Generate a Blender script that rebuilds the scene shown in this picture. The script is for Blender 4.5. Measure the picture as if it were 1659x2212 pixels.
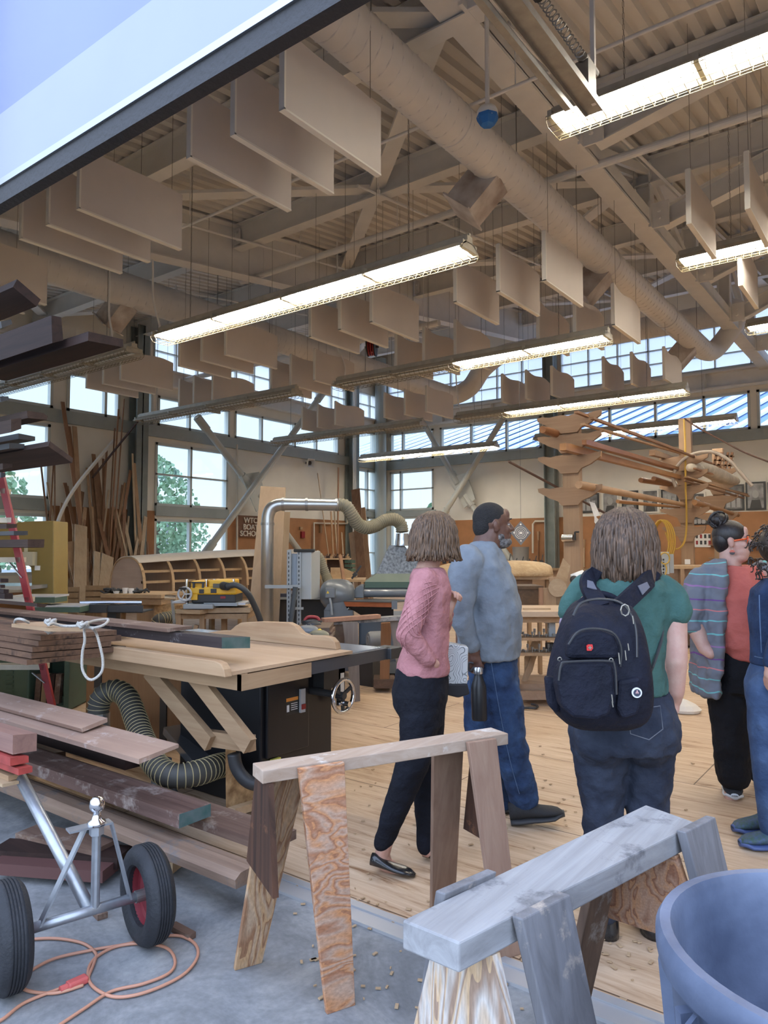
import bpy, bmesh, math, random
from mathutils import Vector, Matrix, Euler
random.seed(7)
SC = bpy.context.scene
COL = SC.collection
for o in list(bpy.data.objects): bpy.data.objects.remove(o)

# ---------------------------------------------------------------- camera
# building axes: X runs along the far wall, Y runs into the room, Z up; the photographer stands outside the open bay door
EYE = 1.47; FOC = 1560.0; PITCH = math.radians(3.08); YAW = math.radians(36.87)
cam = bpy.data.cameras.new('camera'); cam_o = bpy.data.objects.new('camera', cam); COL.objects.link(cam_o)
cam_o.location = (0, 0, EYE); cam_o.rotation_euler = (math.pi/2 + PITCH, 0, YAW)
cam.sensor_fit = 'VERTICAL'; cam.sensor_height = 36.0; cam.lens = 36.0*FOC/2212.0; cam.clip_end = 400
SC.camera = cam_o
# ---------------------------------------------------------------- exposure and sky
vs = SC.view_settings; vs.view_transform = 'Standard'; vs.look = 'None'; vs.gamma = 1.0; vs.use_curve_mapping = False
vs.exposure = 0.88
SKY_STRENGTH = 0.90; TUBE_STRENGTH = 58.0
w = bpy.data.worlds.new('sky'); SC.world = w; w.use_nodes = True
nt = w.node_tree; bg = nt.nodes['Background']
tc = nt.nodes.new('ShaderNodeTexCoord'); sp = nt.nodes.new('ShaderNodeSeparateXYZ'); cr = nt.nodes.new('ShaderNodeValToRGB')
nt.links.new(tc.outputs['Generated'], sp.inputs[0]); nt.links.new(sp.outputs['Z'], cr.inputs[0]); nt.links.new(cr.outputs[0], bg.inputs[0])
cr.color_ramp.elements[0].position = 0.0; cr.color_ramp.elements[0].color = (.74, .80, .86, 1)
cr.color_ramp.elements[1].position = 0.55; cr.color_ramp.elements[1].color = (.56, .69, .98, 1)
e = cr.color_ramp.elements.new(.12); e.color = (.64, .79, .97, 1)
# unseen sky behind the photographer made several times brighter, to light the foreground
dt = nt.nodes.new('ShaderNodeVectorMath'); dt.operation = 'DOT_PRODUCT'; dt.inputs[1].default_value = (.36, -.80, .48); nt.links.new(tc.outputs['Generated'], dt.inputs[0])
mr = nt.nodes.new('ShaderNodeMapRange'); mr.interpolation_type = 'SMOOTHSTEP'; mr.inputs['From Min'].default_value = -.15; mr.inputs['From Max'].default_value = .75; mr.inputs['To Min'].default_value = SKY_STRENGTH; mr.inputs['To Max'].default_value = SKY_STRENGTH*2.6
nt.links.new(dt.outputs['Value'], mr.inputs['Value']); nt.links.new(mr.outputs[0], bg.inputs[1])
cy = SC.cycles; cy.max_bounces = 7; cy.diffuse_bounces = 4; cy.glossy_bounces = 3; cy.transmission_bounces = 4; cy.transparent_max_bounces = 10
cy.caustics_reflective = False; cy.caustics_refractive = False; cy.use_denoising = True; cy.sample_clamp_indirect = 6.0

# ---------------------------------------------------------------- measuring helpers (a sight line from the eye meets a plane)
_c, _s = math.cos(PITCH), math.sin(PITCH)
RT = Vector((.8, .6, 0)); FW = Vector((-.6, .8, 0)); UP = Vector((0, 0, 1))
def ray(px, py):
    x = (px-829.5)/FOC; y = -(py-1106)/FOC
    return RT*x + FW*(_c-y*_s) + UP*(_s+y*_c)
def az(px, py, z):
    r = ray(px, py); return r*((z-EYE)/r.z) + Vector((0, 0, EYE))
def ay(px, py, Y):
    r = ray(px, py); return r*(Y/r.y) + Vector((0, 0, EYE))
def ax(px, py, X):
    r = ray(px, py); return r*(X/r.x) + Vector((0, 0, EYE))
def ad(px, py, d):
    r = ray(px, py); return r*(d/r.dot(FW)) + Vector((0, 0, EYE))

# ---------------------------------------------------------------- materials
MATS = {}
def _new(name):
    m = bpy.data.materials.new(name); m.use_nodes = True; return m, m.node_tree, m.node_tree.nodes['Principled BSDF']
def mat(name, col, rough=.6, metal=0.0, noise=0.0, nscale=8.0, bump=0.0, bscale=60.0, coat=0.0, spec=.5, dark=None):
    if name in MATS: return MATS[name]
    m, t, b = _new(name); MATS[name] = m
    b.inputs['Base Color'].default_value = (*col, 1); b.inputs['Roughness'].default_value = rough; b.inputs['Metallic'].default_value = metal
    b.inputs['Coat Weight'].default_value = coat; b.inputs['Specular IOR Level'].default_value = spec
    if noise or bump:
        tc = t.nodes.new('ShaderNodeTexCoord')
    if noise:
        n = t.nodes.new('ShaderNodeTexNoise'); n.inputs['Scale'].default_value = nscale; n.inputs['Detail'].default_value = 6
        t.links.new(tc.outputs['Object'], n.inputs['Vector'])
        r = t.nodes.new('ShaderNodeValToRGB'); r.color_ramp.elements[0].position = .3; r.color_ramp.elements[1].position = .7
        d = dark or tuple(c*(1-noise) for c in col)
        r.color_ramp.elements[0].color = (*d, 1); r.color_ramp.elements[1].color = (*[min(1, c*(1+noise*.5)) for c in col], 1)
        t.links.new(n.outputs['Fac'], r.inputs[0]); t.links.new(r.outputs[0], b.inputs['Base Color'])
    if bump:
        n2 = t.nodes.new('ShaderNodeTexNoise'); n2.inputs['Scale'].default_value = bscale; n2.inputs['Detail'].default_value = 4
        t.links.new(tc.outputs['Object'], n2.inputs['Vector'])
        bp = t.nodes.new('ShaderNodeBump'); bp.inputs['Strength'].default_value = bump; bp.inputs['Distance'].default_value = .01
        t.links.new(n2.outputs['Fac'], bp.inputs['Height']); t.links.new(bp.outputs[0], b.inputs['Normal'])
    return m
def wood(name, col, dark, axis='X', scale=1.0, rough=.65, contrast=1.0, wear=None, wearamt=.5, distort=2.0):
    """board with grain stretched along one axis"""
    if name in MATS: return MATS[name]
    m, t, b = _new(name); MATS[name] = m; N = t.nodes; L = t.links
    tc = N.new('ShaderNodeTexCoord'); mp = N.new('ShaderNodeMapping'); s = [22*scale]*3; s['XYZ'.index(axis)] = 1.1*scale
    mp.inputs['Scale'].default_value = s; L.new(tc.outputs['Object'], mp.inputs[0])
    n = N.new('ShaderNodeTexNoise'); n.inputs['Scale'].default_value = 1.0; n.inputs['Detail'].default_value = 7; n.inputs['Roughness'].default_value = .65; n.inputs['Distortion'].default_value = distort*.3
    L.new(mp.outputs[0], n.inputs['Vector'])
    r = N.new('ShaderNodeValToRGB'); r.color_ramp.elements[0].position = .5-.22/contrast; r.color_ramp.elements[1].position = .5+.2/contrast
    r.color_ramp.elements[0].color = (*dark, 1); r.color_ramp.elements[1].color = (*col, 1); L.new(n.outputs['Fac'], r.inputs[0])
    out = r.outputs[0]
    # slow tone drift
    n2 = N.new('ShaderNodeTexNoise'); n2.inputs['Scale'].default_value = 2.5*scale; n2.inputs['Detail'].default_value = 3; L.new(tc.outputs['Object'], n2.inputs['Vector'])
    mx = N.new('ShaderNodeMixRGB'); mx.blend_type = 'MULTIPLY'; mx.inputs[0].default_value = .35; L.new(out, mx.inputs[1]); L.new(n2.outputs['Fac'], mx.inputs[2]); 
    br = N.new('ShaderNodeBrightContrast'); br.inputs[1].default_value = .0; L.new(mx.outputs[0], br.inputs[0]); out = br.outputs[0]
    if wear:
        n3 = N.new('ShaderNodeTexNoise'); n3.inputs['Scale'].default_value = 6; n3.inputs['Detail'].default_value = 8; n3.inputs['Roughness'].default_value = .7; L.new(tc.outputs['Object'], n3.inputs['Vector'])
        r3 = N.new('ShaderNodeValToRGB'); r3.color_ramp.elements[0].position = .62-.3*wearamt; r3.color_ramp.elements[1].position = .72-.25*wearamt; L.new(n3.outputs['Fac'], r3.inputs[0])
        m3 = N.new('ShaderNodeMixRGB'); m3.inputs[2].default_value = (*wear, 1); L.new(r3.outputs[0], m3.inputs[0]); L.new(out, m3.inputs[1]); out = m3.outputs[0]
    L.new(out, b.inputs['Base Color']); b.inputs['Roughness'].default_value = rough; b.inputs['Specular IOR Level'].default_value = .25
    bp = N.new('ShaderNodeBump'); bp.inputs['Strength'].default_value = .25; bp.inputs['Distance'].default_value = .004; L.new(n.outputs['Fac'], bp.inputs['Height']); L.new(bp.outputs[0], b.inputs['Normal'])
    return m
def ply(name, col, dark, axis='Z', scale=1.0, pale=None):
    """rotary-cut fir plywood: wandering cathedral bands"""
    if name in MATS: return MATS[name]
    m, t, b = _new(name); MATS[name] = m; N = t.nodes; L = t.links
    tc = N.new('ShaderNodeTexCoord'); mp = N.new('ShaderNodeMapping'); s = [3.2*scale]*3; s['XYZ'.index(axis)] = .55*scale
    mp.inputs['Scale'].default_value = s; L.new(tc.outputs['Object'], mp.inputs[0])
    n = N.new('ShaderNodeTexNoise'); n.inputs['Scale'].default_value = 1.6; n.inputs['Detail'].default_value = 3; n.inputs['Distortion'].default_value = .8; L.new(mp.outputs[0], n.inputs['Vector'])
    mt = N.new('ShaderNodeMath'); mt.operation = 'MULTIPLY'; mt.inputs[1].default_value = 11; L.new(n.outputs['Fac'], mt.inputs[0])
    fr = N.new('ShaderNodeMath'); fr.operation = 'FRACT'; L.new(mt.outputs[0], fr.inputs[0])
    r = N.new('ShaderNodeValToRGB'); r.color_ramp.elements[0].position = .05; r.color_ramp.elements[1].position = .9
    r.color_ramp.elements[0].color = (*col, 1); r.color_ramp.elements[1].color = (*dark, 1)
    if pale:
        e = r.color_ramp.elements.new(.5); e.color = (*pale, 1)
    L.new(fr.outputs[0], r.inputs[0])
    n4 = N.new('ShaderNodeTexNoise'); n4.inputs['Scale'].default_value = 40; n4.inputs['Detail'].default_value = 5; L.new(mp.outputs[0], n4.inputs['Vector'])
    mx = N.new('ShaderNodeMixRGB'); mx.blend_type = 'OVERLAY'; mx.inputs[0].default_value = .5; L.new(r.outputs[0], mx.inputs[1]); L.new(n4.outputs['Fac'], mx.inputs[2])
    L.new(mx.outputs[0], b.inputs['Base Color']); b.inputs['Roughness'].default_value = .7
    return m
def emis(name, col, st):
    if name in MATS: return MATS[name]
    m, t, b = _new(name); MATS[name] = m
    b.inputs['Base Color'].default_value = (*col, 1); b.inputs['Emission Color'].default_value = (*col, 1); b.inputs['Emission Strength'].default_value = st
    return m
def glass(name, tint=(1, 1, 1), refl=.08, frost=0.0):
    if name in MATS: return MATS[name]
    m, t, b = _new(name); MATS[name] = m; N = t.nodes; L = t.links; N.remove(b)
    tr = N.new('ShaderNodeBsdfTransparent'); tr.inputs[0].default_value = (*tint, 1)
    gl = N.new('ShaderNodeBsdfGlossy'); gl.inputs['Roughness'].default_value = .03
    mx = N.new('ShaderNodeMixShader'); mx.inputs[0].default_value = refl; L.new(tr.outputs[0], mx.inputs[1]); L.new(gl.outputs[0], mx.inputs[2])
    o = mx.outputs[0]
    if frost:
        tl = N.new('ShaderNodeBsdfTranslucent'); tl.inputs[0].default_value = (.95, .97, 1, 1)
        m2 = N.new('ShaderNodeMixShader'); m2.inputs[0].default_value = frost; L.new(o, m2.inputs[1]); L.new(tl.outputs[0], m2.inputs[2]); o = m2.outputs[0]
    L.new(o, N['Material Output'].inputs[0])
    return m

# ---------------------------------------------------------------- mesh helpers
class MB:
    def __init__(s): s.b = bmesh.new()
    def box(s, c, d, rot=None, bev=0.0):
        """box with centre c and full dimensions d; rot a 3x3 matrix or z angle"""
        m = Matrix.Identity(3) if rot is None else (rot if isinstance(rot, Matrix) else Matrix.Rotation(rot, 3, 'Z'))
        t = MB() if bev else s
        vs = []
        for x in (-.5, .5):
            for y in (-.5, .5):
                for z in (-.5, .5):
                    vs.append(t.b.verts.new(Vector(c) + m @ Vector((x*d[0], y*d[1], z*d[2]))))
        for f in ((0, 1, 3, 2), (4, 6, 7, 5), (0, 4, 5, 1), (2, 3, 7, 6), (0, 2, 6, 4), (1, 5, 7, 3)):
            t.b.faces.new([vs[i] for i in f])
        if bev:
            bmesh.ops.bevel(t.b, geom=t.b.edges[:], offset=bev, segments=2, affect='EDGES', profile=.5)
            s.merge(t)
        return s
    def b2(s, lo, hi, bev=0.0):
        return s.box([(lo[i]+hi[i])/2 for i in range(3)], [abs(hi[i]-lo[i]) for i in range(3)], None, bev)
    def merge(s, t):
        me = bpy.data.meshes.new('x'); t.b.to_mesh(me); s.b.from_mesh(me); bpy.data.meshes.remove(me); t.b.free()
    def bar(s, a, b, wd, ht, up=(0, 0, 1), bev=0.0):
        """square bar from a to b; width across, height along up"""
        a = Vector(a); b = Vector(b); d = b-a; L = d.length; d.normalize()
        u = Vector(up); r = d.cross(u)
        if r.length < 1e-4: r = d.cross(Vector((1, 0, 0)))
        r.normalize(); u = r.cross(d).normalized()
        m = Matrix((d, r, u)).transposed()
        return s.box((a+b)/2, (L, wd, ht), m, bev)
    def tube(s, pts, rad, n=10, cap=True, closed=False):
        """round tube through points; rad a number or one per point"""
        P = [Vector(p) for p in pts]; k = len(P); R = rad if isinstance(rad, (list, tuple)) else [rad]*k
        rings = []; ref = None
        for i in range(k):
            if closed: t = P[(i+1) % k]-P[i-1]
            else: t = P[min(i+1, k-1)]-P[max(i-1, 0)]
            if t.length < 1e-9: t = Vector((0, 0, 1))
            t.normalize()
            if ref is None:
                ref = t.orthogonal().normalized()
            else:
                ref = ref - t*ref.dot(t)
                ref = ref.normalized() if ref.length > 1e-6 else t.orthogonal().normalized()
            q = t.cross(ref)
            rings.append([s.b.verts.new(P[i]+(ref*math.cos(2*math.pi*j/n)+q*math.sin(2*math.pi*j/n))*R[i]) for j in range(n)])
        for i in range(k-1):
            for j in range(n):
                s.b.faces.new((rings[i][j], rings[i][(j+1) % n], rings[i+1][(j+1) % n], rings[i+1][j]))
        if closed:
            # match the seam by nearest offset
            off = min(range(n), key=lambda o: (rings[-1][0].co-rings[0][o].co).length)
            for j in range(n):
                s.b.faces.new((rings[-1][j], rings[-1][(j+1) % n], rings[0][(j+1+off) % n], rings[0][(j+off) % n]))
        elif cap:
            s.b.faces.new(rings[0][::-1]); s.b.faces.new(rings[-1])
        return s
    def cyl(s, a, b, r, n=16): return s.tube([a, b], r, n)
    def lathe(s, c, prof, n=24, axis=(0, 0, 1)):
        """prof: list of (radius, height) turned about axis through c"""
        A = Vector(axis).normalized(); u = A.orthogonal().normalized(); v = A.cross(u); c = Vector(c); rs = []
        for r, h in prof:
            rs.append([s.b.verts.new(c+A*h+(u*math.cos(2*math.pi*j/n)+v*math.sin(2*math.pi*j/n))*max(r, 1e-4)) for j in range(n)])
        for i in range(len(rs)-1):
            for j in range(n): s.b.faces.new((rs[i][j], rs[i][(j+1) % n], rs[i+1][(j+1) % n], rs[i+1][j]))
        return s
    def prism(s, pts, vec):
        """closed polygon pts pushed along vec"""
        v = Vector(vec); a = [s.b.verts.new(Vector(p)) for p in pts]; b = [s.b.verts.new(Vector(p)+v) for p in pts]; n = len(pts)
        s.b.faces.new(a[::-1]); s.b.faces.new(b)
        for i in range(n): s.b.faces.new((a[i], a[(i+1) % n], b[(i+1) % n], b[i]))
        return s
    def ball(s, c, r, rot=None, n=16):
        """ellipsoid, r number or 3 radii"""
        r = (r, r, r) if not isinstance(r, (tuple, list)) else r
        g = bmesh.ops.create_uvsphere(s.b, u_segments=n, v_segments=max(8, n*3//4), radius=1)
        M = Matrix.Translation(Vector(c)) @ ((rot.to_4x4() if isinstance(rot, Matrix) else Matrix.Rotation(rot or 0, 4, 'Z'))) @ Matrix.Diagonal((*r, 1))
        bmesh.ops.transform(s.b, matrix=M, verts=g['verts']); return s
    def cone(s, a, ra, b, rb, n=14):
        """tapered limb with round ends"""
        a = Vector(a); b = Vector(b); d = (b-a).normalized(); pts = []; R = []
        for k in range(5):
            t = math.pi/2*(1-k/4.0); pts.append(a-d*ra*math.sin(t)); R.append(max(ra*math.cos(t), ra*.02))
        for k in range(1, 5):
            f = k/5; pts.append(a.lerp(b, f)); R.append(ra+(rb-ra)*f)
        for k in range(5):
            t = math.pi/2*k/4.0; pts.append(b+d*rb*math.sin(t)); R.append(max(rb*math.cos(t), rb*.02))
        return s.tube(pts, R, n)
    def loft(s, rings, n=24):
        """rings of (centre, a, b[, A, B]): ellipses with half axes a along A and b along B, closed at both ends"""
        rs = []
        for q in rings:
            c, a, b = q[0], q[1], q[2]; A = Vector(q[3]) if len(q) > 3 else RT; B = Vector(q[4]) if len(q) > 4 else FW
            rs.append([s.b.verts.new(Vector(c)+A*a*math.cos(2*math.pi*j/n)+B*b*math.sin(2*math.pi*j/n)) for j in range(n)])
        for i in range(len(rs)-1):
            for j in range(n): s.b.faces.new((rs[i][j], rs[i][(j+1) % n], rs[i+1][(j+1) % n], rs[i+1][j]))
        s.b.faces.new(rs[0][::-1]); s.b.faces.new(rs[-1]); return s

SMOOTH = []
def obj(name, mb, m, parent=None, smooth=False, base=None, bevel=0.0, auto=False):
    me = bpy.data.meshes.new(name)
    bmesh.ops.recalc_face_normals(mb.b, faces=mb.b.faces[:])
    off = None
    if parent is not None: off = parent.matrix_world_tr if False else Vector(parent['_base'])
    elif base is not None: off = Vector(base)
    if off is not None:
        for v in mb.b.verts: v.co -= off
    mb.b.to_mesh(me); mb.b.free()
    o = bpy.data.objects.new(name, me); COL.objects.link(o)
    if m is not None: me.materials.append(m)
    if parent is not None:
        o.parent = parent; o['_base'] = tuple(off)
    else:
        if off is not None: o.location = off; o['_base'] = tuple(off)
        else: o['_base'] = (0.0, 0.0, 0.0)
    if smooth:
        for p in me.polygons: p.use_smooth = True
        if auto: me.set_sharp_from_angle(angle=math.radians(38))
    if bevel:
        bv = o.modifiers.new('bevel', 'BEVEL'); bv.width = bevel; bv.segments = 2; bv.limit_method = 'ANGLE'
    return o
def thing(name, label, cat, base=(0, 0, 0), group=None):
    o = bpy.data.objects.new(name, None); COL.objects.link(o); o.location = base; o.empty_display_size = .1
    o['_base'] = tuple(float(v) for v in base); o['label'] = label; o['category'] = cat
    if group: o['group'] = group
    return o
def tag(o, label, cat, group=None, kind=None):
    o['label'] = label; o['category'] = cat
    if group: o['group'] = group
    if kind: o['kind'] = kind
    return o
def struct(name, mb, m, smooth=False):
    o = obj(name, mb, m, smooth=smooth); o['kind'] = 'structure'; return o
def sgroup(name):
    o = bpy.data.objects.new(name, None); COL.objects.link(o); o['_base'] = (0., 0., 0.); o['kind'] = 'structure'; return o
def remesh(o, vox, it=3, fac=.5):
    r = o.modifiers.new('r', 'REMESH'); r.mode = 'VOXEL'; r.voxel_size = vox; r.use_smooth_shade = True
    if it:
        s = o.modifiers.new('s', 'SMOOTH'); s.iterations = it; s.factor = fac
    return o
def displace(o, strength, size, depth=2, mid=.5):
    t = bpy.data.textures.new('clouds', 'CLOUDS'); t.noise_scale = size; t.noise_depth = depth
    d = o.modifiers.new('d', 'DISPLACE'); d.texture = t; d.strength = strength; d.mid_level = mid; return o
def bez(pts, n=8):
    """smooth path through points (Catmull-Rom)"""
    P = [Vector(p) for p in pts]; out = []
    for i in range(len(P)-1):
        p0 = P[max(i-1, 0)]; p1 = P[i]; p2 = P[i+1]; p3 = P[min(i+2, len(P)-1)]
        for k in range(n):
            t = k/n
            out.append(.5*((2*p1)+(p2-p0)*t+(2*p0-5*p1+4*p2-p3)*t*t+(3*p1-p0-3*p2+p3)*t**3))
    out.append(P[-1]); return out
def copy_thing(src, delta=(0, 0, 0), label=None, rotz=None):
    c = src.copy(); COL.objects.link(c); c.location = Vector(src.location)+Vector(delta)
    if rotz is not None: c.rotation_euler = (0, 0, rotz)
    if label: c['label'] = label
    for ch in list(src.children):
        k = ch.copy(); COL.objects.link(k); k.parent = c
        for g in list(ch.children):
            h = g.copy(); COL.objects.link(h); h.parent = k
    return c
# ================================================================ shared paints
WHITE = mat('white_paint', (.74, .70, .64), .55, noise=.05, nscale=3)
BEAMW = mat('beam_paint', (.80, .78, .75), .5, noise=.05, nscale=4)
DECK = mat('deck_paint', (.74, .71, .67), .6)
GREYC = mat('column_grey', (.22, .25, .24), .5, noise=.12, nscale=5)
GREYB = mat('sill_grey', (.36, .40, .39), .5, noise=.06, nscale=5)
FRAME = mat('window_frame_paint', (.60, .62, .58), .5)
GLASS = glass('window_glass', (.93, .98, 1.0), .04)
FROST = glass('frosted_glass', (.95, .97, 1), .02, .35)
WALLP = mat('wall_paint', (.84, .80, .71), .8, noise=.04, nscale=2)
BROWN = mat('brown_hardboard', (.37, .175, .075), .7, noise=.14, nscale=3)
XL, YB, YF = -17.0, 22.4, 2.35
def roofz(y): return 9.15-.132*(22.4-y)

# ---------------------------------------------------------------- floors
m, t, b = _new('concrete'); MATS['concrete'] = m; N = t.nodes; L = t.links
tc = N.new('ShaderNodeTexCoord'); n1 = N.new('ShaderNodeTexNoise'); n1.inputs['Scale'].default_value = 2.6; n1.inputs['Detail'].default_value = 12; n1.inputs['Roughness'].default_value = .72; n1.inputs['Distortion'].default_value = .6
L.new(tc.outputs['Object'], n1.inputs['Vector']); r1 = N.new('ShaderNodeValToRGB')
r1.color_ramp.elements[0].position = .36; r1.color_ramp.elements[0].color = (.135, .14, .145, 1); r1.color_ramp.elements[1].position = .66; r1.color_ramp.elements[1].color = (.30, .30, .295, 1)
e = r1.color_ramp.elements.new(.5); e.color = (.20, .205, .21, 1)
L.new(n1.outputs['Fac'], r1.inputs[0])
n2 = N.new('ShaderNodeTexNoise'); n2.inputs['Scale'].default_value = 45; n2.inputs['Detail'].default_value = 4; L.new(tc.outputs['Object'], n2.inputs['Vector'])
mx = N.new('ShaderNodeMixRGB'); mx.blend_type = 'OVERLAY'; mx.inputs[0].default_value = .25; L.new(r1.outputs[0], mx.inputs[1]); L.new(n2.outputs['Fac'], mx.inputs[2])
L.new(mx.outputs[0], b.inputs['Base Color']); b.inputs['Roughness'].default_value = .72
struct('floor', MB().b2((-30, -25, -.2), (20, YF-.05, 0)), m)

m, t, b = _new('plywood_floor'); MATS['plywood_floor'] = m; N = t.nodes; L = t.links
tc = N.new('ShaderNodeTexCoord'); mp = N.new('ShaderNodeMapping'); mp.inputs['Scale'].default_value = (1.3, 14, 1); L.new(tc.outputs['Object'], mp.inputs[0])
n1 = N.new('ShaderNodeTexNoise'); n1.inputs['Scale'].default_value = 1.2; n1.inputs['Detail'].default_value = 8; n1.inputs['Roughness'].default_value = .7; n1.inputs['Distortion'].default_value = 1.2; L.new(mp.outputs[0], n1.inputs['Vector'])
r1 = N.new('ShaderNodeValToRGB'); R = r1.color_ramp; R.elements[0].position = .33; R.elements[0].color = (.22, .105, .045, 1); R.elements[1].position = .62; R.elements[1].color = (.60, .44, .30, 1)
e = R.elements.new(.42); e.color = (.46, .31, .19, 1)
L.new(n1.outputs['Fac'], r1.inputs[0])
n3 = N.new('ShaderNodeTexNoise'); n3.inputs['Scale'].default_value = .7; n3.inputs['Detail'].default_value = 4; L.new(tc.outputs['Object'], n3.inputs['Vector'])
mx = N.new('ShaderNodeMixRGB'); mx.blend_type = 'SOFT_LIGHT'; mx.inputs[0].default_value = .5; L.new(r1.outputs[0], mx.inputs[1]); L.new(n3.outputs['Fac'], mx.inputs[2])
# sheet joints
bk = N.new('ShaderNodeTexBrick'); bk.inputs['Scale'].default_value = 1.0; bk.inputs['Brick Width'].default_value = 2.44; bk.inputs['Row Height'].default_value = 1.22; bk.inputs['Mortar Size'].default_value = .004
bk.inputs['Color1'].default_value = (1, 1, 1, 1); bk.inputs['Color2'].default_value = (.93, .93, .93, 1); bk.inputs['Mortar'].default_value = (.15, .1, .07, 1)
L.new(tc.outputs['Object'], bk.inputs['Vector']); mx2 = N.new('ShaderNodeMixRGB'); mx2.blend_type = 'MULTIPLY'; mx2.inputs[0].default_value = .9; L.new(mx.outputs[0], mx2.inputs[1]); L.new(bk.outputs[0], mx2.inputs[2])
L.new(mx2.outputs[0], b.inputs['Base Color']); b.inputs['Roughness'].default_value = .6
struct('floor', MB().b2((-17.6, YF-.05, -.2), (6, 23, .0)), m)
struct('trim_1', MB().b2((-6, YF-.07, 0), (3, YF-.01, .012)).b2((-6, YF+.02, 0), (3, YF+.06, .012)).b2((-6, YF-.01, 0), (3, YF+.02, .005)), mat('threshold_aluminium', (.42, .42, .43), .5, .5))

# ---------------------------------------------------------------- left wall (X = XL) with openings
def wall_with_holes(name, plane, pos, lo, hi, holes, m, th=.25):
    """grid of boxes round rectangular holes; plane 'X' or 'Y'; coords (along, z)"""
    us = sorted({lo[0], hi[0], *[h[0] for h in holes], *[h[2] for h in holes]}); zs = sorted({lo[1], hi[1], *[h[1] for h in holes], *[h[3] for h in holes]})
    mb = MB()
    for i in range(len(us)-1):
        run = None
        for j in range(len(zs)-1):
            uc = (us[i]+us[i+1])/2; zc = (zs[j]+zs[j+1])/2
            hole = any(h[0] < uc < h[2] and h[1] < zc < h[3] for h in holes)
            if not hole:
                if run is None: run = [zs[j], zs[j+1]]
                else: run[1] = zs[j+1]
            if (hole or j == len(zs)-2) and run:
                if plane == 'X': mb.b2((pos-th, us[i], run[0]), (pos, us[i+1], run[1]))
                else: mb.b2((us[i], pos, run[0]), (us[i+1], pos+th, run[1]))
                run = None
    return struct(name, mb, m)
def window(n, plane, pos, u0, z0, u1, z1, cols, rows, gm, fw=.07, pane_cols=None):
    """window_<n>: frame with mullions, one pane mesh"""
    fr = MB(); f = .10
    def bx(a0, b0, a1, b1, d0=-.10, d1=.03):
        if plane == 'X': fr.b2((pos+d0, a0, b0), (pos+d1, a1, b1))
        else: fr.b2((a0, pos-d1, b0), (a1, pos-d0, b1))
    bx(u0, z0, u0+fw, z1); bx(u1-fw, z0, u1, z1); bx(u0, z0, u1, z0+fw); bx(u0, z1-fw, u1, z1)
    for c in cols: bx(c-fw/2, z0, c+fw/2, z1)
    for r in rows: bx(u0, r-fw/3, u1, r+fw/3)
    o = struct('window_%d' % n, fr, FRAME)
    p = MB()
    if plane == 'X': p.b2((pos-.06, u0, z0), (pos-.05, u1, z1))
    else: p.b2((u0, pos+.05, z0), (u1, pos+.06, z1))
    g = obj('pane', p, gm, parent=o)
    return o
LW = [  # left wall: u0,z0,u1,z1,cols,rows
  (3.2, 4.95, 9.14, 5.95, [5.2, 7.2], []), (9.5, 4.95, 10.98, 5.95, [10.56], []), (11.75, 4.95, 12.0, 5.95, [], []),
  (12.15, 4.95, 14.75, 5.8, [13.25], []), (14.95, 4.95, 19.9, 5.8, [16.1, 17.62, 18.7], []),
  (3.2, 2.72, 9.1, 4.55, [5.5, 7.4], []), (3.2, .9, 9.1, 2.36, [5.5, 7.4], []),
  (12.1, 2.72, 14.7, 4.48, [13.32], [3.6]), (12.1, .5, 14.7, 2.36, [13.32], []),
  (20.75, 3.0, 22.1, 4.55, [21.6], [3.8]), (20.75, .5, 22.1, 2.75, [21.6], [1.4]), (20.75, 4.95, 22.1, 6.05, [], [])]
CL = [(12.0, 6.55, 22.2, 7.5)]
wall_with_holes('wall_left', 'X', XL, (YF-.4, 0), (YB+.25, 9.3), [w_[:4] for w_ in LW]+CL, WALLP)
k = 0
for w_ in LW:
    k += 1; window(k, 'X', XL, *w_[:4], w_[4], w_[5], GLASS)
for (a, z0, c, z1) in CL:
    k += 1; window(k, 'X', XL, a, z0, c, z1, [a+.75*i for i in range(1, 14) if a+.75*i < c], [z0+.5], FROST, .035)
BW = [  # far wall: x ranges
  (-16.5, 4.9, -14.5, 6.0, [-15.9], []), (-14.2, 4.9, -10.2, 6.0, [-12.9, -11.5], []), (-9.45, 4.9, -3.85, 6.0, [-7.88, -6.47, -5.08], []), (-3.68, 4.9, 5.5, 6.0, [-2.3, -.9, .5], []),
  (-16.5, 3.0, -14.5, 4.5, [-16.0], [3.8]), (-16.5, .5, -14.5, 2.75, [-16.0], [1.4])]
CB = [(-16.6, 6.75, -10.1, 8.45), (-9.5, 6.75, 5.6, 8.45)]
wall_with_holes('wall_back', 'Y', YB, (XL-.25, 0), (6.0, 9.6), [w_[:4] for w_ in BW]+CB, WALLP)
for w_ in BW:
    k += 1; window(k, 'Y', YB, *w_[:4], w_[4], w_[5], GLASS)
for (a, z0, c, z1) in CB:
    k += 1; window(k, 'Y', YB, a, z0, c, z1, [a+.95*i for i in range(1, 20) if a+.95*i < c], [z0+.42, z0+.84, z0+1.26], FROST, .035)
# brown hardboard wainscot (skips the window bays)
mb = MB()
for a, c in ((9.1, 12.1), (14.7, 20.75)): mb.b2((XL, a, 0), (XL+.03, c, 2.57))
for a, c in ((3.0, 9.1), (12.1, 14.7)): mb.b2((XL, a, 0), (XL+.03, c, .5))
struct('trim_2', mb, BROWN)
struct('trim_3', MB().b2((-14.5, YB-.03, 0), (5.9, YB, 2.57)), BROWN)
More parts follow.
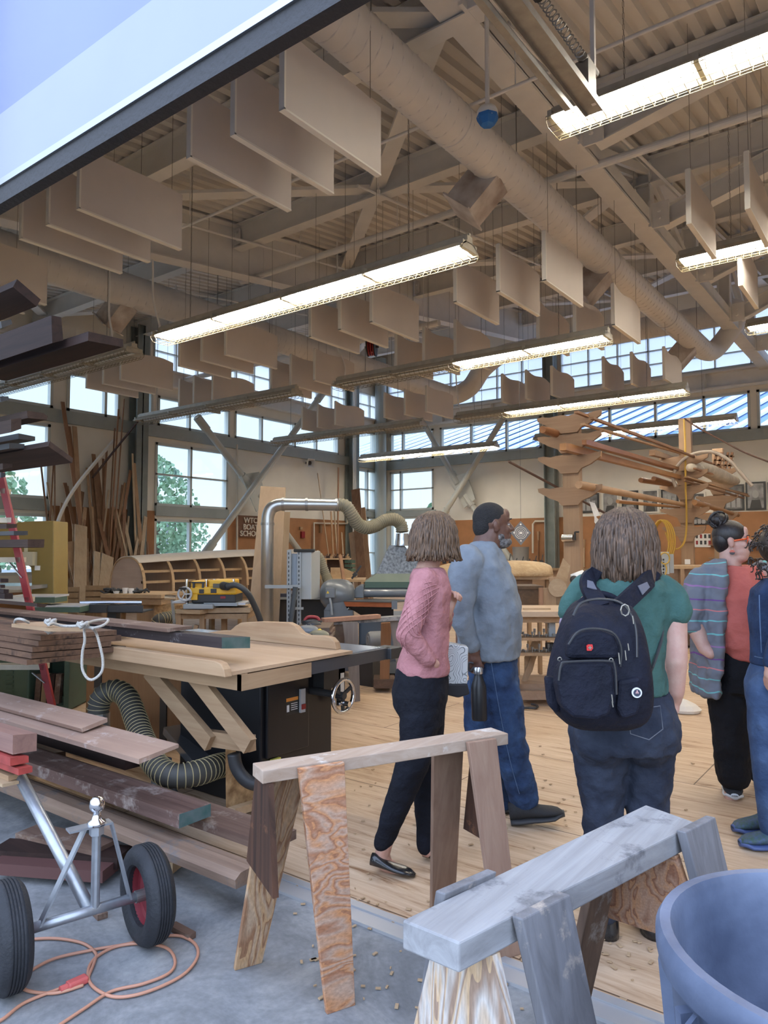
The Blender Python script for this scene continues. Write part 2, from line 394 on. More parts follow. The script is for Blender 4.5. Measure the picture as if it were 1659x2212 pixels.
# grey sill band under the transoms and above the lower windows
mb = MB().b2((XL, 2.0, 4.62), (XL+.12, YB, 4.93)); mb.b2((XL, 3.0, 2.44), (XL+.10, 9.1, 2.72)).b2((XL, 12.1, 2.44), (XL+.10, 14.7, 2.72)).b2((XL, 20.7, 2.76), (XL+.1, 22.4, 2.98))
struct('trim_4', mb, GREYB)
struct('trim_5', MB().b2((XL, YB-.12, 4.58), (6, YB, 4.88)).b2((-16.6, YB-.1, 2.76), (-14.4, YB, 2.98)), GREYB)
# pale I-beam under the clerestory
mb = MB()
mb.b2((XL, YB-.08, 6.15), (6, YB, 6.62)).b2((XL, YB-.25, 6.12), (6, YB, 6.17)).b2((XL, YB-.25, 6.60), (6, YB, 6.65))
for x in (-14, -12, -7.4, -5, -2.5): mb.b2((x, YB-.24, 6.16), (x+.02, YB, 6.62))
struct('trim_6', mb, BEAMW)
mb = MB().b2((XL, 2.4, 6.10), (XL+.08, YB, 6.5)).b2((XL, 2.4, 6.08), (XL+.22, YB, 6.12)).b2((XL, 2.4, 6.48), (XL+.22, YB, 6.52))
struct('trim_7', mb, BEAMW)
# right-hand wall and the front wall round the open bay (outside the frame, they close the room)
struct('wall_right', MB().b2((6, YF-.3, 0), (6.25, YB+.3, 10)), WALLP)
struct('wall_front', MB().b2((XL-.2, YF-.35, 0), (-5.5, YF-.1, 7)).b2((3.4, YF-.35, 0), (6.2, YF-.1, 7)).b2((-5.5, YF-.2, 5.75), (3.4, YF-.1, 6.8)), WALLP)

# ---------------------------------------------------------------- fluted roof deck, rising towards the far wall
mb = MB(); x = XL-.1; prof = []
while x < 6.2:
    prof += [(x, 0), (x+.10, 0), (x+.125, .075), (x+.195, .075)]; x += .22
prof.append((x, 0))
va = [mb.b.verts.new((p[0], YF-.5, roofz(YF-.5)+p[1])) for p in prof]; vb = [mb.b.verts.new((p[0], YB+.3, roofz(YB+.3)+p[1])) for p in prof]
for i in range(len(prof)-1): mb.b.faces.new((va[i], va[i+1], vb[i+1], vb[i]))
va2 = [mb.b.verts.new((q, YF-.5, roofz(YF-.5)+.15)) for q in (XL-.1, x)]; vb2 = [mb.b.verts.new((q, YB+.3, roofz(YB+.3)+.15)) for q in (XL-.1, x)]
mb.b.faces.new((va2[0], va2[1], vb2[1], vb2[0]))
struct('ceiling', mb, DECK)

def ibeam(mb, a, b, h, fw, tw=.012, ft=.018):
    a = Vector(a); b = Vector(b)
    mb.bar(a, b, tw, h); u = Vector((0, 0, 1)); d = (b-a).normalized(); r = d.cross(u).normalized(); u2 = r.cross(d)
    mb.bar(a+u2*(h/2), b+u2*(h/2), fw, ft); mb.bar(a-u2*(h/2), b-u2*(h/2), fw, ft)
# girder on the line of column X=-9.8 following the slope
mb = MB(); gz = lambda y: roofz(y)-.47
ibeam(mb, (-9.8, 2.6, gz(2.6)), (-9.8, YB, gz(YB)), .86, .30)
tag(struct('roof_girder', mb, BEAMW), 'deep pale girder running up to the far column', 'girder')
PY = [2.9, 5.75, 8.6, 11.45, 14.3, 17.2, 20.1]
for i, y in enumerate(PY):
    for a, c, nm in ((XL, -9.85, 'left'), (-9.75, 6.0, 'right')):
        mb = MB(); z = roofz(y)-.24; ibeam(mb, (a, y, z), (c, y, z), .42, .2)
        mb.b2((c-.12 if a < -10 else a, y-.06, z-.14), (c if a < -10 else a+.12, y-.035, z+.14))
        for dz in (-.07, .07):
            mb.tube([((a+.06 if a > -10 else c-.06), y-.09, z+dz), ((a+.06 if a > -10 else c-.06), y-.05, z+dz)], .018, 6)
        o = struct('roof_purlin', mb, BEAMW)
# flat zig-zag bracing between purlins
for i in range(len(PY)-1):
    for (x0, x1) in ((-16.5, -13.2), (-9.6, -6.6), (-6.6, -3.6)):
        y0, y1 = PY[i], PY[i+1]
        if (i+int(x0)) % 2: x0, x1 = x1, x0
        mb = MB().bar((x0, y0, roofz(y0)-.30), (x1, y1, roofz(y1)-.30), .22, .05)
        struct('roof_brace', mb, BEAMW)
# level-bottomed truss at X=-3.45
TX = -3.42; TZ = 6.55
def tri(name, mb): return struct(name, mb, BEAMW)
mb = MB(); mb.b2((TX-.15, 3.9, TZ-.02), (TX+.15, YB, TZ)); mb.b2((TX-.15, 3.9, TZ), (TX-.135, YB, TZ+.2)).b2((TX+.135, 3.9, TZ), (TX+.15, YB, TZ+.24)).b2((TX-.15, 3.9, TZ+.02), (TX+.15, YB, TZ+.035))
for j in range(11):
    for dx in (-.09, -.03) if j % 2 else (.03, .09):
        pass
for j in range(12):
    y = 3.95+j*.105
    for dx in (-.10, -.045, .045, .10):
        if (j == 6): continue
        mb.ball((TX+dx, y+(.03 if abs(dx) < .08 else 0), TZ-.02), (.02, .02, .012), n=8)
tri('truss_chord', mb)
mb = MB(); ibeam(mb, (TX, 3.9, roofz(3.9)-.13), (TX, YB, roofz(YB)-.13), .22, .26); tri('truss_chord', mb)
ys = [5.75, 8.6, 11.45, 14.3, 17.2, 20.1]
for i, y in enumerate(ys):
    mb = MB(); mb.b2((TX-.13, y-.10, TZ), (TX-.11, y+.10, roofz(y)-.1)).b2((TX+.11, y-.10, TZ), (TX+.13, y+.10, roofz(y)-.1)).b2((TX-.12, y-.008, TZ), (TX+.12, y+.008, roofz(y)-.1))
    tri('truss_post', mb)
    if i < len(ys)-1:
        yn = ys[i+1]; a, c = ((y+.1, TZ+.1), (yn-.1, roofz(yn)-.25)) if i % 2 else ((y+.1, roofz(y)-.25), (yn-.1, TZ+.1))
        mb = MB()
        for s_ in (-.085, .085): mb.bar((TX+s_, a[0], a[1]), (TX+s_, c[0], c[1]), .06, .13)
        tri('truss_diagonal', mb)
# raking beams with bolted plates from the truss foot up to the right-hand roof
for y in (5.75, 8.6, 11.45, 14.3, 17.2, 20.1):
    mb = MB(); a = Vector((TX+.28, y, TZ+.10)); c = Vector((1.3, y, roofz(y)-.1+.25)); ibeam(mb, a, c, .30, .2)
    tri('kicker_beam', mb)
    mb = MB(); mb.b2((TX+.13, y-.22, TZ-.06), (TX+.17, y+.05, TZ+.36)); mb.b2((TX+.13, y-.13, TZ-.06), (TX+.42, y-.10, TZ+.34), .008)
    for dz in (.08, .2): mb.tube([(TX+.27, y-.17, TZ+dz), (TX+.27, y-.12, TZ+dz)], .03, 6)
    tri('gusset_plate', mb)
# columns
def column(x, y, z, m=GREYC, s_=.15):
    mb = MB(); mb.b2((x-s_, y-s_, 0), (x-s_+.03, y+s_, z)).b2((x+s_-.03, y-s_, 0), (x+s_, y+s_, z)).b2((x-s_, y-.015, 0), (x+s_, y+.015, z))
    return mb
LBL = {0: 'dark grey steel column behind the leaning sticks at the left wall', 1: 'dark grey steel column with conduits near the corner windows', 2: 'dark grey steel column behind the pole rack at the far wall'}
for i, (x, y) in enumerate(((XL+.25, 11.4), (XL+.25, 20.4), (-9.75, YB-.28))):
    o = struct('steel_column', column(x, y, roofz(y)-.2, s_=.18), GREYC)
struct('corner_column', MB().cyl((XL+.3, YB-.35, 0), (XL+.3, YB-.35, 8.9), .22, 24), mat('column_pale', (.42, .46, .44), .5))
mb = MB()
for dx in (.0, .07, .14): mb.tube([(XL+.5, 20.15+dx, .0), (XL+.5, 20.15+dx, 8.2)], .02, 6)
tag(obj('conduit_run', mb, BEAMW, base=(XL+.5, 20.2, .0)), 'three pale conduits up the side of the corner column', 'conduit')
# pipe cross bracing
PIPE = mat('brace_pipe', (.50, .51, .47), .45, noise=.08, nscale=3)
def brace(pa, pb, fn, pl, r=.10):
    a = fn(*pa, pl); c = fn(*pb, pl); mb = MB().tube([a, c], r, 16)
    d = (c-a).normalized(); mb.tube([a+d*.02, a+d*.5], r*1.25, 16); mb.tube([c-d*.5, c-d*.02], r*1.25, 16)
    return struct('pipe_brace', mb, PIPE)
brace((425, 900), (542, 1052), ax, XL+.45); brace((556, 1068), (700, 1262), ax, XL+.45); brace((700, 845), (440, 1200), ax, XL+.75)
brace((895, 880), (990, 1046), ay, YB-.4); brace((1004, 1070), (1115, 1225), ay, YB-.4); brace((1108, 870), (950, 1125), ay, YB-.7)
for fn, pl, q in ((ax, XL+.5, (548, 1060)), (ay, YB-.45, (997, 1058))):
    c = fn(*q, pl); mb = MB()
    d = Vector((0, 1, 0)) if fn is ax else Vector((1, 0, 0)); nrm = Vector((1, 0, 0)) if fn is ax else Vector((0, 1, 0))
    mb.prism([c+d*-.55+UP*.45, c+d*.2+UP*.6, c+d*.55+UP*-.35, c+d*.1+UP*-.65], nrm*.03)
    struct('gusset_plate', mb, PIPE)
# ---------------------------------------------------------------- outside: ground and the ribbed roof next door
struct('ground', MB().b2((-70, 23.5, -.35), (45, 80, -.3)).b2((-70, -25, -.35), (-17.9, 23.5, -.3)), mat('asphalt', (.30, .31, .30), .9))
rf = thing('neighbouring_canopy', 'neighbouring open canopy with blue ribbed metal roof seen through the far high windows', 'canopy', (-6, 31, 0))
for x in (-28, -17, -6, 5, 12): obj('post', MB().b2((x-.1, 31.4, -.3), (x+.1, 31.6, 6.1)), BEAMW, rf)
obj('roof', MB().prism([(-30, 31.0, 6.15), (-30, 47, 11.9), (-30, 47, 11.7), (-30, 31.2, 5.95)], (45, 0, 0)), mat('roof_blue', (.22, .34, .58), .5, .2), rf)
mb = MB()
for i in range(44):
    x = -30+i*1.0; mb.bar((x, 31.0, 6.25), (x+3.2, 46.9, 12.0), .30, .12)
o = obj('roof_rib', mb, mat('roof_rib_white', (.88, .93, .99), .5), rf)
# ================================================================ overhead door, its track and opener spring
DOORW = mat('door_panel_band', (.31, .34, .46), .35, noise=.03, nscale=2); DOORB = mat('door_panel_blue', (.20, .24, .42), .35, noise=.05, nscale=1)
dr = sgroup('door_1')
obj('door_panel', MB().b2((-7.5, YF-.06, 4.0), (3.2, YF, 4.50)), DOORW, dr); obj('door_panel', MB().b2((-7.5, YF-.05, 4.505), (3.2, YF, 6.0)), DOORB, dr)
mb = MB().b2((-7.5, YF-.075, 3.97), (3.2, YF+.01, 4.015)); obj('door_rail', mb, mat('rail_alu', (.45, .47, .5), .3, .9), dr)
obj('rubber_seal', MB().b2((-7.5, YF-.06, 3.85), (3.2, YF+.02, 3.97)), mat('black_rubber', (.025, .025, .028), .6, bump=.8, bscale=30), dr)
a = az(1290, 243, 4.6); tz = 4.6; STEEL = mat('galvanised_steel', (.36, .36, .35), .38, .85, noise=.15, nscale=12)
t = thing('door_track', 'dark steel door track with coil spring hanging under the truss', 'door track', (a.x, a.y, tz))
mb = MB(); y0 = YF+.05; xx = a.x
mb.b2((xx-.07, y0, tz), (xx+.07, a.y, tz+.006)).b2((xx-.07, y0, tz-.035), (xx-.064, a.y, tz)).b2((xx+.064, y0, tz-.05), (xx+.07, a.y, tz))
obj('rail', mb, STEEL, t)
mb = MB().b2((xx-.20, y0, tz+.03), (xx-.13, a.y-.1, tz+.036)).b2((xx-.136, y0, tz-.01), (xx-.13, a.y-.1, tz+.034)); obj('angle_strut', mb, STEEL, t)
mb = MB(); sy0 = a.y-1.0; 
mb.tube([(xx+.02+.03*math.cos(k*.8), sy0+k*.0058, tz+.22+.03*math.sin(k*.8)) for k in range(120)], .005, 5); obj('spring', mb, STEEL, t)
mb = MB().tube([(xx+.02, sy0-.03, tz+.22), (xx+.02, sy0+.0, tz+.22)], .042, 12); obj('spring_cap', mb, mat('black_plastic', (.03, .03, .032), .5), t)
mb = MB().tube([(xx+.02, sy0+.68, tz+.22), (xx+.02, sy0+.9, tz+.22)], .036, 12).b2((xx-.03, sy0+.68, tz), (xx+.06, sy0+.82, tz+.2)); obj('spring_bracket', mb, STEEL, t)
obj('hanger', MB().b2((xx+.0, a.y-.12, tz), (xx+.03, a.y-.09, roofz(a.y)-.02)), BEAMW, t); obj('hanger', MB().b2((xx-.19, y0+.6, tz), (xx-.16, y0+.63, roofz(y0)+.03)), BEAMW, t)

# ================================================================ fluorescent fixtures (lamp housing, reflector, tubes, wire guard, chains)
TUBE = emis('lamp_tube_lit', (1.0, .93, .81), TUBE_STRENGTH); TOFF = mat('lamp_tube_off', (.8, .8, .78), .3)
LAMPW = mat('lamp_enamel', (.46, .43, .36), .4, noise=.15, nscale=9); WIRE = mat('guard_wire', (.20, .17, .10), .4); CHAIN = mat('chain_zinc', (.25, .24, .22), .4, .7)
def fixture(x, y, z, on, label, nseg=4, cage=True, L=5.05, offseg=()):
    t = thing('ceiling_light', label, 'ceiling light', (x, y, z), 'caged fluorescent fixtures under the roof')
    mb = MB(); mb.b2((x, y-.05, z+.09), (x+L, y+.05, z+.17)); mb.b2((x, y-.012, z+.17), (x+L, y+.012, z+.20)); obj('housing', mb, LAMPW, t)
    mb = MB(); th = .004
    for s_ in (-1, 1):
        P = [(x, y+s_*.05, z+.12), (x, y+s_*.17, z+.035), (x, y+s_*.175, z+.02), (x, y+s_*.165, z+.035-th*2), (x, y+s_*.05, z+.10)]
        mb.prism(P, (L, 0, 0))
    obj('reflector', mb, LAMPW, t)
    sl = L/nseg
    for i in range(nseg):
        for s_ in (-.08, .08):
            lit = on and i not in offseg
            obj('lamp_tube', MB().tube([(x+i*sl+.05, y+s_, z+.055), (x+(i+1)*sl-.05, y+s_, z+.055)], .0165, 8), TUBE if lit else TOFF, t)
    for i in range(nseg+1):
        xx = x+min(max(i*sl, .02), L-.02); obj('lamp_holder', MB().b2((xx-.02, y-.14, z+.02), (xx+.02, y+.14, z+.10)), LAMPW, t)
    if cage:
        mb = MB(); nw = int(L/.095)
        for s_ in (-1, 1): mb.bar((x, y+s_*.17, z+.0), (x+L, y+s_*.17, z+.0), .004, .004)
        for yy, zz in ((-.13, -.05), (-.045, -.06), (.045, -.06), (.13, -.05)): mb.bar((x, y+yy, z+zz), (x+L, y+yy, z+zz), .004, .004)
        for i in range(nw+1):
            xx = x+L*i/nw
            P = [(xx, y-.17, z+.03), (xx, y-.17, z), (xx, y-.13, z-.05), (xx, y+.13, z-.05), (xx, y+.17, z), (xx, y+.17, z+.03)]
            for q in range(5): mb.bar(P[q], P[q+1], .0045, .0045, up=(1, 0, 0))
        obj('wire_guard', mb, WIRE, t)
    for cx in (x+.65, x+L-.75):
        mb = MB(); top = roofz(y)-.05; n = int((top-z-.2)/.05)
        for i in range(n):
            zz = z+.2+i*.05
            if i % 2: mb.bar((cx-.006, y, zz), (cx-.006, y, zz+.05), .004, .004).bar((cx+.006, y, zz), (cx+.006, y, zz+.05), .004, .004)
            else: mb.bar((cx, y-.006, zz), (cx, y-.006, zz+.05), .004, .004).bar((cx, y+.006, zz), (cx, y+.006, zz+.05), .004, .004)
        obj('hanging_chain', mb, CHAIN, t)
    return t
FX = [(-8.62, 6.20, 4.46, True, 'largest lit caged fluorescent light in the middle, nearest the open door', ()),
      (-8.55, 9.98, 4.46, True, 'caged fluorescent light with its left half dark, second in the middle row', (0, 1)),
      (-8.55, 14.2, 4.46, True, 'lit caged fluorescent light just above the front oar rack arms', (0,)),
      (-8.45, 18.15, 4.46, True, 'lit caged fluorescent light behind the oar racks', (0,)),
      (-14.6, 6.4, 4.46, False, 'unlit fluorescent light partly behind the dark lumber ends', ()),
      (-14.6, 9.95, 4.46, False, 'unlit fluorescent light above the leaning sticks', ()),
      (-14.6, 14.3, 4.46, False, 'unlit fluorescent light crossing in front of the left pipe cross brace', ()),
      (-14.9, 18.6, 4.46, True, 'lit fluorescent light farthest left near the corner window bay', ()),
      (-2.60, 6.05, 5.32, True, 'brightest caged fluorescent light at the top right beside the door track', ()),
      (-2.55, 10.05, 5.32, True, 'lit caged fluorescent light at the right edge under the truss', ()),
      (-2.40, 13.8, 5.32, True, 'small lit caged fluorescent light at the right edge near the duct end', ())]
for x, y, z, on, lb, off in FX: fixture(x, y, z, on, lb, offseg=off)

# ================================================================ spiral ducts
DUCT = mat('duct_paint', (.72, .69, .66), .5, noise=.06, nscale=3)
def spiral(mb, a, b, r, pitch=.16):
    a = Vector(a); b = Vector(b); L = (b-a).length; d = (b-a)/L; u = d.orthogonal().normalized(); v = d.cross(u); n = int(L/pitch*12)
    mb.tube([a+d*(L*i/n)+(u*math.cos(i*math.pi/6)+v*math.sin(i*math.pi/6))*(r+.001) for i in range(n+1)], .009, 4)
def duct(x, y0, y1, z, r, label, drops, tail):
    t = thing('air_duct', label, 'duct', (x, y0, z))
    ym = (y0+y1)*.5
    mb = MB().tube([(x, y0, z), (x, ym, z), (x, ym+.25, z), (x, y1, z)], [r, r, r*.92, r*.92], 40); mb.tube(bez(tail, 6), r*.92, 28); obj('pipe', mb, DUCT, t, smooth=True, auto=True)
    mb = MB(); spiral(mb, (x, y0, z), (x, ym, z), r); spiral(mb, (x, ym+.3, z), (x, y1, z), r*.92)
    for yy in (y0+2.2, ym-.1, ym+.3, ym+3.5): mb.tube([(x+r*1.005*math.cos(k*math.pi/16), yy, z+r*1.005*math.sin(k*math.pi/16)) for k in range(32)], .008, 5, closed=True)
    obj('spiral_seam', mb, DUCT, t)
    for i, (yy, sgn) in enumerate(drops):
        c = Vector((x, yy, z)); d = Vector((sgn*.62, -.25, -.75)).normalized(); e = Vector((0, 1, 0)); s_ = d.cross(e).normalized(); e = s_.cross(d)
        mb = MB(); mb.box(c+d*(r+.16), (.50, .34, .40), Matrix((d, e, s_)).transposed())
        mb.box(c+d*(r+.42), (.02, .46, .44), Matrix((d, e, s_)).transposed()); obj('air_outlet', mb, mat('outlet_paint', (.60, .56, .52), .5, noise=.3, nscale=3.5, dark=(.33, .25, .2)), t)
        mb = MB().tube([c+d*(r+.35)-s_*.205+e*.10*math.cos(k*math.pi/5)*.6+d*.06*math.sin(k*math.pi/5) for k in range(10)], .006, 5, closed=True); obj('damper_handle', mb, mat('dark_metal', (.1, .09, .09), .5, .5), t)
    for yy in [y0+1.0+2.85*i for i in range(int((y1-y0)/2.85))]:
        pass
    mb = MB()
    for i in range(int((y1-y0)/2.9)+1):
        yy = y0+.8+2.9*i
        if yy < y1: mb.tube([(x, yy, z+r), (x, yy, roofz(yy)-.05)], .006, 5)
    obj('hanger_rod', mb, CHAIN, t)
    return t
duct(-3.86, 4.15, 17.1, 5.97, .235, 'large pale spiral duct running from top centre to the far right windows', [(7.4, -1), (11.0, -1), (16.2, -1)],
     [(-3.86, 17.1, 5.97), (-3.75, 17.7, 6.1), (-3.4, 18.05, 6.7), (-3.4, 18.1, 7.0), (-3.3, 18.1, 7.25)])
duct(-11.0, 2.6, 17.5, 6.0, .29, 'pale spiral duct on the left that ends in a raised elbow', [(7.3, -1), (12.5, -1), (16.6, -1)],
     [(-11.0, 17.5, 6.0), (-10.9, 18.0, 6.02), (-10.5, 18.2, 6.25), (-10.1, 18.2, 6.7), (-9.6, 18.2, 7.0), (-9.2, 18.2, 7.05)])
t = thing('air_duct', 'pale cross duct joining the two long ducts before the high windows', 'duct', (-9.2, 18.2, 7.05))
mb = MB().tube([(-9.3, 18.2, 7.05), (-3.3, 18.2, 7.05)], .27, 32); obj('pipe', mb, DUCT, t, smooth=True, auto=True)
mb = MB(); spiral(mb, (-9.2, 18.2, 7.05), (-3.3, 18.2, 7.05), .27); obj('spiral_seam', mb, DUCT, t)
mb = MB()
for xx in (-8.5, -6, -4): mb.tube([(xx, 18.2, 7.3), (xx, 18.2, roofz(18.2))], .006, 5)
obj('hanger_rod', mb, CHAIN, t)
# straight round service pipes across the bays
for (x0, x1, y, z, r, lb) in ((-10.2, 6, 9.1, 6.55, .055, 'pale fire main running across above the middle light'), (-16.8, -8.2, 12.9, 6.35, .07, 'pale pipe crossing above the left duct from the wall column'),
                              (-9, 5, 6.5, 6.2, .02, 'thin pale conduit across the front bay')):
    mb = MB().tube([(x0, y, z), (x1, y, z)], r, 14)
    for i in range(6):
        xx = x0+.6+i*(x1-x0-1)/5; mb.tube([(xx, y, z), (xx, y, roofz(y)-.02)], .007, 5)
    tag(obj('service_pipe', mb, BEAMW, base=(x0, y, z), smooth=False), lb, 'pipe', 'service pipes under the roof' if False else None)
for (x, y0, y1, z, lb) in ((-9.2, 3.6, 12.5, 6.75, 'thin sprinkler pipe along the deep girder'), (-6.4, 7.9, 20.0, 6.95, 'thin sprinkler pipe over the middle bay'), (-3.05, 5.6, 19.5, 6.9, 'sprinkler pipe beside the truss and duct'), (-12.4, 6, 20, 6.95, 'thin sprinkler pipe above the left duct')):
    a_, b_ = Vector((x, y0, roofz(y0)-.5)), Vector((x, y1, roofz(y1)-.5)); d_ = b_-a_
    mb = MB().tube([a_, b_], .022, 8)
    for i in range(int(d_.length/2.8)):
        p = a_+d_*((.5+i*2.8)/d_.length); mb.tube([p, (p.x, p.y, roofz(p.y)-.02)], .006, 5); mb.tube([p, p+UP*.07], .028, 8)
        mb.tube([p+UP*.07, p+UP*.12], .012, 6)
    tag(obj('sprinkler_pipe', mb, BEAMW, base=tuple(a_)), lb, 'pipe')
# ================================================================ sound baffles, 4 x 2 ft fabric boards on wires, sagging stiff edge
BAFF = mat('baffle_fabric', (.68, .62, .57), .9, noise=.03, nscale=3, bump=.15, bscale=400); BEDGE = mat('baffle_edge', (.82, .78, .70), .8)
def baffle(x, y, z, label, L=1.16, Hh=.61, curl=.0):
    t = thing('sound_baffle', label, 'sound baffle', (x, y, z), 'fabric sound baffles hung under the roof')
    th = .045; n = 10
    top = [(y+L*i/n, z+Hh-(curl*math.sin(math.pi*2*i/n)*.5 + curl*i/n)) for i in range(n+1)]
    P = [(x-th/2, y, z)] + [(x-th/2, a_, b_) for a_, b_ in top] + [(x-th/2, y+L, z)]
    obj('board', MB().prism(P, (th, 0, 0)), BAFF, t)
    mb = MB().b2((x-th/2-.004, y-.006, z-.004), (x+th/2+.004, y+.012, z+Hh-.01)).b2((x-th/2-.004, y-.006, z-.008), (x+th/2+.004, y+L, z+.008))
    obj('edge_binding', mb, BEDGE, t)
    for yy in (y+.12, y+L-.12): obj('wire', MB().bar((x, yy, z+Hh-.16), (x, yy, roofz(yy)-.0), .004, .004), CHAIN, t)
    return t
R3 = ('left', 'middle', 'right')
groups = [  # (xs, y, z, place, curl)
  ((-7.33, -6.80, -6.25), 3.56, 4.67, 'trio below the door edge at the left', .02), ((-4.70, -4.17, -3.64), 3.62, 4.67, 'trio under the top of the big duct', .02),
  ((-10.2, -9.65, -9.08), 3.6, 4.67, 'trio at the left edge behind the left duct', .0),
  ((-7.28, -6.70, -6.12), 7.86, 4.67, 'trio behind the biggest lit light', .05), ((-4.75, -4.13, -3.52), 7.86, 4.67, 'trio below the bend of the big duct', .05),
  ((-7.28, -6.70, -6.08), 10.05, 4.67, 'curled trio beside the hose reel', .09), ((-4.6, -4.02, -3.45), 10.02, 4.67, 'curled trio under the middle of the big duct', .09),
  ((-13.1, -12.52, -11.95), 7.72, 4.67, 'trio in front of the left column', .06), ((-13.1, -12.6, -11.98), 9.92, 4.67, 'curled trio over the left transom windows', .07),
  ((-10.25, -9.65, -9.05), 7.75, 4.67, 'trio hanging below the left duct', .03), ((-10.25, -9.72, -9.1), 9.95, 4.67, 'trio behind the outlet of the left duct', .05),
  ((-7.18, -6.62, -6.05), 13.8, 4.67, 'trio before the far column', .08), ((-4.95, -4.40, -3.80), 13.75, 4.67, 'trio before the bright far windows at the right', .10),
  ((-10.3, -9.7, -9.1), 13.75, 4.67, 'trio round the last outlet of the left duct', .05), ((-13.05, -12.5, -11.9), 13.8, 4.67, 'curled trio by the corner column', .08),
  ((-1.92, -1.35, -.78), 8.0, 4.97, 'group at the right edge beyond the truss', .06), ((-1.85, -1.3, -.75), 10.3, 4.97, 'group at the right edge by the second truss light', .06)]
for xs, y, z, pl, curl in groups:
    for i, x in enumerate(xs): baffle(x, y, z, '%s fabric sound baffle of the %s' % (R3[i], pl), curl=curl)
# blue-taped gas heater head / camera and alarms
c = ad(1053, 250, 6.5); t = thing('dome_camera', 'white dome sensor wrapped in blue tape hanging beside the big duct', 'sensor', tuple(c))
obj('dome', MB().lathe(c, [(.0, -.09), (.06, -.08), (.09, -.03), (.10, .03), (.08, .07), (.03, .08), (0, .08)], 18), mat('white_plastic', (.8, .8, .8), .4), t, smooth=True)
obj('blue_tape', MB().lathe(c+Vector((0, 0, -.005)), [(.0, -.095), (.065, -.085), (.098, -.03), (.105, .0), (.10, .0), (0, -.05)], 7), mat('blue_tape', (.02, .16, .5), .6), t)
obj('hanging_pole', MB().tube([c+UP*.07, (c.x, c.y, roofz(c.y)-.45)], .022, 8), BEAMW, t)
# black hose reel
c = ad(803, 750, 15.0); t = thing('hose_reel', 'black hose reel with red hose hanging between sound baffles', 'hose reel', tuple(c))
A = Vector((.9, .45, 0)).normalized()
obj('drum', MB().lathe(c, [(.0, -.09), (.20, -.09), (.20, -.07), (.10, -.07), (.10, .07), (.20, .07), (.20, .09), (0, .09)], 24, axis=A), mat('black_plastic', (.03, .03, .032), .5), t)
mb = MB(); q = A.cross(UP).normalized()
for j in range(3): mb.tube([c+A*(-.05+.05*j)+(q*math.cos(k*math.pi/12)+UP*math.sin(k*math.pi/12))*.165 for k in range(24)], .018, 6, closed=True)
obj('red_hose', mb, mat('red_hose', (.35, .03, .03), .5), t)
obj('bracket', MB().bar(c+UP*.0, c+UP*(roofz(c.y)-c.z-.1), .05, .02).bar(c-A*.15, c+A*.15, .04, .04), mat('dark_metal', (.1, .09, .09), .5, .5), t)
# drop cords of the left side
for i, (pa, pb, pc, lb) in enumerate((((330, 592), (332, 650), (347, 712), 'white cord hanging from the left duct down to the biggest light'), ((236, 682), (242, 720), (238, 742), 'white cord hanging beside the first outlet of the left duct'),
                                ((728, 745), (745, 790), (743, 826), 'white cord dropping past the middle of the left duct'), ((985, 810), (990, 870), (1002, 912), 'white cord dropping near the duct elbow'))):
    d = (11.5, 11.5, 14, 18)[i]; pts = [ad(pa[0], pa[1]-45, d), ad(*pa, d), ad(*pb, d), ad(*pc, d)]; pts.insert(0, Vector((pts[0].x, pts[0].y, roofz(pts[0].y)+.02)))
    tag(obj('drop_cord', MB().tube(bez(pts, 6), .016, 6), BEAMW, base=tuple(pts[0])), lb, 'cord')
# paging horn and small smoke detectors
c = ax(664, 1000, XL+.12); t = thing('wall_speaker', 'small white horn speaker high on the left wall', 'speaker', tuple(c))
obj('housing', MB().lathe(c, [(.04, -.1), (.06, 0), (.20, .22), (.20, .24), (.17, .23), (.04, .05)], 4, axis=(1, -.2, -.1)), mat('white_plastic', (.8, .8, .8), .4), t)
obj('driver', MB().lathe(c, [(.0, -.05), (.05, -.05), (.07, .15), (0, .2)], 10, axis=(1, -.2, -.1)), mat('dark_metal', (.1, .09, .09), .5, .5), t)
# ================================================================ wood species
PLYR = ply('plywood_red', (.42, .20, .09), (.24, .10, .05), 'Y', 1.6, pale=(.38, .22, .14))
PLYB = ply('plywood_brown', (.33, .19, .10), (.18, .095, .05), 'Z', 3.0, pale=(.36, .25, .16))
PALE = wood('pale_board', (.50, .44, .37), (.36, .28, .21), 'X', wear=(.62, .60, .58), wearamt=.3)
GREYW = wood('weathered_grey', (.40, .40, .40), (.16, .15, .15), 'X', wear=(.10, .10, .105), wearamt=.35)
GREYZ = wood('weathered_grey_upright', (.26, .26, .28), (.13, .125, .13), 'Z', wear=(.42, .36, .30), wearamt=.15)
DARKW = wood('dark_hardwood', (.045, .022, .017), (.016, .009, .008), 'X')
MIDW = wood('dusty_hardwood', (.22, .14, .10), (.11, .06, .045), 'X', wear=(.28, .22, .18), wearamt=.2)
TANW = wood('tan_wood', (.46, .31, .18), (.33, .20, .11), 'X')
TANZ = wood('tan_wood_upright', (.46, .31, .18), (.33, .20, .11), 'Z')
TANY = wood('tan_wood_depth', (.46, .31, .18), (.33, .20, .11), 'Y')
PINE = wood('pine', (.55, .40, .25), (.42, .27, .15), 'X', contrast=.8)
PINEZ = wood('pine_upright', (.52, .36, .22), (.36, .22, .12), 'Z', contrast=.8)
RUSTW = wood('dark_stained_panel', (.13, .06, .035), (.025, .017, .014), 'Z', wear=(.30, .13, .06), wearamt=.12)
BLACK = mat('black_plastic', (.03, .03, .032), .5); BLKGL = mat('black_enamel', (.008, .008, .010), .34)
CHROME = mat('chrome', (.75, .75, .76), .12, 1.0); DGREY = mat('machine_grey', (.16, .17, .18), .4, noise=.1); LGREY = mat('machine_grey_light', (.30, .32, .33), .4)
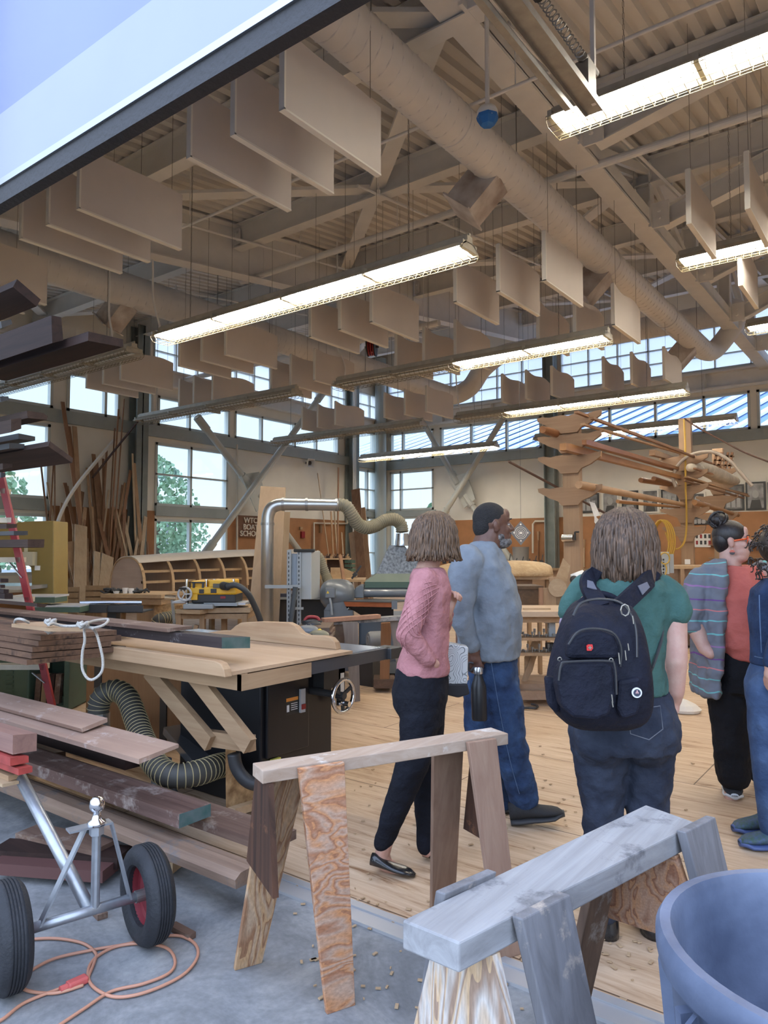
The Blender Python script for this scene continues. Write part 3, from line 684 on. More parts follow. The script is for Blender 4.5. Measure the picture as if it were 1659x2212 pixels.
RED = mat('red_paint', (.26, .013, .016), .45); GREENM = mat('machine_green', (.05, .09, .065), .5, noise=.1)
DUSTT = mat('dusty_top', (.50, .50, .52), .4, .3, noise=.1)
def quadboard(mb, top, foot, wt, wf, along, th, nrm):
    """tapering board: centres of top and foot edges, half along direction"""
    u = Vector(along).normalized(); n = Vector(nrm).normalized()*th; top = Vector(top); foot = Vector(foot)
    return mb.prism([top-u*wt/2, top+u*wt/2, foot+u*wf/2, foot-u*wf/2], n)
# ---------------------------------------------------------------- sawhorse, middle
zt = .76; A = az(567, 1665, zt); B = az(1098, 1584, zt); u = (B-A); u.z = 0; Lb = u.length; u.normalize(); n = Vector((-u.y, u.x, 0))  # n points away from camera
t = thing('sawhorse', 'reddish plywood sawhorse standing in the doorway before the walking woman', 'sawhorse', (A.x, A.y, 0))
mb = MB(); mb.prism([A, B, B+n*.11, A+n*.10], (0, 0, -.043)); obj('top_beam', mb, wood('horse_beam', (.56, .44, .35), (.40, .28, .20), 'Y', wear=(.60, .56, .52), wearamt=.1), t, bevel=.003)
def leg(px_t, px_f, wt, wf, m, side, zf=0, name='leg', th=.02, zt_=None):
    top = Vector(A)+u*px_t+n*(-.004 if side < 0 else .114); top.z = (zt_ or zt-.006); foot = Vector(A)+u*px_f[0]+n*px_f[1]; foot.z = zf
    q = MB(); quadboard(q, top, foot, wt, wf, u, -th if side < 0 else th, n); return obj(name, q, m, t, bevel=.002)
FNT = ply('plywood_red_leg', (.46, .21, .09), (.32, .14, .07), 'Y', 1.35, pale=(.42, .28, .20))
leg(.20, (.235, -.085), .165, .10, FNT, -1)
leg(.13, (.05, .27), .15, .10, ply('plywood_tan_leg', (.40, .24, .12), (.24, .12, .06), 'Z', 1.6, pale=(.40, .28, .18)), 1, zt_=zt-.045)
leg(.86, (.90, -.11), .13, .10, wood('fir_red_streak', (.42, .28, .20), (.30, .17, .12), 'Z', wear=(.34, .05, .04), wearamt=.02), -1)
leg(.80, (.86, .25), .14, .11, wood('fir_brown_leg', (.34, .22, .15), (.23, .13, .085), 'Z'), 1, zt_=zt-.045)
q = MB(); a0 = Vector(A)+u*.015
q.prism([a0+n*-.01+UP*-.044, a0+n*.115+UP*-.044, a0+n*.20+UP*-.36, a0+n*-.065+UP*-.38], u*.02); obj('end_gusset', q, RUSTW, t)
q = MB(); a0 = Vector(A)+u*.90
q.prism([a0+n*.0+UP*-.045, a0+n*.105+UP*-.045, a0+n*.165+UP*-.40, a0+n*-.06+UP*-.40], u*.02); obj('end_gusset', q, RUSTW, t)
# ---------------------------------------------------------------- sawhorse, front right
A = az(991, 2036, zt); A2 = az(869, 1987, zt); B = az(1505, 1777, zt); B2 = az(1395, 1738, zt)
u = (B-A).normalized(); n = (A2-A); n.z = 0; n.normalize()
t = thing('sawhorse', 'weathered grey sawhorse in the right foreground beside the blue bin', 'sawhorse', (A.x, A.y, 0))
mb = MB().prism([A, B, B2, A2], (0, 0, -.055)); obj('top_beam', mb, wood('grey_beam', (.46, .46, .47), (.27, .265, .27), 'Y', wear=(.13, .13, .14), wearamt=.22), t, bevel=.004)
def leg2(s0, s1, wt, wf, m, side, off=.0, zt_=zt+.012, name='leg', th=.024):
    wd = (A2-A).length; top = Vector(A)+u*s0+n*(-.003 if side < 0 else wd+.003); top.z = zt_; foot = Vector(A)+u*s1+n*((-.16-off) if side < 0 else wd+.16+off); foot.z = 0
    q = MB(); quadboard(q, top, foot, wt, wf, u, -th if side < 0 else th, n); return obj(name, q, m, t, bevel=.003)
leg2(.22, .26, .155, .12, GREYZ, -1, zt_=zt+.004)
leg2(.20, .20, .16, .12, GREYZ, 1)
leg2(.86, .90, .16, .12, GREYZ, -1, zt_=zt+.01)
leg2(.74, .72, .12, .11, wood('oiled_leg', (.24, .15, .10), (.11, .07, .05), 'Z', wear=(.36, .33, .30), wearamt=.15), 1, zt_=zt-.05)
wd = (A2-A).length
for s_, nm, mm in ((.09, 'end_gusset', ply('plywood_pale_end', (.50, .34, .20), (.30, .20, .14), 'Z', 1.5, pale=(.50, .46, .42))), (.78, 'end_gusset', PLYR)):
    a0 = Vector(A)+u*s_; q = MB(); hh = .52 if s_ < .5 else .26
    q.prism([a0+UP*-.056, a0+n*wd+UP*-.056, a0+n*(wd+.15*hh/.6)+UP*-hh, a0+n*(-.15*hh/.6)+UP*-hh], u*.022); obj(nm, q, mm, t)
# ---------------------------------------------------------------- big blue bin
c = RT*.79+FW*1.25; c = Vector((c.x, c.y, 0)); R0 = .30
t = thing('trash_bin', 'big blue-grey round plastic bin at the lower right corner', 'bin', tuple(c))
BLU = mat('bin_blue', (.135, .165, .24), .55, noise=.45, nscale=6, dark=(.07, .09, .145), bump=.15, bscale=35)
mb = MB().lathe(c, [(0, .0), (R0*.78, .0), (R0*.80, .02), (R0*.97, .735), (R0*.985, .74), (R0*1.03, .745), (R0*1.045, .765), (R0*1.045, .79), (R0*1.02, .803), (R0*.96, .803), (R0*.94, .79), (R0*.92, .74), (R0*.75, .03), (0, .025)], 64)
obj('shell', mb, BLU, t, smooth=True, auto=True)
mb = MB()
for k in range(12):
    a = k*math.pi/6+.2; d = Vector((math.cos(a), math.sin(a), 0))
    mb.bar(c+d*(R0*.80)+UP*.03, c+d*(R0*.985)+UP*.72, .02, .03, up=d)
obj('rib', mb, BLU, t)
for k, sgn in enumerate((-1, 1)):
    d = (RT*-.9+FW*-.44).normalized()*(-sgn) if k else (RT*-.9+FW*-.44).normalized(); e = d.cross(UP)
    mb = MB()
    for s_ in (-1, 1): mb.prism([c+d*R0*.96+e*s_*.075+UP*.73, c+d*(R0+.05)+e*s_*.065+UP*.71, c+d*(R0+.05)+e*s_*.06+UP*.56, c+d*R0*.93+e*s_*.06+UP*.46], e*s_*.008)
    mb.prism([c+d*(R0+.055)+e*-.073+UP*.715, c+d*(R0+.055)+e*.073+UP*.715, c+d*(R0+.045)+e*.07+UP*.60, c+d*(R0+.045)+e*-.07+UP*.60], d*-.008)
    obj('handle', mb, BLU, t)
mb = MB().lathe(c, [(0, .34), (R0*.6, .36), (R0*.845, .35), (R0*.84, .30), (0, .30)], 32); o = obj('sawdust_heap', mb, mat('sawdust', (.30, .24, .20), .95, noise=.3, nscale=30, bump=.6, bscale=40), t)
# ---------------------------------------------------------------- trailer dolly
Wr = ad(318, 1928, 2.80); Wl = ad(15, 2022, 2.50); Wr.z = Wl.z = .178; axd = (Wr-Wl).normalized()
t = thing('trailer_dolly', 'two-wheeled trailer dolly with chrome hitch ball at the lower left', 'dolly', (Wr.x, Wr.y, 0))
TYRE = mat('tyre_rubber', (.016, .017, .021), .7, noise=.3, nscale=20, bump=.3, bscale=90)
for c in (Wr, Wl):
    pr = [(.105, -.035), (.112, -.045), (.135, -.052), (.155, -.050), (.168, -.040), (.176, -.026)]
    for q in (-.020, -.010, .0, .010, .020): pr += [(.178, q-.003), (.178, q+.003), (.174, q+.0035), (.174, q+.0065)]
    pr += [(.176, .028), (.168, .040), (.155, .050), (.135, .052), (.112, .045), (.105, .035), (.103, 0), (.105, -.035)]
    w_ = obj('tyre', MB().lathe(c, pr, 48, axis=axd), TYRE, t, smooth=True, auto=True)
    obj('rim', MB().lathe(c, [(.0, .0), (.03, .0), (.06, -.005), (.085, .005), (.10, .0), (.108, -.036), (.114, -.04), (.114, -.034), (.110, .036), (.104, .036), (.09, .012), (.06, .01), (.0, .01)], 40, axis=axd), mat('rim_red', (.22, .025, .035), .45, noise=.2, nscale=15), t, smooth=True, auto=True)
    obj('hub', MB().lathe(c, [(0, -.045), (.022, -.045), (.022, -.01), (.03, .0), (.022, .045), (0, .045)], 16, axis=axd), STEEL, t)
GALV = mat('galvanised_light', (.40, .42, .45), .38, .75, noise=.15, nscale=25)
mb = MB().tube([Wl, Wr], .018, 14); obj('axle', mb, GALV, t, smooth=True)
pb = Wl.lerp(Wr, .60); ptop = pb+UP*.30
mb = MB().tube([pb, pb+UP*.27], .016, 12); obj('post', mb, GALV, t)
obj('nut', MB().tube([pb+UP*.265, pb+UP*.295], .026, 6), GALV, t)
mb = MB(); r_ = axd; mb.bar(ptop+r_*-.10-FW*0, ptop+r_*.05, .05, .007)
mb.bar(ptop+r_*.05, Wr-r_*.09+UP*.10, .035, .007, up=(0, 0, 1)); mb.bar(Wr-r_*.09+UP*.10, Wr-r_*.065, .035, .007); mb.bar(ptop-r_*.04, Wl+r_*.10+UP*.0, .035, .007); obj('brace_strap', mb, GALV, t)
mb = MB().lathe(ptop, [(0, .0), (.034, .0), (.03, .012), (.018, .02), (.014, .035), (.012, .045), (.020, .05), (.026, .06), (.0275, .073), (.024, .088), (.016, .097), (.006, .100), (0, .1)], 24); obj('hitch_ball', mb, CHROME, t, smooth=True)
tt = ad(38, 1668, 3.05); mb = MB().tube([pb-FW*.0+RT*-.02, tt], .023, 14); obj('tongue', mb, GALV, t, smooth=True)
# ---------------------------------------------------------------- extension cord
CORD = mat('cord_orange', (.46, .22, .14), .5)
p1 = [(-60, 2225), (0, 2205), (55, 2165), (145, 2130)]
p2 = [(190, 2112), (205, 2075), (206, 2058), (180, 2038), (130, 2028), (80, 2028), (20, 2035)]
p3 = [(180, 2128), (120, 2145), (60, 2140), (40, 2120), (70, 2095), (120, 2070), (200, 2052), (270, 2040), (340, 2024), (390, 2022), (422, 2040), (426, 2068), (400, 2102), (350, 2130), (290, 2150), (240, 2152), (200, 2130), (190, 2100), (205, 2070), (250, 2045), (310, 2038), (360, 2048), (378, 2075), (365, 2102), (310, 2125), (240, 2142), (180, 2180), (120, 2220)]
mb = MB()
for p in (p1, p2, p3): mb.tube(bez([az(x_, y_, .008) for x_, y_ in p], 8), .0055, 8)
base = az(200, 2100, 0)
t = thing('electric_cable', 'orange extension cord looped on the concrete floor by the dolly wheels', 'cord', tuple(base))
obj('cable', mb, CORD, t, smooth=True)
a, c = az(145, 2131, .014), az(188, 2112, .014); mb = MB().bar(a, c, .034, .024, bev=.006); mb.tube([a-(c-a)*.35, a], .011, 8); obj('plug', mb, mat('plug_red', (.50, .10, .09), .5), t)
# small offcuts and leaf on the floor
for k, (pa, pc, wd_, m_, lb) in enumerate((((372, 2000), (415, 2023), .035, MIDW, 'flat grey offcut lying by the right dolly wheel'), ((198, 1955), (222, 1980), .04, MIDW, 'small grey offcut lying under the dolly axle'))):
    a, c = az(*pa, .012), az(*pc, .012); tag(obj('offcut', MB().bar(a, c, wd_, .022), m_, base=tuple(a)), lb, 'offcut')
c = az(541, 1925, .012); tag(obj('leaf', MB().prism([c, c+Vector((.02, .015, 0)), c+Vector((.045, .01, .006)), c+Vector((.05, -.01, .008)), c+Vector((.02, -.015, 0))], (0, 0, .002)), mat('leaf_green', (.03, .07, .03), .5), base=tuple(c)), 'green leaf lying on the concrete near the sawhorse leg', 'leaf')
# ================================================================ lumber
GEND = mat('green_end_paint', (.035, .085, .075), .8, noise=.4, nscale=14, dark=(.12, .15, .15))
def lumber(poly, X, L, m, label, group=None, end=None):
    """board whose right-hand end face has this outline; it runs left along the rack"""
    P = [ax(px, py, X) for px, py in poly]; L = min(L, X+5.4)
    zc = [sum(p.y for p in P)/len(P), sum(p.z for p in P)/len(P)]
    o = MB().prism(P, (-L, 0, 0)); e = obj('lumber_board', o, m, base=(X, zc[0], min(p.z for p in P)))
    tag(e, label, 'board', group or 'boards on the lumber rack')
    if end:
        q = MB().prism([Vector((X+.0005, zc[0]+(p.y-zc[0])*.995, zc[1]+(p.z-zc[1])*.99)) for p in P], (.001, 0, 0)); k_ = obj('painted_end', q, end, e); k_['label'] = 'green painted end'
    return e
def Xat(px, Y): r = ray(px, 1190); return r.x/r.y*Y
lumber([(387, 1759), (455, 1736), (455, 1763), (386, 1790)], Xat(387, 2.02), 3.6, wood('rough_beam', (.22, .135, .11), (.10, .055, .045), 'X', wear=(.33, .27, .24), wearamt=.3), 'thick low beam with green painted end beside the reddish sawhorse', end=GEND)
lumber([(576, 1822), (640, 1792), (640, 1812), (575, 1843)], Xat(575, 2.18), 3.6, MIDW, 'dusty board reaching behind the reddish sawhorse, lowest but one')
lumber([(508, 1902), (520, 1885), (545, 1872), (564, 1868), (564, 1895), (510, 1921)], Xat(510, 1.96), 3.4, wood('live_edge', (.36, .25, .18), (.22, .14, .10), 'X', wear=(.16, .14, .13), wearamt=.25), 'lowest rounded slab just above the concrete floor')
lumber([(300, 1640), (386, 1607), (386, 1615), (300, 1651)], Xat(300, 1.79), 2.6, wood('pale_plank', (.40, .27, .20), (.32, .20, .15), 'X', wear=(.50, .42, .38), wearamt=.15), 'wide pale scratched plank ending above the ribbed hose bend')
lumber([(175, 1574), (232, 1551), (232, 1560), (178, 1582)], Xat(175, 1.85), 2.6, wood('pale_plank', (.42, .30, .25), (.34, .22, .17), 'X'), 'dusty plank just behind and above the wide pale plank')
lumber([(28, 1588), (80, 1584), (79, 1622), (27, 1630)], Xat(28, 1.45), 2.6, wood('rough_redwood', (.33, .19, .15), (.22, .12, .10), 'X', wear=(.5, .46, .43), wearamt=.1), 'square rough-sawn timber at the left edge above red boards')
lumber([(22, 1637), (62, 1633), (62, 1647), (22, 1655)], Xat(22, 1.43), 2.5, mat('red_paint_wood', (.35, .05, .04), .55, noise=.3, nscale=20), 'rounded red painted board under the square timber')
lumber([(40, 1661), (70, 1655), (70, 1668), (40, 1675)], Xat(40, 1.45), 2.5, mat('red_paint_wood', (.35, .05, .04), .55, noise=.3, nscale=20), 'lower red painted board at the left edge')
lumber([(18, 1676), (40, 1672), (40, 1682), (18, 1688)], Xat(20, 1.45), 2.5, TANW, 'brown strip under the two red boards')
lumber([(5, 1694), (41, 1687), (41, 1693), (5, 1701)], Xat(20, 1.44), 2.5, PINE, 'pale strip at the bottom of the left edge pile')
lumber([(132, 1671), (170, 1659), (170, 1662), (132, 1675)], Xat(132, 2.06), 1.6, wood('panel_offcut', (.25, .18, .14), (.2, .13, .1), 'X'), 'thin flat panel lying on the thick low beam')
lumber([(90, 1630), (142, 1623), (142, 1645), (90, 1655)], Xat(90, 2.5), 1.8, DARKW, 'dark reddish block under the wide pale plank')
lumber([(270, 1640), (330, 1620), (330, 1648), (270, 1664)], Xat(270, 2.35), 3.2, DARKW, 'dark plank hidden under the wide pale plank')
L_SLAB = 0
SLAB = [((88, 1373), (252, 1361), (252, 1371), (88, 1384)), ((83, 1385), (262, 1372), (262, 1384), (83, 1396)), ((70, 1398), (240, 1386), (240, 1396), (70, 1409)), ((68, 1411), (272, 1396), (272, 1406), (68, 1423)), ((58, 1426), (225, 1410), (225, 1418), (58, 1437))]
for i, p in enumerate(SLAB):
    lumber(p, Xat(88, 1.88), 2.4, wood('slab%d' % (i % 2), (.22, .12, .07), (.07, .04, .028), 'Y' if i % 2 else 'X', contrast=.8, wear=(.012, .010, .009), wearamt=.3), '%s wide dark slab in the stack under the roped swing seat' % ('topmost', 'second', 'middle', 'fourth', 'lowest')[i], 'slab stack under the rope')
GE2 = mat('green_end_streaked', (.02, .06, .05), .8, noise=.5, nscale=9, dark=(.11, .14, .13))
lumber([(479, 1377), (540, 1376), (540, 1400), (479, 1401)], Xat(479, 2.40), 2.3, wood('black_beam', (.06, .043, .04), (.03, .021, .021), 'X', wear=(.22, .20, .20), wearamt=.12), 'long dark beam with green end lying across the saw sled', end=GE2)
lumber([(362, 1358), (415, 1352), (415, 1357), (363, 1366)], Xat(362, 2.36), 2.2, MIDW, 'brown plank on top of the long dark beam')
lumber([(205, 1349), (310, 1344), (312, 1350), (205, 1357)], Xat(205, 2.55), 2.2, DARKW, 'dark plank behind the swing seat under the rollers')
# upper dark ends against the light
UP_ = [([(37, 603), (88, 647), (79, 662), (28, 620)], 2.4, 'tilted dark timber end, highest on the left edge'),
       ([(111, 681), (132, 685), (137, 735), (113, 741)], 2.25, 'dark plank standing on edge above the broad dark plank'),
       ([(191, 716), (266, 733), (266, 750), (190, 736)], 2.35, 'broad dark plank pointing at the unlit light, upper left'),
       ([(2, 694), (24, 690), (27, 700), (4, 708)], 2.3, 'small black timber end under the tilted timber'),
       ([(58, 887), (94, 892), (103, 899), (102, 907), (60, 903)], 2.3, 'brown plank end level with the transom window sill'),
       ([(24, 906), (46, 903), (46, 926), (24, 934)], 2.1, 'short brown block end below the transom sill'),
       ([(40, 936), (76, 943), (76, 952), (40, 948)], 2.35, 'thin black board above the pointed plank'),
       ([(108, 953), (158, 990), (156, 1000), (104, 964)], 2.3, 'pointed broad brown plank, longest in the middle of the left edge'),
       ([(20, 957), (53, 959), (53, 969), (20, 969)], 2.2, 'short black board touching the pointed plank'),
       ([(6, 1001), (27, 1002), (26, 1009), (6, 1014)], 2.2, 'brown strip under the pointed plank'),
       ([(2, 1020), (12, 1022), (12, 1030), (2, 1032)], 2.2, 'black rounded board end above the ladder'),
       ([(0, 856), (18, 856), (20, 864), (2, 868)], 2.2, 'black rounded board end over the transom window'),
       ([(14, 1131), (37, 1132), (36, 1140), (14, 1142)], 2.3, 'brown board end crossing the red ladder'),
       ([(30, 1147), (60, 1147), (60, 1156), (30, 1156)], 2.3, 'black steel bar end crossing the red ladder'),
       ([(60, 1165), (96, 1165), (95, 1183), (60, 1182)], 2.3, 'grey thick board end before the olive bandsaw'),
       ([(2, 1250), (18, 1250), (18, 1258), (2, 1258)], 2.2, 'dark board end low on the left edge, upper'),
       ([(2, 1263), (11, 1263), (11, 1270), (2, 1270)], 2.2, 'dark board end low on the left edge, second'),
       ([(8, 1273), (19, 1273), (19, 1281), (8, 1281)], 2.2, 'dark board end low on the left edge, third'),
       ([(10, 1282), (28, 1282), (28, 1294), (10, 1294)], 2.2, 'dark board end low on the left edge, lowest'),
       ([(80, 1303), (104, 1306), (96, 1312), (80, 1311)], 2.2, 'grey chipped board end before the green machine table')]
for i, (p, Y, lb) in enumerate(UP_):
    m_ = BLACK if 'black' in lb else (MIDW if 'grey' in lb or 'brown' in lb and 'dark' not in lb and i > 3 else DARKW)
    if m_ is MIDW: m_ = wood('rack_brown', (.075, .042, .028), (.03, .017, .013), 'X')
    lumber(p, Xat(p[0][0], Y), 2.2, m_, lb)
# rack that carries them, its posts stand left of the frame
t = thing('lumber_rack', 'black steel cantilever lumber rack at the left edge', 'rack', (-5.1, 1.2, 0))
for px in (-4.75, -5.3):
    mb = MB().b2((px-.04, 1.1, 0), (px+.04, 1.2, 3.4)); mb.b2((px-.04, .7, 0), (px+.04, 1.9, .06)); obj('post', mb, BLACK, t)
    for z in (.10, .60, .88, 1.2, 1.55, 1.9, 2.2, 2.58): obj('arm', MB().b2((px-.025, 1.2, z-.06), (px+.025, 1.98, z)), BLACK, t)
# scraps under the low boards
for i, (pa, pc, h_, lb) in enumerate((((60, 1800), (225, 1838), .10, 'grey dusty moulding lying under the lowest slab'), ((0, 1835), (270, 1852), .08, 'dark plank on the floor behind the dolly'), ((0, 1862), (240, 1880), .06, 'reddish plank on the floor right behind the dolly post'), ((300, 1852), (390, 1862), .05, 'pale pine scrap beyond the right dolly wheel'))):
    a, c = az(*pa, h_), az(*pc, h_); tag(obj('floor_plank', MB().bar(a, c, .14, .05), (MIDW, DARKW, mat('red_dark_wood', (.09, .035, .03), .7), PINE)[i], base=tuple(a)), lb, 'plank', 'planks on the floor under the rack')
    a.z = c.z = h_-.025
# swing seat with rope
c = ax(70, 1358, Xat(88, 1.9)); z0 = 1.075
s0, s1, s2, s3 = az(25, 1347, z0+.03), az(106, 1356, z0+.03), az(186, 1356, z0+.03), az(100, 1342, z0+.03)
t = thing('swing_seat', 'small board seat with white rope lying on the slab stack', 'swing seat', tuple(s1))
obj('board', MB().prism([s0, s1, s2, s3], (0, 0, -.018)), TANW, t)
ROPE = mat('white_rope', (.50, .47, .42), .8, bump=.8, bscale=260)
def rope(mb, pts, r=.0065):
    P = bez(pts, 12); mb.tube(P, r, 8)
    ph = 0
    for s_ in (0, 2.1, 4.2):
        Q = []
        for i, p in enumerate(P):
            tdir = (P[min(i+1, len(P)-1)]-P[max(i-1, 0)]).normalized(); a_ = tdir.orthogonal().normalized(); b_ = tdir.cross(a_); an = i*1.1+s_
            Q.append(p+(a_*math.cos(an)+b_*math.sin(an))*r*.45)
        mb.tube(Q, r*.62, 6)
mb = MB(); rope(mb, [az(32, 1345, z0+.03), az(35, 1338, z0+.06), az(48, 1338, z0+.07), az(62, 1345, z0+.05)])
rope(mb, [az(105, 1350, z0+.06), az(115, 1347, z0+.06), az(135, 1352, z0+.045), az(165, 1352, z0+.045), az(180, 1349, z0+.06), az(205, 1341, z0+.06), az(233, 1338, z0+.06), az(226, 1349, z0+.05), az(205, 1356, z0+.04), az(185, 1355, z0+.04), ad(182, 1362, 3.45), ad(183, 1385, 3.45), ad(178, 1410, 3.45), ad(178, 1445, 3.45), ad(190, 1466, 3.45), ad(205, 1466, 3.45), ad(220, 1450, 3.45), ad(222, 1425, 3.45), ad(216, 1395, 3.45), ad(208, 1368, 3.45), az(200, 1357, z0+.04)])
for q in ((108, 1344), (178, 1350), (108, 1362)):
    k_ = az(*q, z0+.055 if q[1] < 1355 else z0+.0); mb.tube([k_+Vector((.02*math.cos(a_*.9), .02*math.sin(a_*1.3), .012*math.sin(a_*2.1))) for a_ in range(14)], .009, 6)
obj('rope', mb, ROPE, t, smooth=True)
# ================================================================ cabinet table saw with crosscut sled
t = thing('table_saw', 'black cabinet table saw with chrome handwheel in the middle left', 'table saw', (-3.43, 3.23, 0))
obj('cabinet', MB().b2((-3.80, 2.92, .0), (-3.07, 3.54, .80), .012), BLKGL, t)
obj('motor_cover', MB().b2((-3.07, 2.95, .28), (-3.045, 3.30, .72), .008), BLKGL, t)
obj('table_top', MB().b2((-4.5, 2.64, .845), (-2.72, 3.62, .872)), mat('cast_iron_top', (.42, .45, .50), .22, .7), t)
mb = MB().b2((-2.72, 2.62, .80), (-2.69, 3.66, .868)).b2((-3.85, 2.64, .79), (-2.72, 2.66, .845)); obj('front_rail', mb, mat('rail_black', (.05, .05, .055), .4), t)
mb = MB().b2((-2.80, 3.62, .80), (-2.66, 3.74, .868), .005).b2((-3.4, 3.66, .79), (-2.72, 3.72, .83)); obj('fence_tube', mb, BLACK, t)
c = Vector((-2.80, 3.33, .61)); A = Vector((1, 0, 0)); wh = MB().lathe(c, [(.088, -.012), (.10, -.012), (.107, 0), (.10, .012), (.088, .012), (.085, 0), (.088, -.012)], 40, axis=A)
hw = obj('handwheel', wh, CHROME, t, smooth=True)
mb = MB()
for k in range(3):
    a = k*2.094+.5; mb.bar(c-A*.01, c-A*.0+Vector((0, math.cos(a), math.sin(a)))*.09, .02, .012, up=(1, 0, 0))
mb.tube([c-A*.27, c+A*.01], .022, 12); obj('hub_spokes', mb, BLACK, hw)
obj('crank_handle', MB().tube([c+A*.0+Vector((0, -.05, -.03)), c+A*.09+Vector((0, -.05, -.03))], [.013, .016], 12), CHROME, hw)
c2 = Vector((-3.04, 3.02, .22)); sw = obj('power_switch', MB().b2((-3.065, 2.99, .18), (-3.045, 3.06, .27)), mat('switch_yellow', (.65, .6, .12), .5), t)
obj('knob', MB().lathe(Vector((-3.045, 3.025, .225)), [(.03, 0), (.03, .012), (.02, .014), (.02, .03), (0, .03)], 20, axis=A), RED, sw)
lb_ = obj('warning_label', MB().b2((-3.0449, 3.10, .50), (-3.0442, 3.20, .60)), mat('label_black', (.02, .02, .02), .5), t)
obj('orange_band', MB().b2((-3.0445, 3.10, .58), (-3.0435, 3.20, .60)), mat('label_orange', (.8, .3, .05), .5), lb_)
mb = MB(); 
for i in range(4): mb.b2((-3.0445, 3.14, .562-.012*i), (-3.0435, 3.195, .566-.012*i))
mb.b2((-3.0445, 3.105, .52), (-3.0435, 3.125, .56)); obj('label_print', mb, mat('print_white', (.8, .8, .8), .5), lb_)
sw2 = obj('safety_switch', MB().b2((-3.06, 3.21, .50), (-3.03, 3.25, .64)), mat('plastic_grey', (.45, .45, .46), .5), t)
obj('stop_button', MB().b2((-3.03, 3.215, .52), (-3.022, 3.245, .55)), RED, sw2)
obj('angle_scale', MB().b2((-3.0, 3.50, .50), (-2.98, 3.56, .76)).b2((-3.07, 3.36, .62), (-2.98, 3.56, .78)), BLACK, t)
obj('scale_tape', MB().b2((-2.981, 3.515, .52), (-2.976, 3.548, .70)), mat('print_white', (.8, .8, .8), .5), t)
mb = MB().box((-3.05, 3.5, .22), (.12, .10, .30)); 
# dark foam pieces and chipboard at the foot
OSB = mat('osb', (.42, .27, .13), .8, noise=.7, nscale=22, dark=(.22, .12, .05))
a = ad(503, 1640, 3.72); t2 = thing('chipboard_bracket', 'chipboard upright holding a curved black hose beside the saw', 'bracket', tuple(az(503, 1750, 0)))
P = [az(488, 1752, .02), az(488, 1610, .02)]; b0 = az(488, 1756, 0); 
q = [ad(488, 1752, 3.98), ad(488, 1612, 3.98), ad(507, 1607, 4.02), ad(507, 1745, 4.02)]; 
mb = MB().prism([ad(488, 1750, 3.98), ad(487, 1612, 3.98), ad(507, 1606, 4.03), ad(509, 1642, 4.03), ad(520, 1690, 4.06), ad(570, 1720, 4.18), ad(570, 1736, 4.18)], UP*.0+FW*.02); obj('panel', mb, OSB, t2)
obj('hose', MB().tube(bez([ad(505, 1628, 3.9), ad(512, 1660, 3.9), ad(535, 1688, 3.9), ad(570, 1697, 3.92), ad(610, 1700, 3.95)], 6), .035, 14), BLACK, t2, smooth=True)
obj('foot_block', MB().bar(ad(500, 1754, 3.9), ad(560, 1735, 4.1), .05, .04), PINE, t2)
# sled
t = thing('crosscut_sled', 'plywood crosscut sled with tall wavy back fence on the table saw', 'saw sled', (-3.2, 2.8, .873))
obj('base_panel', MB().b2((-4.6, 2.32, .874), (-2.68, 3.27, .892)), wood('sled_ply', (.55, .38, .24), (.44, .28, .16), 'X', contrast=.7), t)
pts = [(440, 1368), (470, 1363), (497, 1362), (508, 1352), (520, 1345), (560, 1343), (622, 1345), (636, 1352), (650, 1367), (664, 1373), (700, 1374), (714, 1378), (723, 1388), (727, 1402)]
P = [ay(x_, y_, 3.24) for x_, y_ in pts]; P = [Vector((P[0].x, 3.24, .893))]+P[:-1]+[Vector((P[-1].x, 3.24, .893))]
obj('back_fence', MB().prism(P, (0, .045, 0)), wood('fence_wood', (.50, .34, .20), (.37, .22, .12), 'X'), t, bevel=.004)
x1 = -2.66; P = [Vector((-5.2, 2.30, .874)), Vector((-5.2, 2.30, .945)), Vector((x1-.08, 2.30, .945)), Vector((x1-.035, 2.30, .935)), Vector((x1-.01, 2.30, .91)), Vector((x1, 2.30, .874))]
obj('front_fence', MB().prism(P, (0, .045, 0)), wood('fence_wood', (.50, .34, .20), (.37, .22, .12), 'X'), t, bevel=.004)
bl = MB(); c = ay(600, 1402, 3.0); cc = Vector((-3.35, 2.98, .80))
nT = 44; P = []
for k in range(nT):
    a = 2*math.pi*k/nT; r_ = .127 if k % 2 else .120; P.append(cc+Vector((math.cos(a)*r_, 0, math.sin(a)*r_)))
obj('saw_blade', bl.prism(P, (0, .003, 0)), CHROME, bpy.data.objects['table_saw']); 
# outfeed frame and its struts
t = thing('outfeed_table', 'tan wood extension frame with slanting struts bolted to the table saw', 'frame', (-3.6, 2.5, .6))
obj('front_board', MB().b2((-5.2, 2.42, .79), (-2.68, 2.46, .872)), TANW, t)
obj('side_board', MB().b2((-2.71, 2.42, .79), (-2.68, 2.92, .868)), TANY, t)
def strut(pa, pc, Y, w_, h_, m): return MB().bar(ay(*pa, Y), ay(*pc, Y), h_, w_, up=(0, 0, 1))
obj('strut', strut((322, 1448), (455, 1606), 2.56, .09, .04, TANZ), TANW, t); obj('strut', strut((415, 1452), (540, 1612), 2.52, .09, .04, TANZ), TANW, t)
obj('cleat', strut((440, 1592), (545, 1606), 2.60, .08, .05, TANW), TANW, t)
for i, q in enumerate(((312, 1426), (382, 1434))): obj('blue_tape', MB().box(ay(*q, 2.418), (.055, .003, .012), Matrix.Rotation(-.15, 3, 'Y')), mat('blue_tape', (.02, .16, .5), .6), t)
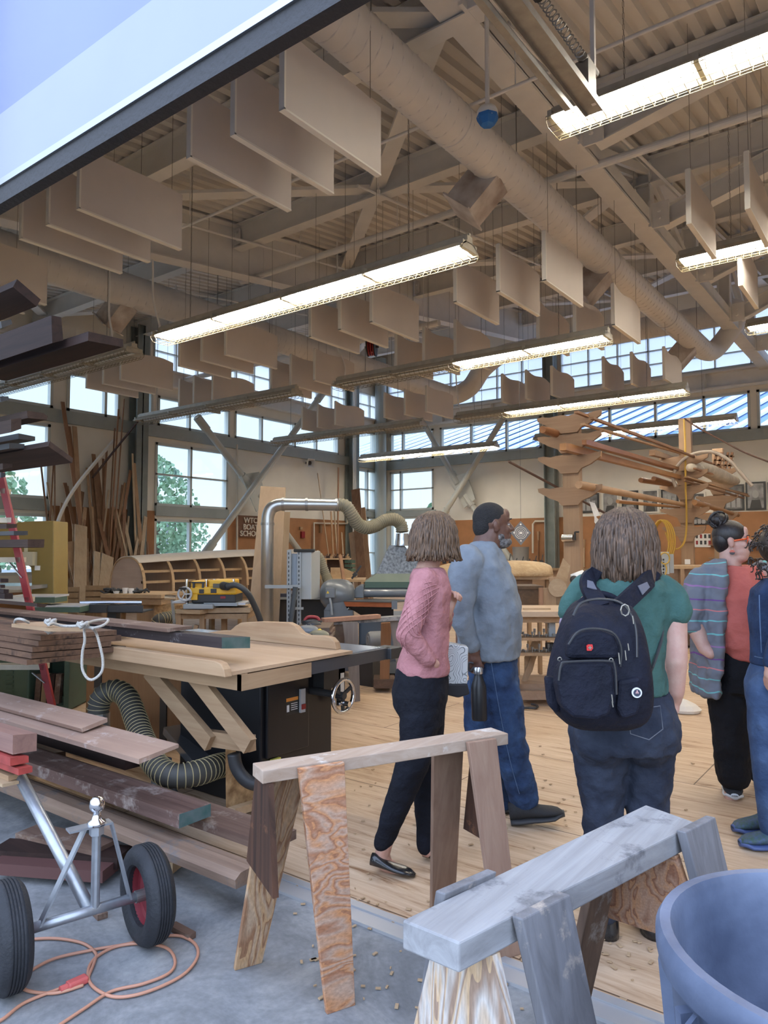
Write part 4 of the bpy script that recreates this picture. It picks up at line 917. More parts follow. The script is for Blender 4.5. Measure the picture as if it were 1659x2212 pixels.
# plywood cabinet behind
t = thing('plywood_cabinet', 'orange-brown plywood cabinet with black edge strips left of the saw', 'cabinet', (-5.0, 3.5, 0))
obj('body', MB().b2((-5.75, 3.45, 0), (-4.45, 4.1, .70)), wood('cab_ply', (.36, .20, .10), (.28, .14, .065), 'Z', contrast=.7), t)
obj('edge_strip', MB().b2((-5.62, 3.44, 0), (-5.52, 3.452, .70)), BLACK, t); obj('edge_strip', MB().b2((-4.72, 3.44, 0), (-4.64, 3.452, .66)), BLACK, t)
obj('top', MB().b2((-5.85, 3.40, .70), (-4.4, 4.2, .72)), PINE, t)
# corrugated hose with collar
HOSE = mat('hose_dark', (.055, .052, .045), .6); HWIRE = mat('hose_wire', (.42, .34, .18), .5)
def hose(name, label, cat, pts, r, pitch=.028, base=None, m=None, mw=None, step=6):
    P = bez(pts, 14); L = sum((P[i+1]-P[i]).length for i in range(len(P)-1)); n = int(L/pitch*2)
    # resample evenly
    Q = []; acc = 0; d = L/n; i = 0; p = P[0]; Q.append(p)
    seg = 0; cur = P[0]; k = 0; rem = d
    while k < len(P)-1 and len(Q) <= n:
        s_ = (P[k+1]-cur).length
        if s_ >= rem: cur = cur+(P[k+1]-cur)*(rem/s_); Q.append(cur); rem = d
        else: rem -= s_; k += 1; cur = P[k]
    t_ = thing(name, label, cat, tuple(base or Q[0]))
    rad = [r*(1.0 if i % 2 else .90) for i in range(len(Q))]
    obj('skin', MB().tube(Q, rad, 20), m or HOSE, t_, smooth=True)
    mb = MB()
    for i in range(1, len(Q)-1, 2):
        tt_ = (Q[i+1]-Q[i-1]).normalized(); a_ = tt_.orthogonal().normalized(); b_ = tt_.cross(a_)
        mb.tube([Q[i]+(a_*math.cos(2*math.pi*j/20)+b_*math.sin(2*math.pi*j/20))*r*1.01 for j in range(20)], r*.03+.0008, 4, closed=True)
    obj('wire_rib', mb, mw or HWIRE, t_); return t_
t = hose('dust_hose', 'ribbed dark dust hose arching over the low lumber into the saw', 'hose', [ad(212, 1545, 4.5), ad(214, 1520, 4.5), ad(225, 1500, 4.5), ad(250, 1491, 4.5), ad(275, 1508, 4.45), ad(292, 1550, 4.35), ad(310, 1600, 4.2), ad(335, 1650, 4.0), ad(372, 1676, 3.9), ad(425, 1670, 3.95), ad(470, 1655, 4.1), ad(500, 1650, 4.3)], .066)
obj('collar', MB().cyl(ad(212, 1600, 4.5), ad(212, 1540, 4.5), .07, 20), STEEL, t)
t = thing('dust_chute', 'small dark metal dust fitting on the floor under the hose', 'fitting', tuple(az(352, 1720, 0)))
obj('cone', MB().lathe(az(352, 1712, 0), [(.09, 0), (.085, .01), (.05, .16), (.05, .2)], 16), DGREY, t)
# stainless ramp behind the struts
tag(obj('metal_channel', MB().bar(ad(372, 1575, 4.7), ad(455, 1670, 4.3), .12, .05), mat('bright_steel', (.5, .52, .55), .25, .9), base=tuple(ad(455, 1670, 4.3))), 'shiny metal channel slanting under the wooden struts', 'channel')

# wood chips and shavings scattered over both floors
random.seed(21); mb = MB()
for i in range(260):
    px, py = random.uniform(620, 1500), random.uniform(1600, 2180)
    p = az(px, py, .004 if False else .006)
    if p.length > 6 or p.y < .9: continue
    s_ = random.uniform(.004, .012); a = random.uniform(0, 3); mb.box(p, (s_*2, s_, .004), a)
tag(obj('wood_shavings', mb, PINE, base=(0, 0, 0)), 'pale wood chips scattered over the floor by the sawhorses', 'shavings', kind='stuff')
# ================================================================ helpers for the middle distance
def cbox(x0, y0, x1, y1, d, dep, bev=0.0, mb=None, yaw=0.0):
    """box turned to the sight line: front face spans these sight lines at distance d"""
    a, c = ad(x0, y0, d), ad(x1, y1, d); W = (c-a).dot(RT); Hh = a.z-c.z; R_ = RT; F_ = FW
    if yaw:
        M = Matrix.Rotation(yaw, 3, 'Z'); R_ = M @ RT; F_ = M @ FW
    mid = (a+c)/2+F_*dep/2
    return (mb or MB()).box(mid, (W, dep, Hh), Matrix((R_, F_, UP)).transposed(), bev)
def fl(px, d): p = ad(px, 1190, d); return Vector((p.x, p.y, 0))
# ================================================================ leaning stock against the left wall
STK = [wood('stick_fir', (.56, .38, .24), (.42, .26, .15), 'Z'), wood('stick_brown', (.34, .20, .12), (.22, .12, .07), 'Z'), wood('stick_pale', (.68, .54, .38), (.56, .41, .27), 'Z'), wood('stick_red', (.42, .24, .145), (.30, .16, .095), 'Z')]
def stick(top, bot, wd_, m, label, X0=-16.82, X1=-15.9, group='sticks leaning at the left wall', th=.02, up=(1, 0, 0)):
    if top[0] > 232 and X0 < -16.5: X0 = -16.48
    a = ax(*top, X0); c = ax(bot, 1190, X1); c.z = .01
    o = obj('leaning_stick', MB().bar(c, a, wd_, th, up=up), m, base=(c.x, c.y, 0)); tag(o, label, 'stick', group)
big = [((135, 868), 205, .10, 3), ((148, 921), 200, .10, 1), ((161, 921), 188, .12, 0), ((166, 996), 178, .10, 1), ((140, 1043), 205, .09, 3), ((202, 981), 235, .10, 1), ((207, 992), 250, .10, 1), ((197, 1006), 225, .09, 1),
       ((188, 1011), 215, .06, 0), ((223, 991), 230, .06, 3), ((231, 966), 213, .05, 3), ((256, 884), 232, .04, 3), ((268, 862), 238, .03, 3), ((248, 925), 228, .03, 1), ((270, 1043), 225, .06, 0), ((282, 1016), 235, .08, 3), ((286, 980), 300, .05, 2),
       ((289, 1000), 318, .10, 0), ((265, 1048), 240, .07, 1), ((296, 1070), 322, .05, 0), ((88, 1000), 128, .04, 1), ((115, 1000), 100, .04, 1), ((102, 1042), 150, .05, 2), ((118, 1000), 122, .03, 1), ((110, 1095), 128, .05, 0),
       ((145, 1050), 190, .07, 0), ((209, 1068), 214, .04, 2), ((215, 1068), 210, .04, 2), ((195, 1085), 225, .05, 1), ((178, 1062), 150, .10, 1), ((235, 1058), 205, .04, 2), ((300, 1105), 325, .04, 1), ((246, 1120), 215, .06, 3), ((278, 1115), 262, .05, 2)]
LBS = []
for i, (tp, bt, wd_, k) in enumerate(big):
    pl = 'beside the left transom window' if tp[0] < 130 else ('by the wall panel left of the column' if tp[0] < 240 else 'in front of the left steel column')
    LBS.append('%s %s stick leaning %s' % (('tallest', 'tall', 'mid-height', 'lower')[0 if tp[1] < 930 else (1 if tp[1] < 995 else (2 if tp[1] < 1055 else 3))], ('fir', 'dark brown', 'pale', 'reddish')[k], pl))
ORD = ('leftmost', 'second from left', 'third from left', 'fourth from left', 'fifth from left', 'sixth from left', 'seventh from left', 'eighth from left', 'ninth from left')
def spread(labels, xs):
    out = list(labels)
    for L_ in set(labels):
        ix = sorted([i for i, q in enumerate(labels) if q == L_], key=lambda i: xs[i])
        if len(ix) > 1:
            for n_, i in enumerate(ix): out[i] = L_+', '+ORD[min(n_, 8)]
    return out
for (tp, bt, wd_, k), lb in zip(big, spread(LBS, [q[0][0] for q in big])): stick(tp, bt, wd_, STK[k], lb)
random.seed(11); SM = []
for i in range(46):
    x_ = random.uniform(122, 322); y_ = random.uniform(1085, 1215) if i < 30 else random.uniform(1120, 1250); k = random.choice((0, 0, 1, 2, 3))
    SM.append(((x_, y_), min(335, max(122, x_+random.uniform(-45, 55))), random.uniform(.04, .12), k, 'short %s board %s in the leaning crowd' % (('fir', 'dark', 'pale', 'reddish')[k], 'at the left side' if x_ < 185 else ('left of the middle' if x_ < 225 else ('right of the middle' if x_ < 275 else 'by the steel column'))), -16.6+random.uniform(-.1, .3), -15.3+random.uniform(-.3, .4)))
for q, lb in zip(SM, spread([q[4] for q in SM], [q[0][0] for q in SM])): stick(q[0], q[1], q[2], STK[q[3]], lb, X0=q[5], X1=q[6])
for tp, bt, wd_, m_, lb in (((175, 1135), 175, .30, 2, 'wide tan board leaning low in front of the sticks'), ((233, 1200), 222, .32, 2, 'pale wide offcut board leaning at the foot of the sticks'), ((150, 1170), 195, .28, 0, 'broad brown board leaning across the pallet'), ((180, 1230), 205, .16, 0, 'narrow brown board beside the broad one'), ((210, 1192), 208, .16, 2, 'short upright pale board at the foot of the sticks')):
    stick(tp, bt, wd_, STK[m_], lb, X0=-15.4, X1=-14.8, group=None)
a = [ax(127, 1255, -15.0), ax(119, 1195, -15.2), ax(122, 1140, -15.4), ax(138, 1095, -15.6), ax(165, 1050, -15.8), ax(205, 1000, -16.2), ax(247, 950, -16.6)]
tag(obj('bent_batten', MB().tube(bez(a, 6), .045, 6), mat('batten_white', (.75, .70, .62), .6), base=tuple(a[0])), 'long bent white batten curving past the leaning sticks', 'batten')
a, c = ax(200, 1032, -15.9), ax(298, 910, -16.4); tag(obj('dark_batten', MB().bar(a, c, .05, .03), wood('stick_dark', (.10, .05, .03), (.05, .03, .02), 'Z'), base=tuple(a)), 'thin dark batten slanting up to the unlit light', 'batten')
# pallets / crates by the sticks
for i, (x0, x1, y0, lb) in enumerate(((128, 168, 1268, 'low pine crate rail left of the broad leaning board'), (185, 250, 1265, 'pine crate with slats under the leaning sticks'))):
    t = thing('crate', lb, 'crate', tuple(fl(x0, 15.0)))
    for j in range(4): obj('slat', cbox(x0, y0+j*13, x1, y0+10+j*13, 15.0, .04), PINE, t)
    obj('back_panel', cbox(x0, y0, x1, 1340, 15.2, .05), TANZ, t)
# ================================================================ olive bandsaw, ladder, green jointer
OLIVE = mat('olive_enamel', (.24, .17, .05), .45, noise=.06)
t = thing('bandsaw', 'tall olive yellow bandsaw housing behind the ladder', 'bandsaw', tuple(fl(100, 7.6)))
d = 7.6
P = [(36, 1128), (70, 1126), (116, 1125), (116, 1345), (68, 1345), (68, 1245), (66, 1225), (50, 1216), (36, 1214)]
obj('housing', MB().prism([ad(*p, d) for p in P], FW*.35), OLIVE, t, bevel=.01)
obj('housing_left', MB().prism([ad(*p, d) for p in [(-60, 1130), (34, 1128), (34, 1214), (-60, 1214)]], FW*.35), OLIVE, t)
obj('upper_guide', cbox(48, 1192, 70, 1222, d-.1, .1, mb=cbox(52, 1180, 55, 1195, d-.1, .05)), mat('guide_cream', (.45, .42, .32), .5), t)
obj('label_plate', cbox(75, 1222, 86, 1232, d-.01, .01), mat('print_white', (.8, .8, .8), .5), t)
obj('base', cbox(-60, 1345, 116, 1500, d, .4), OLIVE, t)
obj('table', cbox(-60, 1266, 62, 1274, d-.4, .7), mat('cast_iron_top', (.42, .45, .50), .22, .7), t)
t = thing('step_ladder', 'red fibreglass step ladder standing behind the dark board ends', 'ladder', tuple(fl(60, 5.2)))
d = 5.2
def railp(p, w_): return [ad(p[0][0]-w_, p[0][1], d), ad(p[0][0]+w_, p[0][1], d), ad(p[1][0]+w_, p[1][1], d), ad(p[1][0]-w_, p[1][1], d)]
obj('rail', MB().prism(railp(((-6, 1000), (118, 1560)), 7), FW*.03), RED, t)
obj('rail', MB().prism(railp(((-130, 1000), (-200, 1560)), 7), FW*.03), RED, t)
for y_ in (1055, 1118, 1204, 1290, 1436): 
    xr = -6+124*(y_-1000)/560; obj('step', cbox(-150, y_, xr+4, y_+11, d, .09), mat('ladder_step', (.50, .42, .32), .5, .2, noise=.2), t)
mb = MB().bar(ad(20, 1215, d), ad(48, 1248, d), .02, .006).bar(ad(70, 1453, d), ad(97, 1475, d), .02, .006); obj('spreader', mb, STEEL, t)
t = thing('jointer', 'green jointer with louvred base cabinet and long grey tables', 'jointer', tuple(fl(80, 6.7)))
d = 6.7
obj('cabinet', cbox(-90, 1395, 62, 1532, d, .5, .02), GREENM, t)
mb = cbox(62, 1398, 148, 1404, d, .5); cbox(62, 1524, 148, 1534, d, .5, mb=mb); cbox(140, 1398, 148, 1530, d, .5, mb=mb); cbox(62, 1398, 148, 1530, d+.45, .03, mb=mb); obj('open_shelf', mb, GREENM, t)
mb = MB()
for j in range(8): cbox(12, 1440+j*10, 28, 1445+j*10, d-.01, .02, mb=mb)
obj('louvre', mb, GREENM, t)
for i in range(4): obj('guide_board', MB().bar(ad(82+i*14, 1520, d+.1), ad(88+i*14, 1455, d+.1), .06, .05), (MIDW, TANZ, DARKW, MIDW)[i], t)
obj('table_far', cbox(20, 1290, 118, 1302, 6.3, .25), GREENM, t); obj('table_near', cbox(74, 1311, 172, 1323, 6.3, .3), GREENM, t)
obj('table_top', cbox(20, 1287, 119, 1291, 6.3, .28, mb=cbox(74, 1308, 172, 1312, 6.3, .3)), DUSTT, t)
obj('fence', cbox(18, 1296, 60, 1300, 6.5, .3), GREENM, t)
t = thing('roller_stand', 'black roller table on a post beside the green jointer', 'roller stand', tuple(fl(240, 6.6)))
R0_ = ad(170, 1304, 6.6)
mb = cbox(170, 1306, 230, 1323, 6.5, .03, yaw=-.1); cbox(170, 1321, 308, 1324, 6.6, .3, mb=mb); obj('frame', mb, BLACK, t)
mb = MB()
for i in range(9): mb.tube([ad(172+i*7, 1303, 6.5+i*.03), ad(238+i*8.5, 1302, 6.6+i*.03)], .022, 10)
obj('roller', mb, mat('bright_steel', (.5, .52, .55), .25, .9), t)
obj('side_rail', cbox(230, 1308, 308, 1322, 6.52, .02), BLACK, t); obj('post', cbox(232, 1323, 248, 1470, 6.7, .1), BLACK, t)
# ================================================================ left workbench with cables, OSB panel
t = thing('workbench', 'tan workbench under the boat mould with cables on top', 'workbench', tuple(fl(300, 9.2)))
obj('top', cbox(212, 1284, 352, 1292, 9.2, .8, yaw=-.15), PINE, t); obj('apron', cbox(214, 1292, 352, 1306, 9.25, .7, yaw=-.15), TANW, t)
for x_ in (296, 340, 218): obj('leg', cbox(x_, 1300, x_+(38 if x_ == 296 else 10), 1430, 9.4, .1), TANZ, t)
mb = MB()
random.seed(3)
for i in range(12):
    p0 = ad(random.uniform(232, 300), 1283, 9.3+random.uniform(0, .3)); mb.tube(bez([p0+Vector((random.uniform(-.12, .12), random.uniform(-.1, .1), random.uniform(0.01, .07))) for _ in range(5)], 4), .012, 6)
tag(obj('cable_heap', mb, BLACK, base=tuple(ad(265, 1284, 9.4))), 'heap of black cables on the left workbench', 'cable')
for i, (x0, y0, x1, y1, lb) in enumerate(((244, 1277, 258, 1284, 'small low white box on the left workbench'), (265, 1270, 276, 1282, 'white wire basket on the left workbench'), (277, 1271, 289, 1283, 'white paper cup group on the left workbench'))):
    tag(obj('white_tub', MB().lathe(ad((x0+x1)/2, y1, 9.4), [(0, 0), (.03, 0), (.04, ad(0, y0, 9.4).z-ad(0, y1, 9.4).z), (.036, ad(0, y0, 9.4).z-ad(0, y1, 9.4).z), (.027, .004), (0, .004)], 14), mat('white_plastic', (.8, .8, .8), .4), base=tuple(ad((x0+x1)/2, y1, 9.4))), lb, 'tub')
tag(obj('chipboard_sheet', cbox(334, 1306, 394, 1355, 9.3, .03), OSB, base=tuple(ad(360, 1400, 9.3))), 'chipboard panel below the left workbench', 'panel')
hose('dust_hose', 'small ribbed hose lying under the left workbench', 'hose', [ad(338, 1458, 8.6), ad(340, 1352, 8.6), ad(348, 1338, 8.6), ad(365, 1334, 8.7), ad(380, 1330, 8.9)], .075)
# ================================================================ boat mould
t = thing('boat_mould', 'upturned plywood boat mould with rounded ribs behind the planer', 'boat', (-10.3, 7.4, 0))
MOULDP = wood('mould_ply', (.40, .25, .15), (.31, .19, .11), 'Z', contrast=.7); SHEET = wood('mould_sheet', (.58, .46, .40), (.50, .38, .31), 'X', contrast=.6)
def dshape(Y, X0, X1, z0, z1, n=18, flat=.25):
    xc, hw, P = (X0+X1)/2, (X1-X0)/2, []
    zs = z0+(z1-z0)*flat
    P.append((X1, Y, z0))
    for k in range(n+1):
        a = math.pi*k/n; c_, s_ = math.cos(a), math.sin(a); P.append((xc+hw*math.copysign(abs(c_)**.8, c_), Y, zs+(z1-zs)*s_**.75))
    P.append((X0, Y, z0)); return P
N_ = 9
for k in range(N_):
    Y = 6.9+k*.52; f = k/(N_-1); x1 = -9.92+.10*math.sin(f*math.pi); x0 = -10.85-.12*math.sin(f*math.pi); z0 = .60+.10*f; z1 = 1.36+.12*math.sin(min(f*1.1, 1)*math.pi*.55)
    o = obj('transom' if k == 0 else 'rib', MB().prism([Vector(p) for p in dshape(Y, x0, x1, z0, z1)], (0, .02, 0)), SHEET if k == 0 else MOULDP, t)
    m_ = MB(); Q = [Vector(p)+Vector((0, .01, 0)) for p in dshape(Y, x0, x1, z0, z1)][1:-1]
    for i in range(len(Q)-1): m_.bar(Q[i], Q[i+1], .05, .018, up=(Q[i]-Vector(((x0+x1)/2, Y, z0))))
    obj('rib_edge', m_, PINE, o)
mb = MB(); prev = None; rows = []
for k in range(N_*2):
    f = k/(N_*2-1); Y = 6.9+f*(N_-1)*.52; x1 = -9.92+.10*math.sin(f*math.pi); x0 = -10.85-.12*math.sin(f*math.pi); z1 = 1.375+.12*math.sin(min(f*1.1, 1)*math.pi*.55)
    P = [Vector(p) for p in dshape(Y, x0, x1, .6+.1*f, z1)]; rows.append([mb.b.verts.new(p+UP*.012) for p in P[6:15]])
for i in range(len(rows)-1):
    for j in range(8): mb.b.faces.new((rows[i][j], rows[i][j+1], rows[i+1][j+1], rows[i+1][j]))
o = obj('hull_sheet', mb, mat('hull_primer', (.66, .60, .54), .5, noise=.06), t); so = o.modifiers.new('s', 'SOLIDIFY'); so.thickness = .012
for z_ in (.95, 1.12): obj('stringer', MB().b2((-10.0, 6.9, z_), (-9.96, 11.1, z_+.04)), PINE, t)
obj('base_frame', MB().b2((-10.9, 6.9, .5), (-9.9, 11.1, .6)), TANY, t)
for Y in (7.1, 9.0, 10.9):
    for X in (-10.8, -10.0): obj('leg', MB().b2((X-.04, Y-.04, 0), (X+.04, Y+.04, .5)), TANZ, t)
# ================================================================ planer on its stand
d = 7.5
t = thing('planer_stand', 'tan wooden stand under the yellow planer', 'stand', tuple(fl(440, d)))
obj('top', cbox(375, 1317, 437, 1326, d-.1, .5, yaw=-.35), PINE, t); obj('top_right', cbox(430, 1313, 540, 1324, d, .5, yaw=.12), PINE, t)
obj('apron', cbox(378, 1326, 535, 1337, d+.02, .45), TANW, t)
for x_, q in ((380, 0), (431, 0), (523, .0), (478, .35)): obj('leg', cbox(x_, 1326, x_+9, 1455, d+q, .07), TANZ, t)
obj('leg_brace', MB().bar(ad(425, 1350, d), ad(412, 1400, d), .04, .04), TANZ, t)
t = thing('thickness_planer', 'yellow and black portable thickness planer with hand crank', 'planer', tuple(ad(455, 1313, d+.2)))
YEL = mat('tool_yellow', (.70, .40, .03), .45); d = 7.42
obj('base', cbox(395, 1305, 460, 1316, d-.05, .45, .01, mb=cbox(440, 1302, 512, 1309, d, .3)), LGREY, t)
obj('table_extension', cbox(372, 1299, 400, 1303, d, .4, mb=cbox(455, 1302, 530, 1307, d+.05, .35)), DUSTT, t)
obj('lower_body', cbox(413, 1281, 509, 1304, d, .38, .02), BLACK, t)
obj('body', cbox(409, 1268, 511, 1285, d-.02, .42, .02, mb=cbox(412, 1255, 444, 1270, d+.02, .36, .015, mb=cbox(450, 1253, 502, 1270, d, .36, .015))), YEL, t)
for a_ in ((413, 1284, 426, 1296, YEL), (430, 1273, 440, 1282, BLACK), (455, 1272, 467, 1281, BLACK), (460, 1261, 477, 1270, mat('plate_dark', (.08, .07, .05), .3))): obj('vent_plate', cbox(*a_[:4], d-.03, .03), a_[4], t)
obj('brand_plate', cbox(476, 1288, 487, 1293, d-.008, .02), RED, t)
obj('top_handle', cbox(413, 1257, 442, 1260, d-.03, .03, .004, mb=cbox(416, 1257, 420, 1270, d-.03, .03, mb=cbox(436, 1257, 440, 1270, d-.03, .03))), BLACK, t)
for x_ in (404, 446, 463, 504): obj('height_post', MB().cyl(ad(x_, 1305, d+.05), ad(x_, 1251, d+.05), .016, 10), CHROME, t)
c = ad(399, 1283, d-.08); mb = MB().tube([c+(RT*math.cos(k*math.pi/12)+UP*math.sin(k*math.pi/12))*.066 for k in range(24)], .011, 8, closed=True)
for k in range(3): mb.bar(c, c+(RT*math.cos(k*2.1)+UP*math.sin(k*2.1))*.066, .02, .01)
obj('crank_wheel', mb, mat('wheel_grey', (.45, .45, .46), .4), t); obj('crank_handle', MB().tube([c+UP*.055+RT*-.05, c+UP*.055+RT*.02-FW*.03], .013, 8), BLACK, t)
obj('dust_port', MB().tube([ad(480, 1265, d+.1), ad(484, 1266, d-.05), ad(492, 1267, d-.1)], [.05, .042, .04], 16), BLACK, t)
obj('vacuum_hose', MB().tube(bez([ad(490, 1267, d-.1), ad(510, 1264, d-.12), ad(532, 1278, d-.1), ad(548, 1305, d), ad(562, 1340, d+.1), ad(566, 1370, d+.15), ad(567, 1500, d+.2)], 8), .030, 14), mat('hose_black', (.04, .045, .05), .5), t, smooth=True)
d = 8.2; t = thing('roller_support', 'small metal roller on an angled stand left of the planer', 'roller stand', tuple(fl(378, d)))
obj('roller', MB().tube([ad(357, 1290, d), ad(381, 1291, d)], .03, 14), CHROME, t); obj('stand', MB().bar(ad(372, 1296, d), ad(377, 1345, d), .03, .03).bar(ad(377, 1345, d), fl(379, d), .05, .03), STEEL, t)
# ================================================================ tall plank, dust pipe, electrical box
a = [ad(563, 1050, 9.1), ad(617, 1053, 9.1), ad(600, 1345, 8.6), ad(536, 1345, 8.6)]; 
z0 = [Vector((p.x, p.y, 0)) for p in (ad(525, 1300, 8.35), ad(597, 1300, 8.35))]
tag(obj('tall_panel', MB().prism([a[0], a[1], z0[1], z0[0]], FW*.02), wood('panel_tall', (.48, .35, .24), (.38, .27, .18), 'Z', contrast=.7), base=tuple(z0[0])), 'tall tan plywood panel leaning behind the silver dust pipe', 'panel')
tag(obj('paper_template', MB().prism([ad(608, 1106, 9.6), ad(627, 1106, 9.6), ad(612, 1430, 9.5), ad(600, 1430, 9.5)], FW*.006), wood('panel_pale', (.5, .38, .27), (.45, .33, .22), 'Z'), base=tuple(ad(615, 1150, 9.6))), 'small tan sheet hanging behind the tall panel', 'panel')
d = 8.35; PIPEM = mat('spiral_pipe_bright', (.46, .47, .47), .30, .85, noise=.08)
t = thing('dust_pipe', 'silver dust extraction pipe rising and bending over the machines', 'pipe', tuple(fl(578, d)))
Pz = [fl(578, d), ad(578, 1135, d), ad(579, 1115, d), ad(585, 1100, d), ad(596, 1092, d), ad(612, 1089, d), ad(640, 1089, d+.02), ad(736, 1090, d+.1)]
obj('pipe', MB().tube([Pz[0]]+bez(Pz[1:], 6), .072, 24), PIPEM, t, smooth=True)
for c, ax_ in ((ad(578, 1131, d), UP), (ad(613, 1089, d), RT), (ad(664, 1089, d+.03), RT), (ad(728, 1090, d+.1), RT)): obj('clamp_band', MB().lathe(c-ax_*.02, [(.073, 0), (.079, .0), (.079, .03), (.073, .03)], 24, axis=ax_), STEEL, t)
hp = [ad(733, 1090, d+.1), ad(748, 1094, d+.1), ad(760, 1112, d+.12), ad(772, 1131, d+.18), ad(790, 1140, d+.25), ad(812, 1135, d+.35), ad(832, 1124, d+.4), ad(852, 1122, d+.45), ad(866, 1133, d+.5), ad(869, 1152, d+.5)]
hose('flexible_hose', 'greenish ribbed flexible hose joining the silver pipe to the hood', 'hose', hp, .078, m=mat('hose_olive', (.20, .18, .13), .6), mw=mat('hose_wire2', (.33, .29, .19), .5), pitch=.026)
t = thing('control_box', 'grey electrical box on slotted steel struts by the silver pipe', 'electrical box', tuple(fl(650, 8.2))); d = 8.2
obj('box', cbox(645, 1190, 673, 1295, d, .3, .008, yaw=-.25), mat('box_grey', (.40, .42, .42), .5), t); obj('panel', cbox(628, 1196, 642, 1270, d+.05, .1), mat('box_blue_grey', (.33, .37, .42), .5), t)
mb = MB()
for x_ in (620, 642): cbox(x_, 1188, x_+7, 1440, d-.02, .04, mb=mb)
obj('strut', mb, LGREY, t); mb = MB()
for x_ in (623, 645):
    for j in range(18): cbox(x_-.5, 1193+j*9.5, x_+1.5, 1198+j*9.5, d-.028, .01, mb=mb)
obj('strut_slot', mb, BLACK, t)
obj('cross_bar', cbox(572, 1264, 650, 1271, d-.1, .05), LGREY, t); obj('cross_bar', cbox(632, 1312, 655, 1317, d-.05, .04), LGREY, t)
obj('cable_pad', cbox(634, 1186, 678, 1193, d-.03, .2, .01), mat('foam_black', (.03, .03, .03), .9, bump=.5), t)
obj('foam_tube', MB().tube([ad(638, 1268, d-.15), ad(628, 1345, d-.15)], .028, 12), mat('foam_tube', (.07, .08, .09), .8), t)
# second ribbed hose in the background
hose('flexible_hose', 'mesh ribbed hose behind the grey electrical box', 'hose', [ad(680, 1196, 10.5), ad(690, 1205, 10.5), ad(697, 1225, 10.5), ad(705, 1245, 10.5), ad(712, 1262, 10.4)], .07, m=mat('hose_olive', (.20, .18, .13), .6), mw=mat('hose_wire2', (.33, .29, .19), .5))
# ================================================================ big planer with hood, motor
d = 8.8; t = thing('industrial_planer', 'big green and grey planer with galvanised hood and orange table', 'planer', tuple(fl(830, d)))
CAST = mat('cast_grey', (.13, .14, .15), .35, noise=.1, coat=.2); GRN = mat('hood_green', (.17, .20, .15), .5, noise=.1); GALV2 = mat('hood_galv', (.17, .17, .17), .45, .6, noise=.7, nscale=35, dark=(.07, .07, .07))
obj('collar', MB().lathe(ad(869, 1179, d), [(.095, 0), (.088, .03), (.088, .05), (.082, .08), (.075, .15)], 24), mat('bright_steel', (.5, .52, .55), .25, .9), t, smooth=True)
r4 = lambda x0, x1, y_, dd, dep: [ad(x0, y_, dd), ad(x1, y_, dd), ad(x1, y_, dd)+FW*dep, ad(x0, y_, dd)+FW*dep]
def frus(top, bot):
    mb = MB(); a = [mb.b.verts.new(p) for p in top]; b_ = [mb.b.verts.new(p) for p in bot]
    mb.b.faces.new(a); mb.b.faces.new(b_[::-1])
    for i in range(4): mb.b.faces.new((a[i], b_[i], b_[(i+1) % 4], a[(i+1) % 4]))
    return mb
obj('hood', frus(r4(841, 873, 1178, d, .2), r4(813, 925, 1239, d-.05, .5)), GALV2, t)
obj('hood_base', frus(r4(814, 926, 1239, d-.05, .5), r4(788, 950, 1257, d-.1, .6)), GRN, t)
obj('hood_rail', cbox(788, 1257, 950, 1270, d-.12, .6), mat('rail_green', (.05, .09, .06), .5), t)
mb = cbox(781, 1270, 950, 1290, d-.1, .5, .02); mb.tube([ad(783, 1281, d-.12), ad(950, 1281, d-.12)], .05, 16); obj('cutter_head', mb, CAST, t)
obj('head_cheek', MB().prism([ad(763, 1292, d-.2), ad(763, 1280, d-.2), ad(768, 1270, d-.2), ad(778, 1265, d-.2), ad(786, 1265, d-.2), ad(786, 1292, d-.2)], FW*.4), CAST, t, bevel=.01)
zt2 = 1298
obj('table', MB().prism([ad(742, 1298, d-.5), ad(850, 1300, d-1.0), ad(900, 1296, d-.5), ad(800, 1293, d)], UP*-.01), mat('table_dark', (.14, .14, .14), .3, .5), t)
obj('table_edge', MB().prism([ad(742, 1299, d-.5), ad(847, 1301, d-.95), ad(847, 1312, d-.95), ad(747, 1310, d-.5)], FW*.03), mat('edge_orange', (.38, .11, .04), .5, noise=.2), t)
obj('table_bracket', cbox(846, 1298, 858, 1316, d-1.0, .08), CAST, t); obj('table_wedge', MB().prism([ad(752, 1312, d-.4), ad(850, 1313, d-.85), ad(850, 1335, d-.6), ad(790, 1335, d-.3)], FW*.4), BLACK, t)
obj('base', cbox(775, 1330, 930, 1440, d-.2, .7, .03), mat('machine_base', (.10, .115, .13), .45), t); obj('base_foot', cbox(770, 1430, 930, 1455, d-.25, .8), mat('foot_grey', (.16, .18, .19), .5), t)
t = thing('electric_motor', 'large rounded grey electric motor with warning triangle', 'motor', tuple(ad(738, 1322, d-.35))); dm = d-.4
c = ad(716, 1284, dm+.15); A = (RT*.93+FW*.15).normalized()
obj('body', MB().lathe(c-A*.12, [(.0, -.02), (.05, -.018), (.10, .0), (.14, .03), (.165, .07), (.178, .13), (.18, .20), (.178, .26), (.16, .32), (.13, .36), (.08, .385), (.0, .39)], 32, axis=A), CAST, t, smooth=True)
obj('junction_box', cbox(702, 1270, 724, 1292, dm-.08, .1, .01), CAST, t); obj('warning_triangle', MB().prism([ad(705, 1282, dm-.085), ad(711, 1282, dm-.085), ad(708, 1276, dm-.085)], FW*.003), mat('warn_yellow', (.75, .5, .03), .5), t)
obj('foot', MB().prism([ad(708, 1305, dm), ad(742, 1300, dm), ad(752, 1320, dm), ad(699, 1320, dm)], FW*.3), CAST, t); obj('base', cbox(700, 1318, 762, 1345, dm, .35), CAST, t)
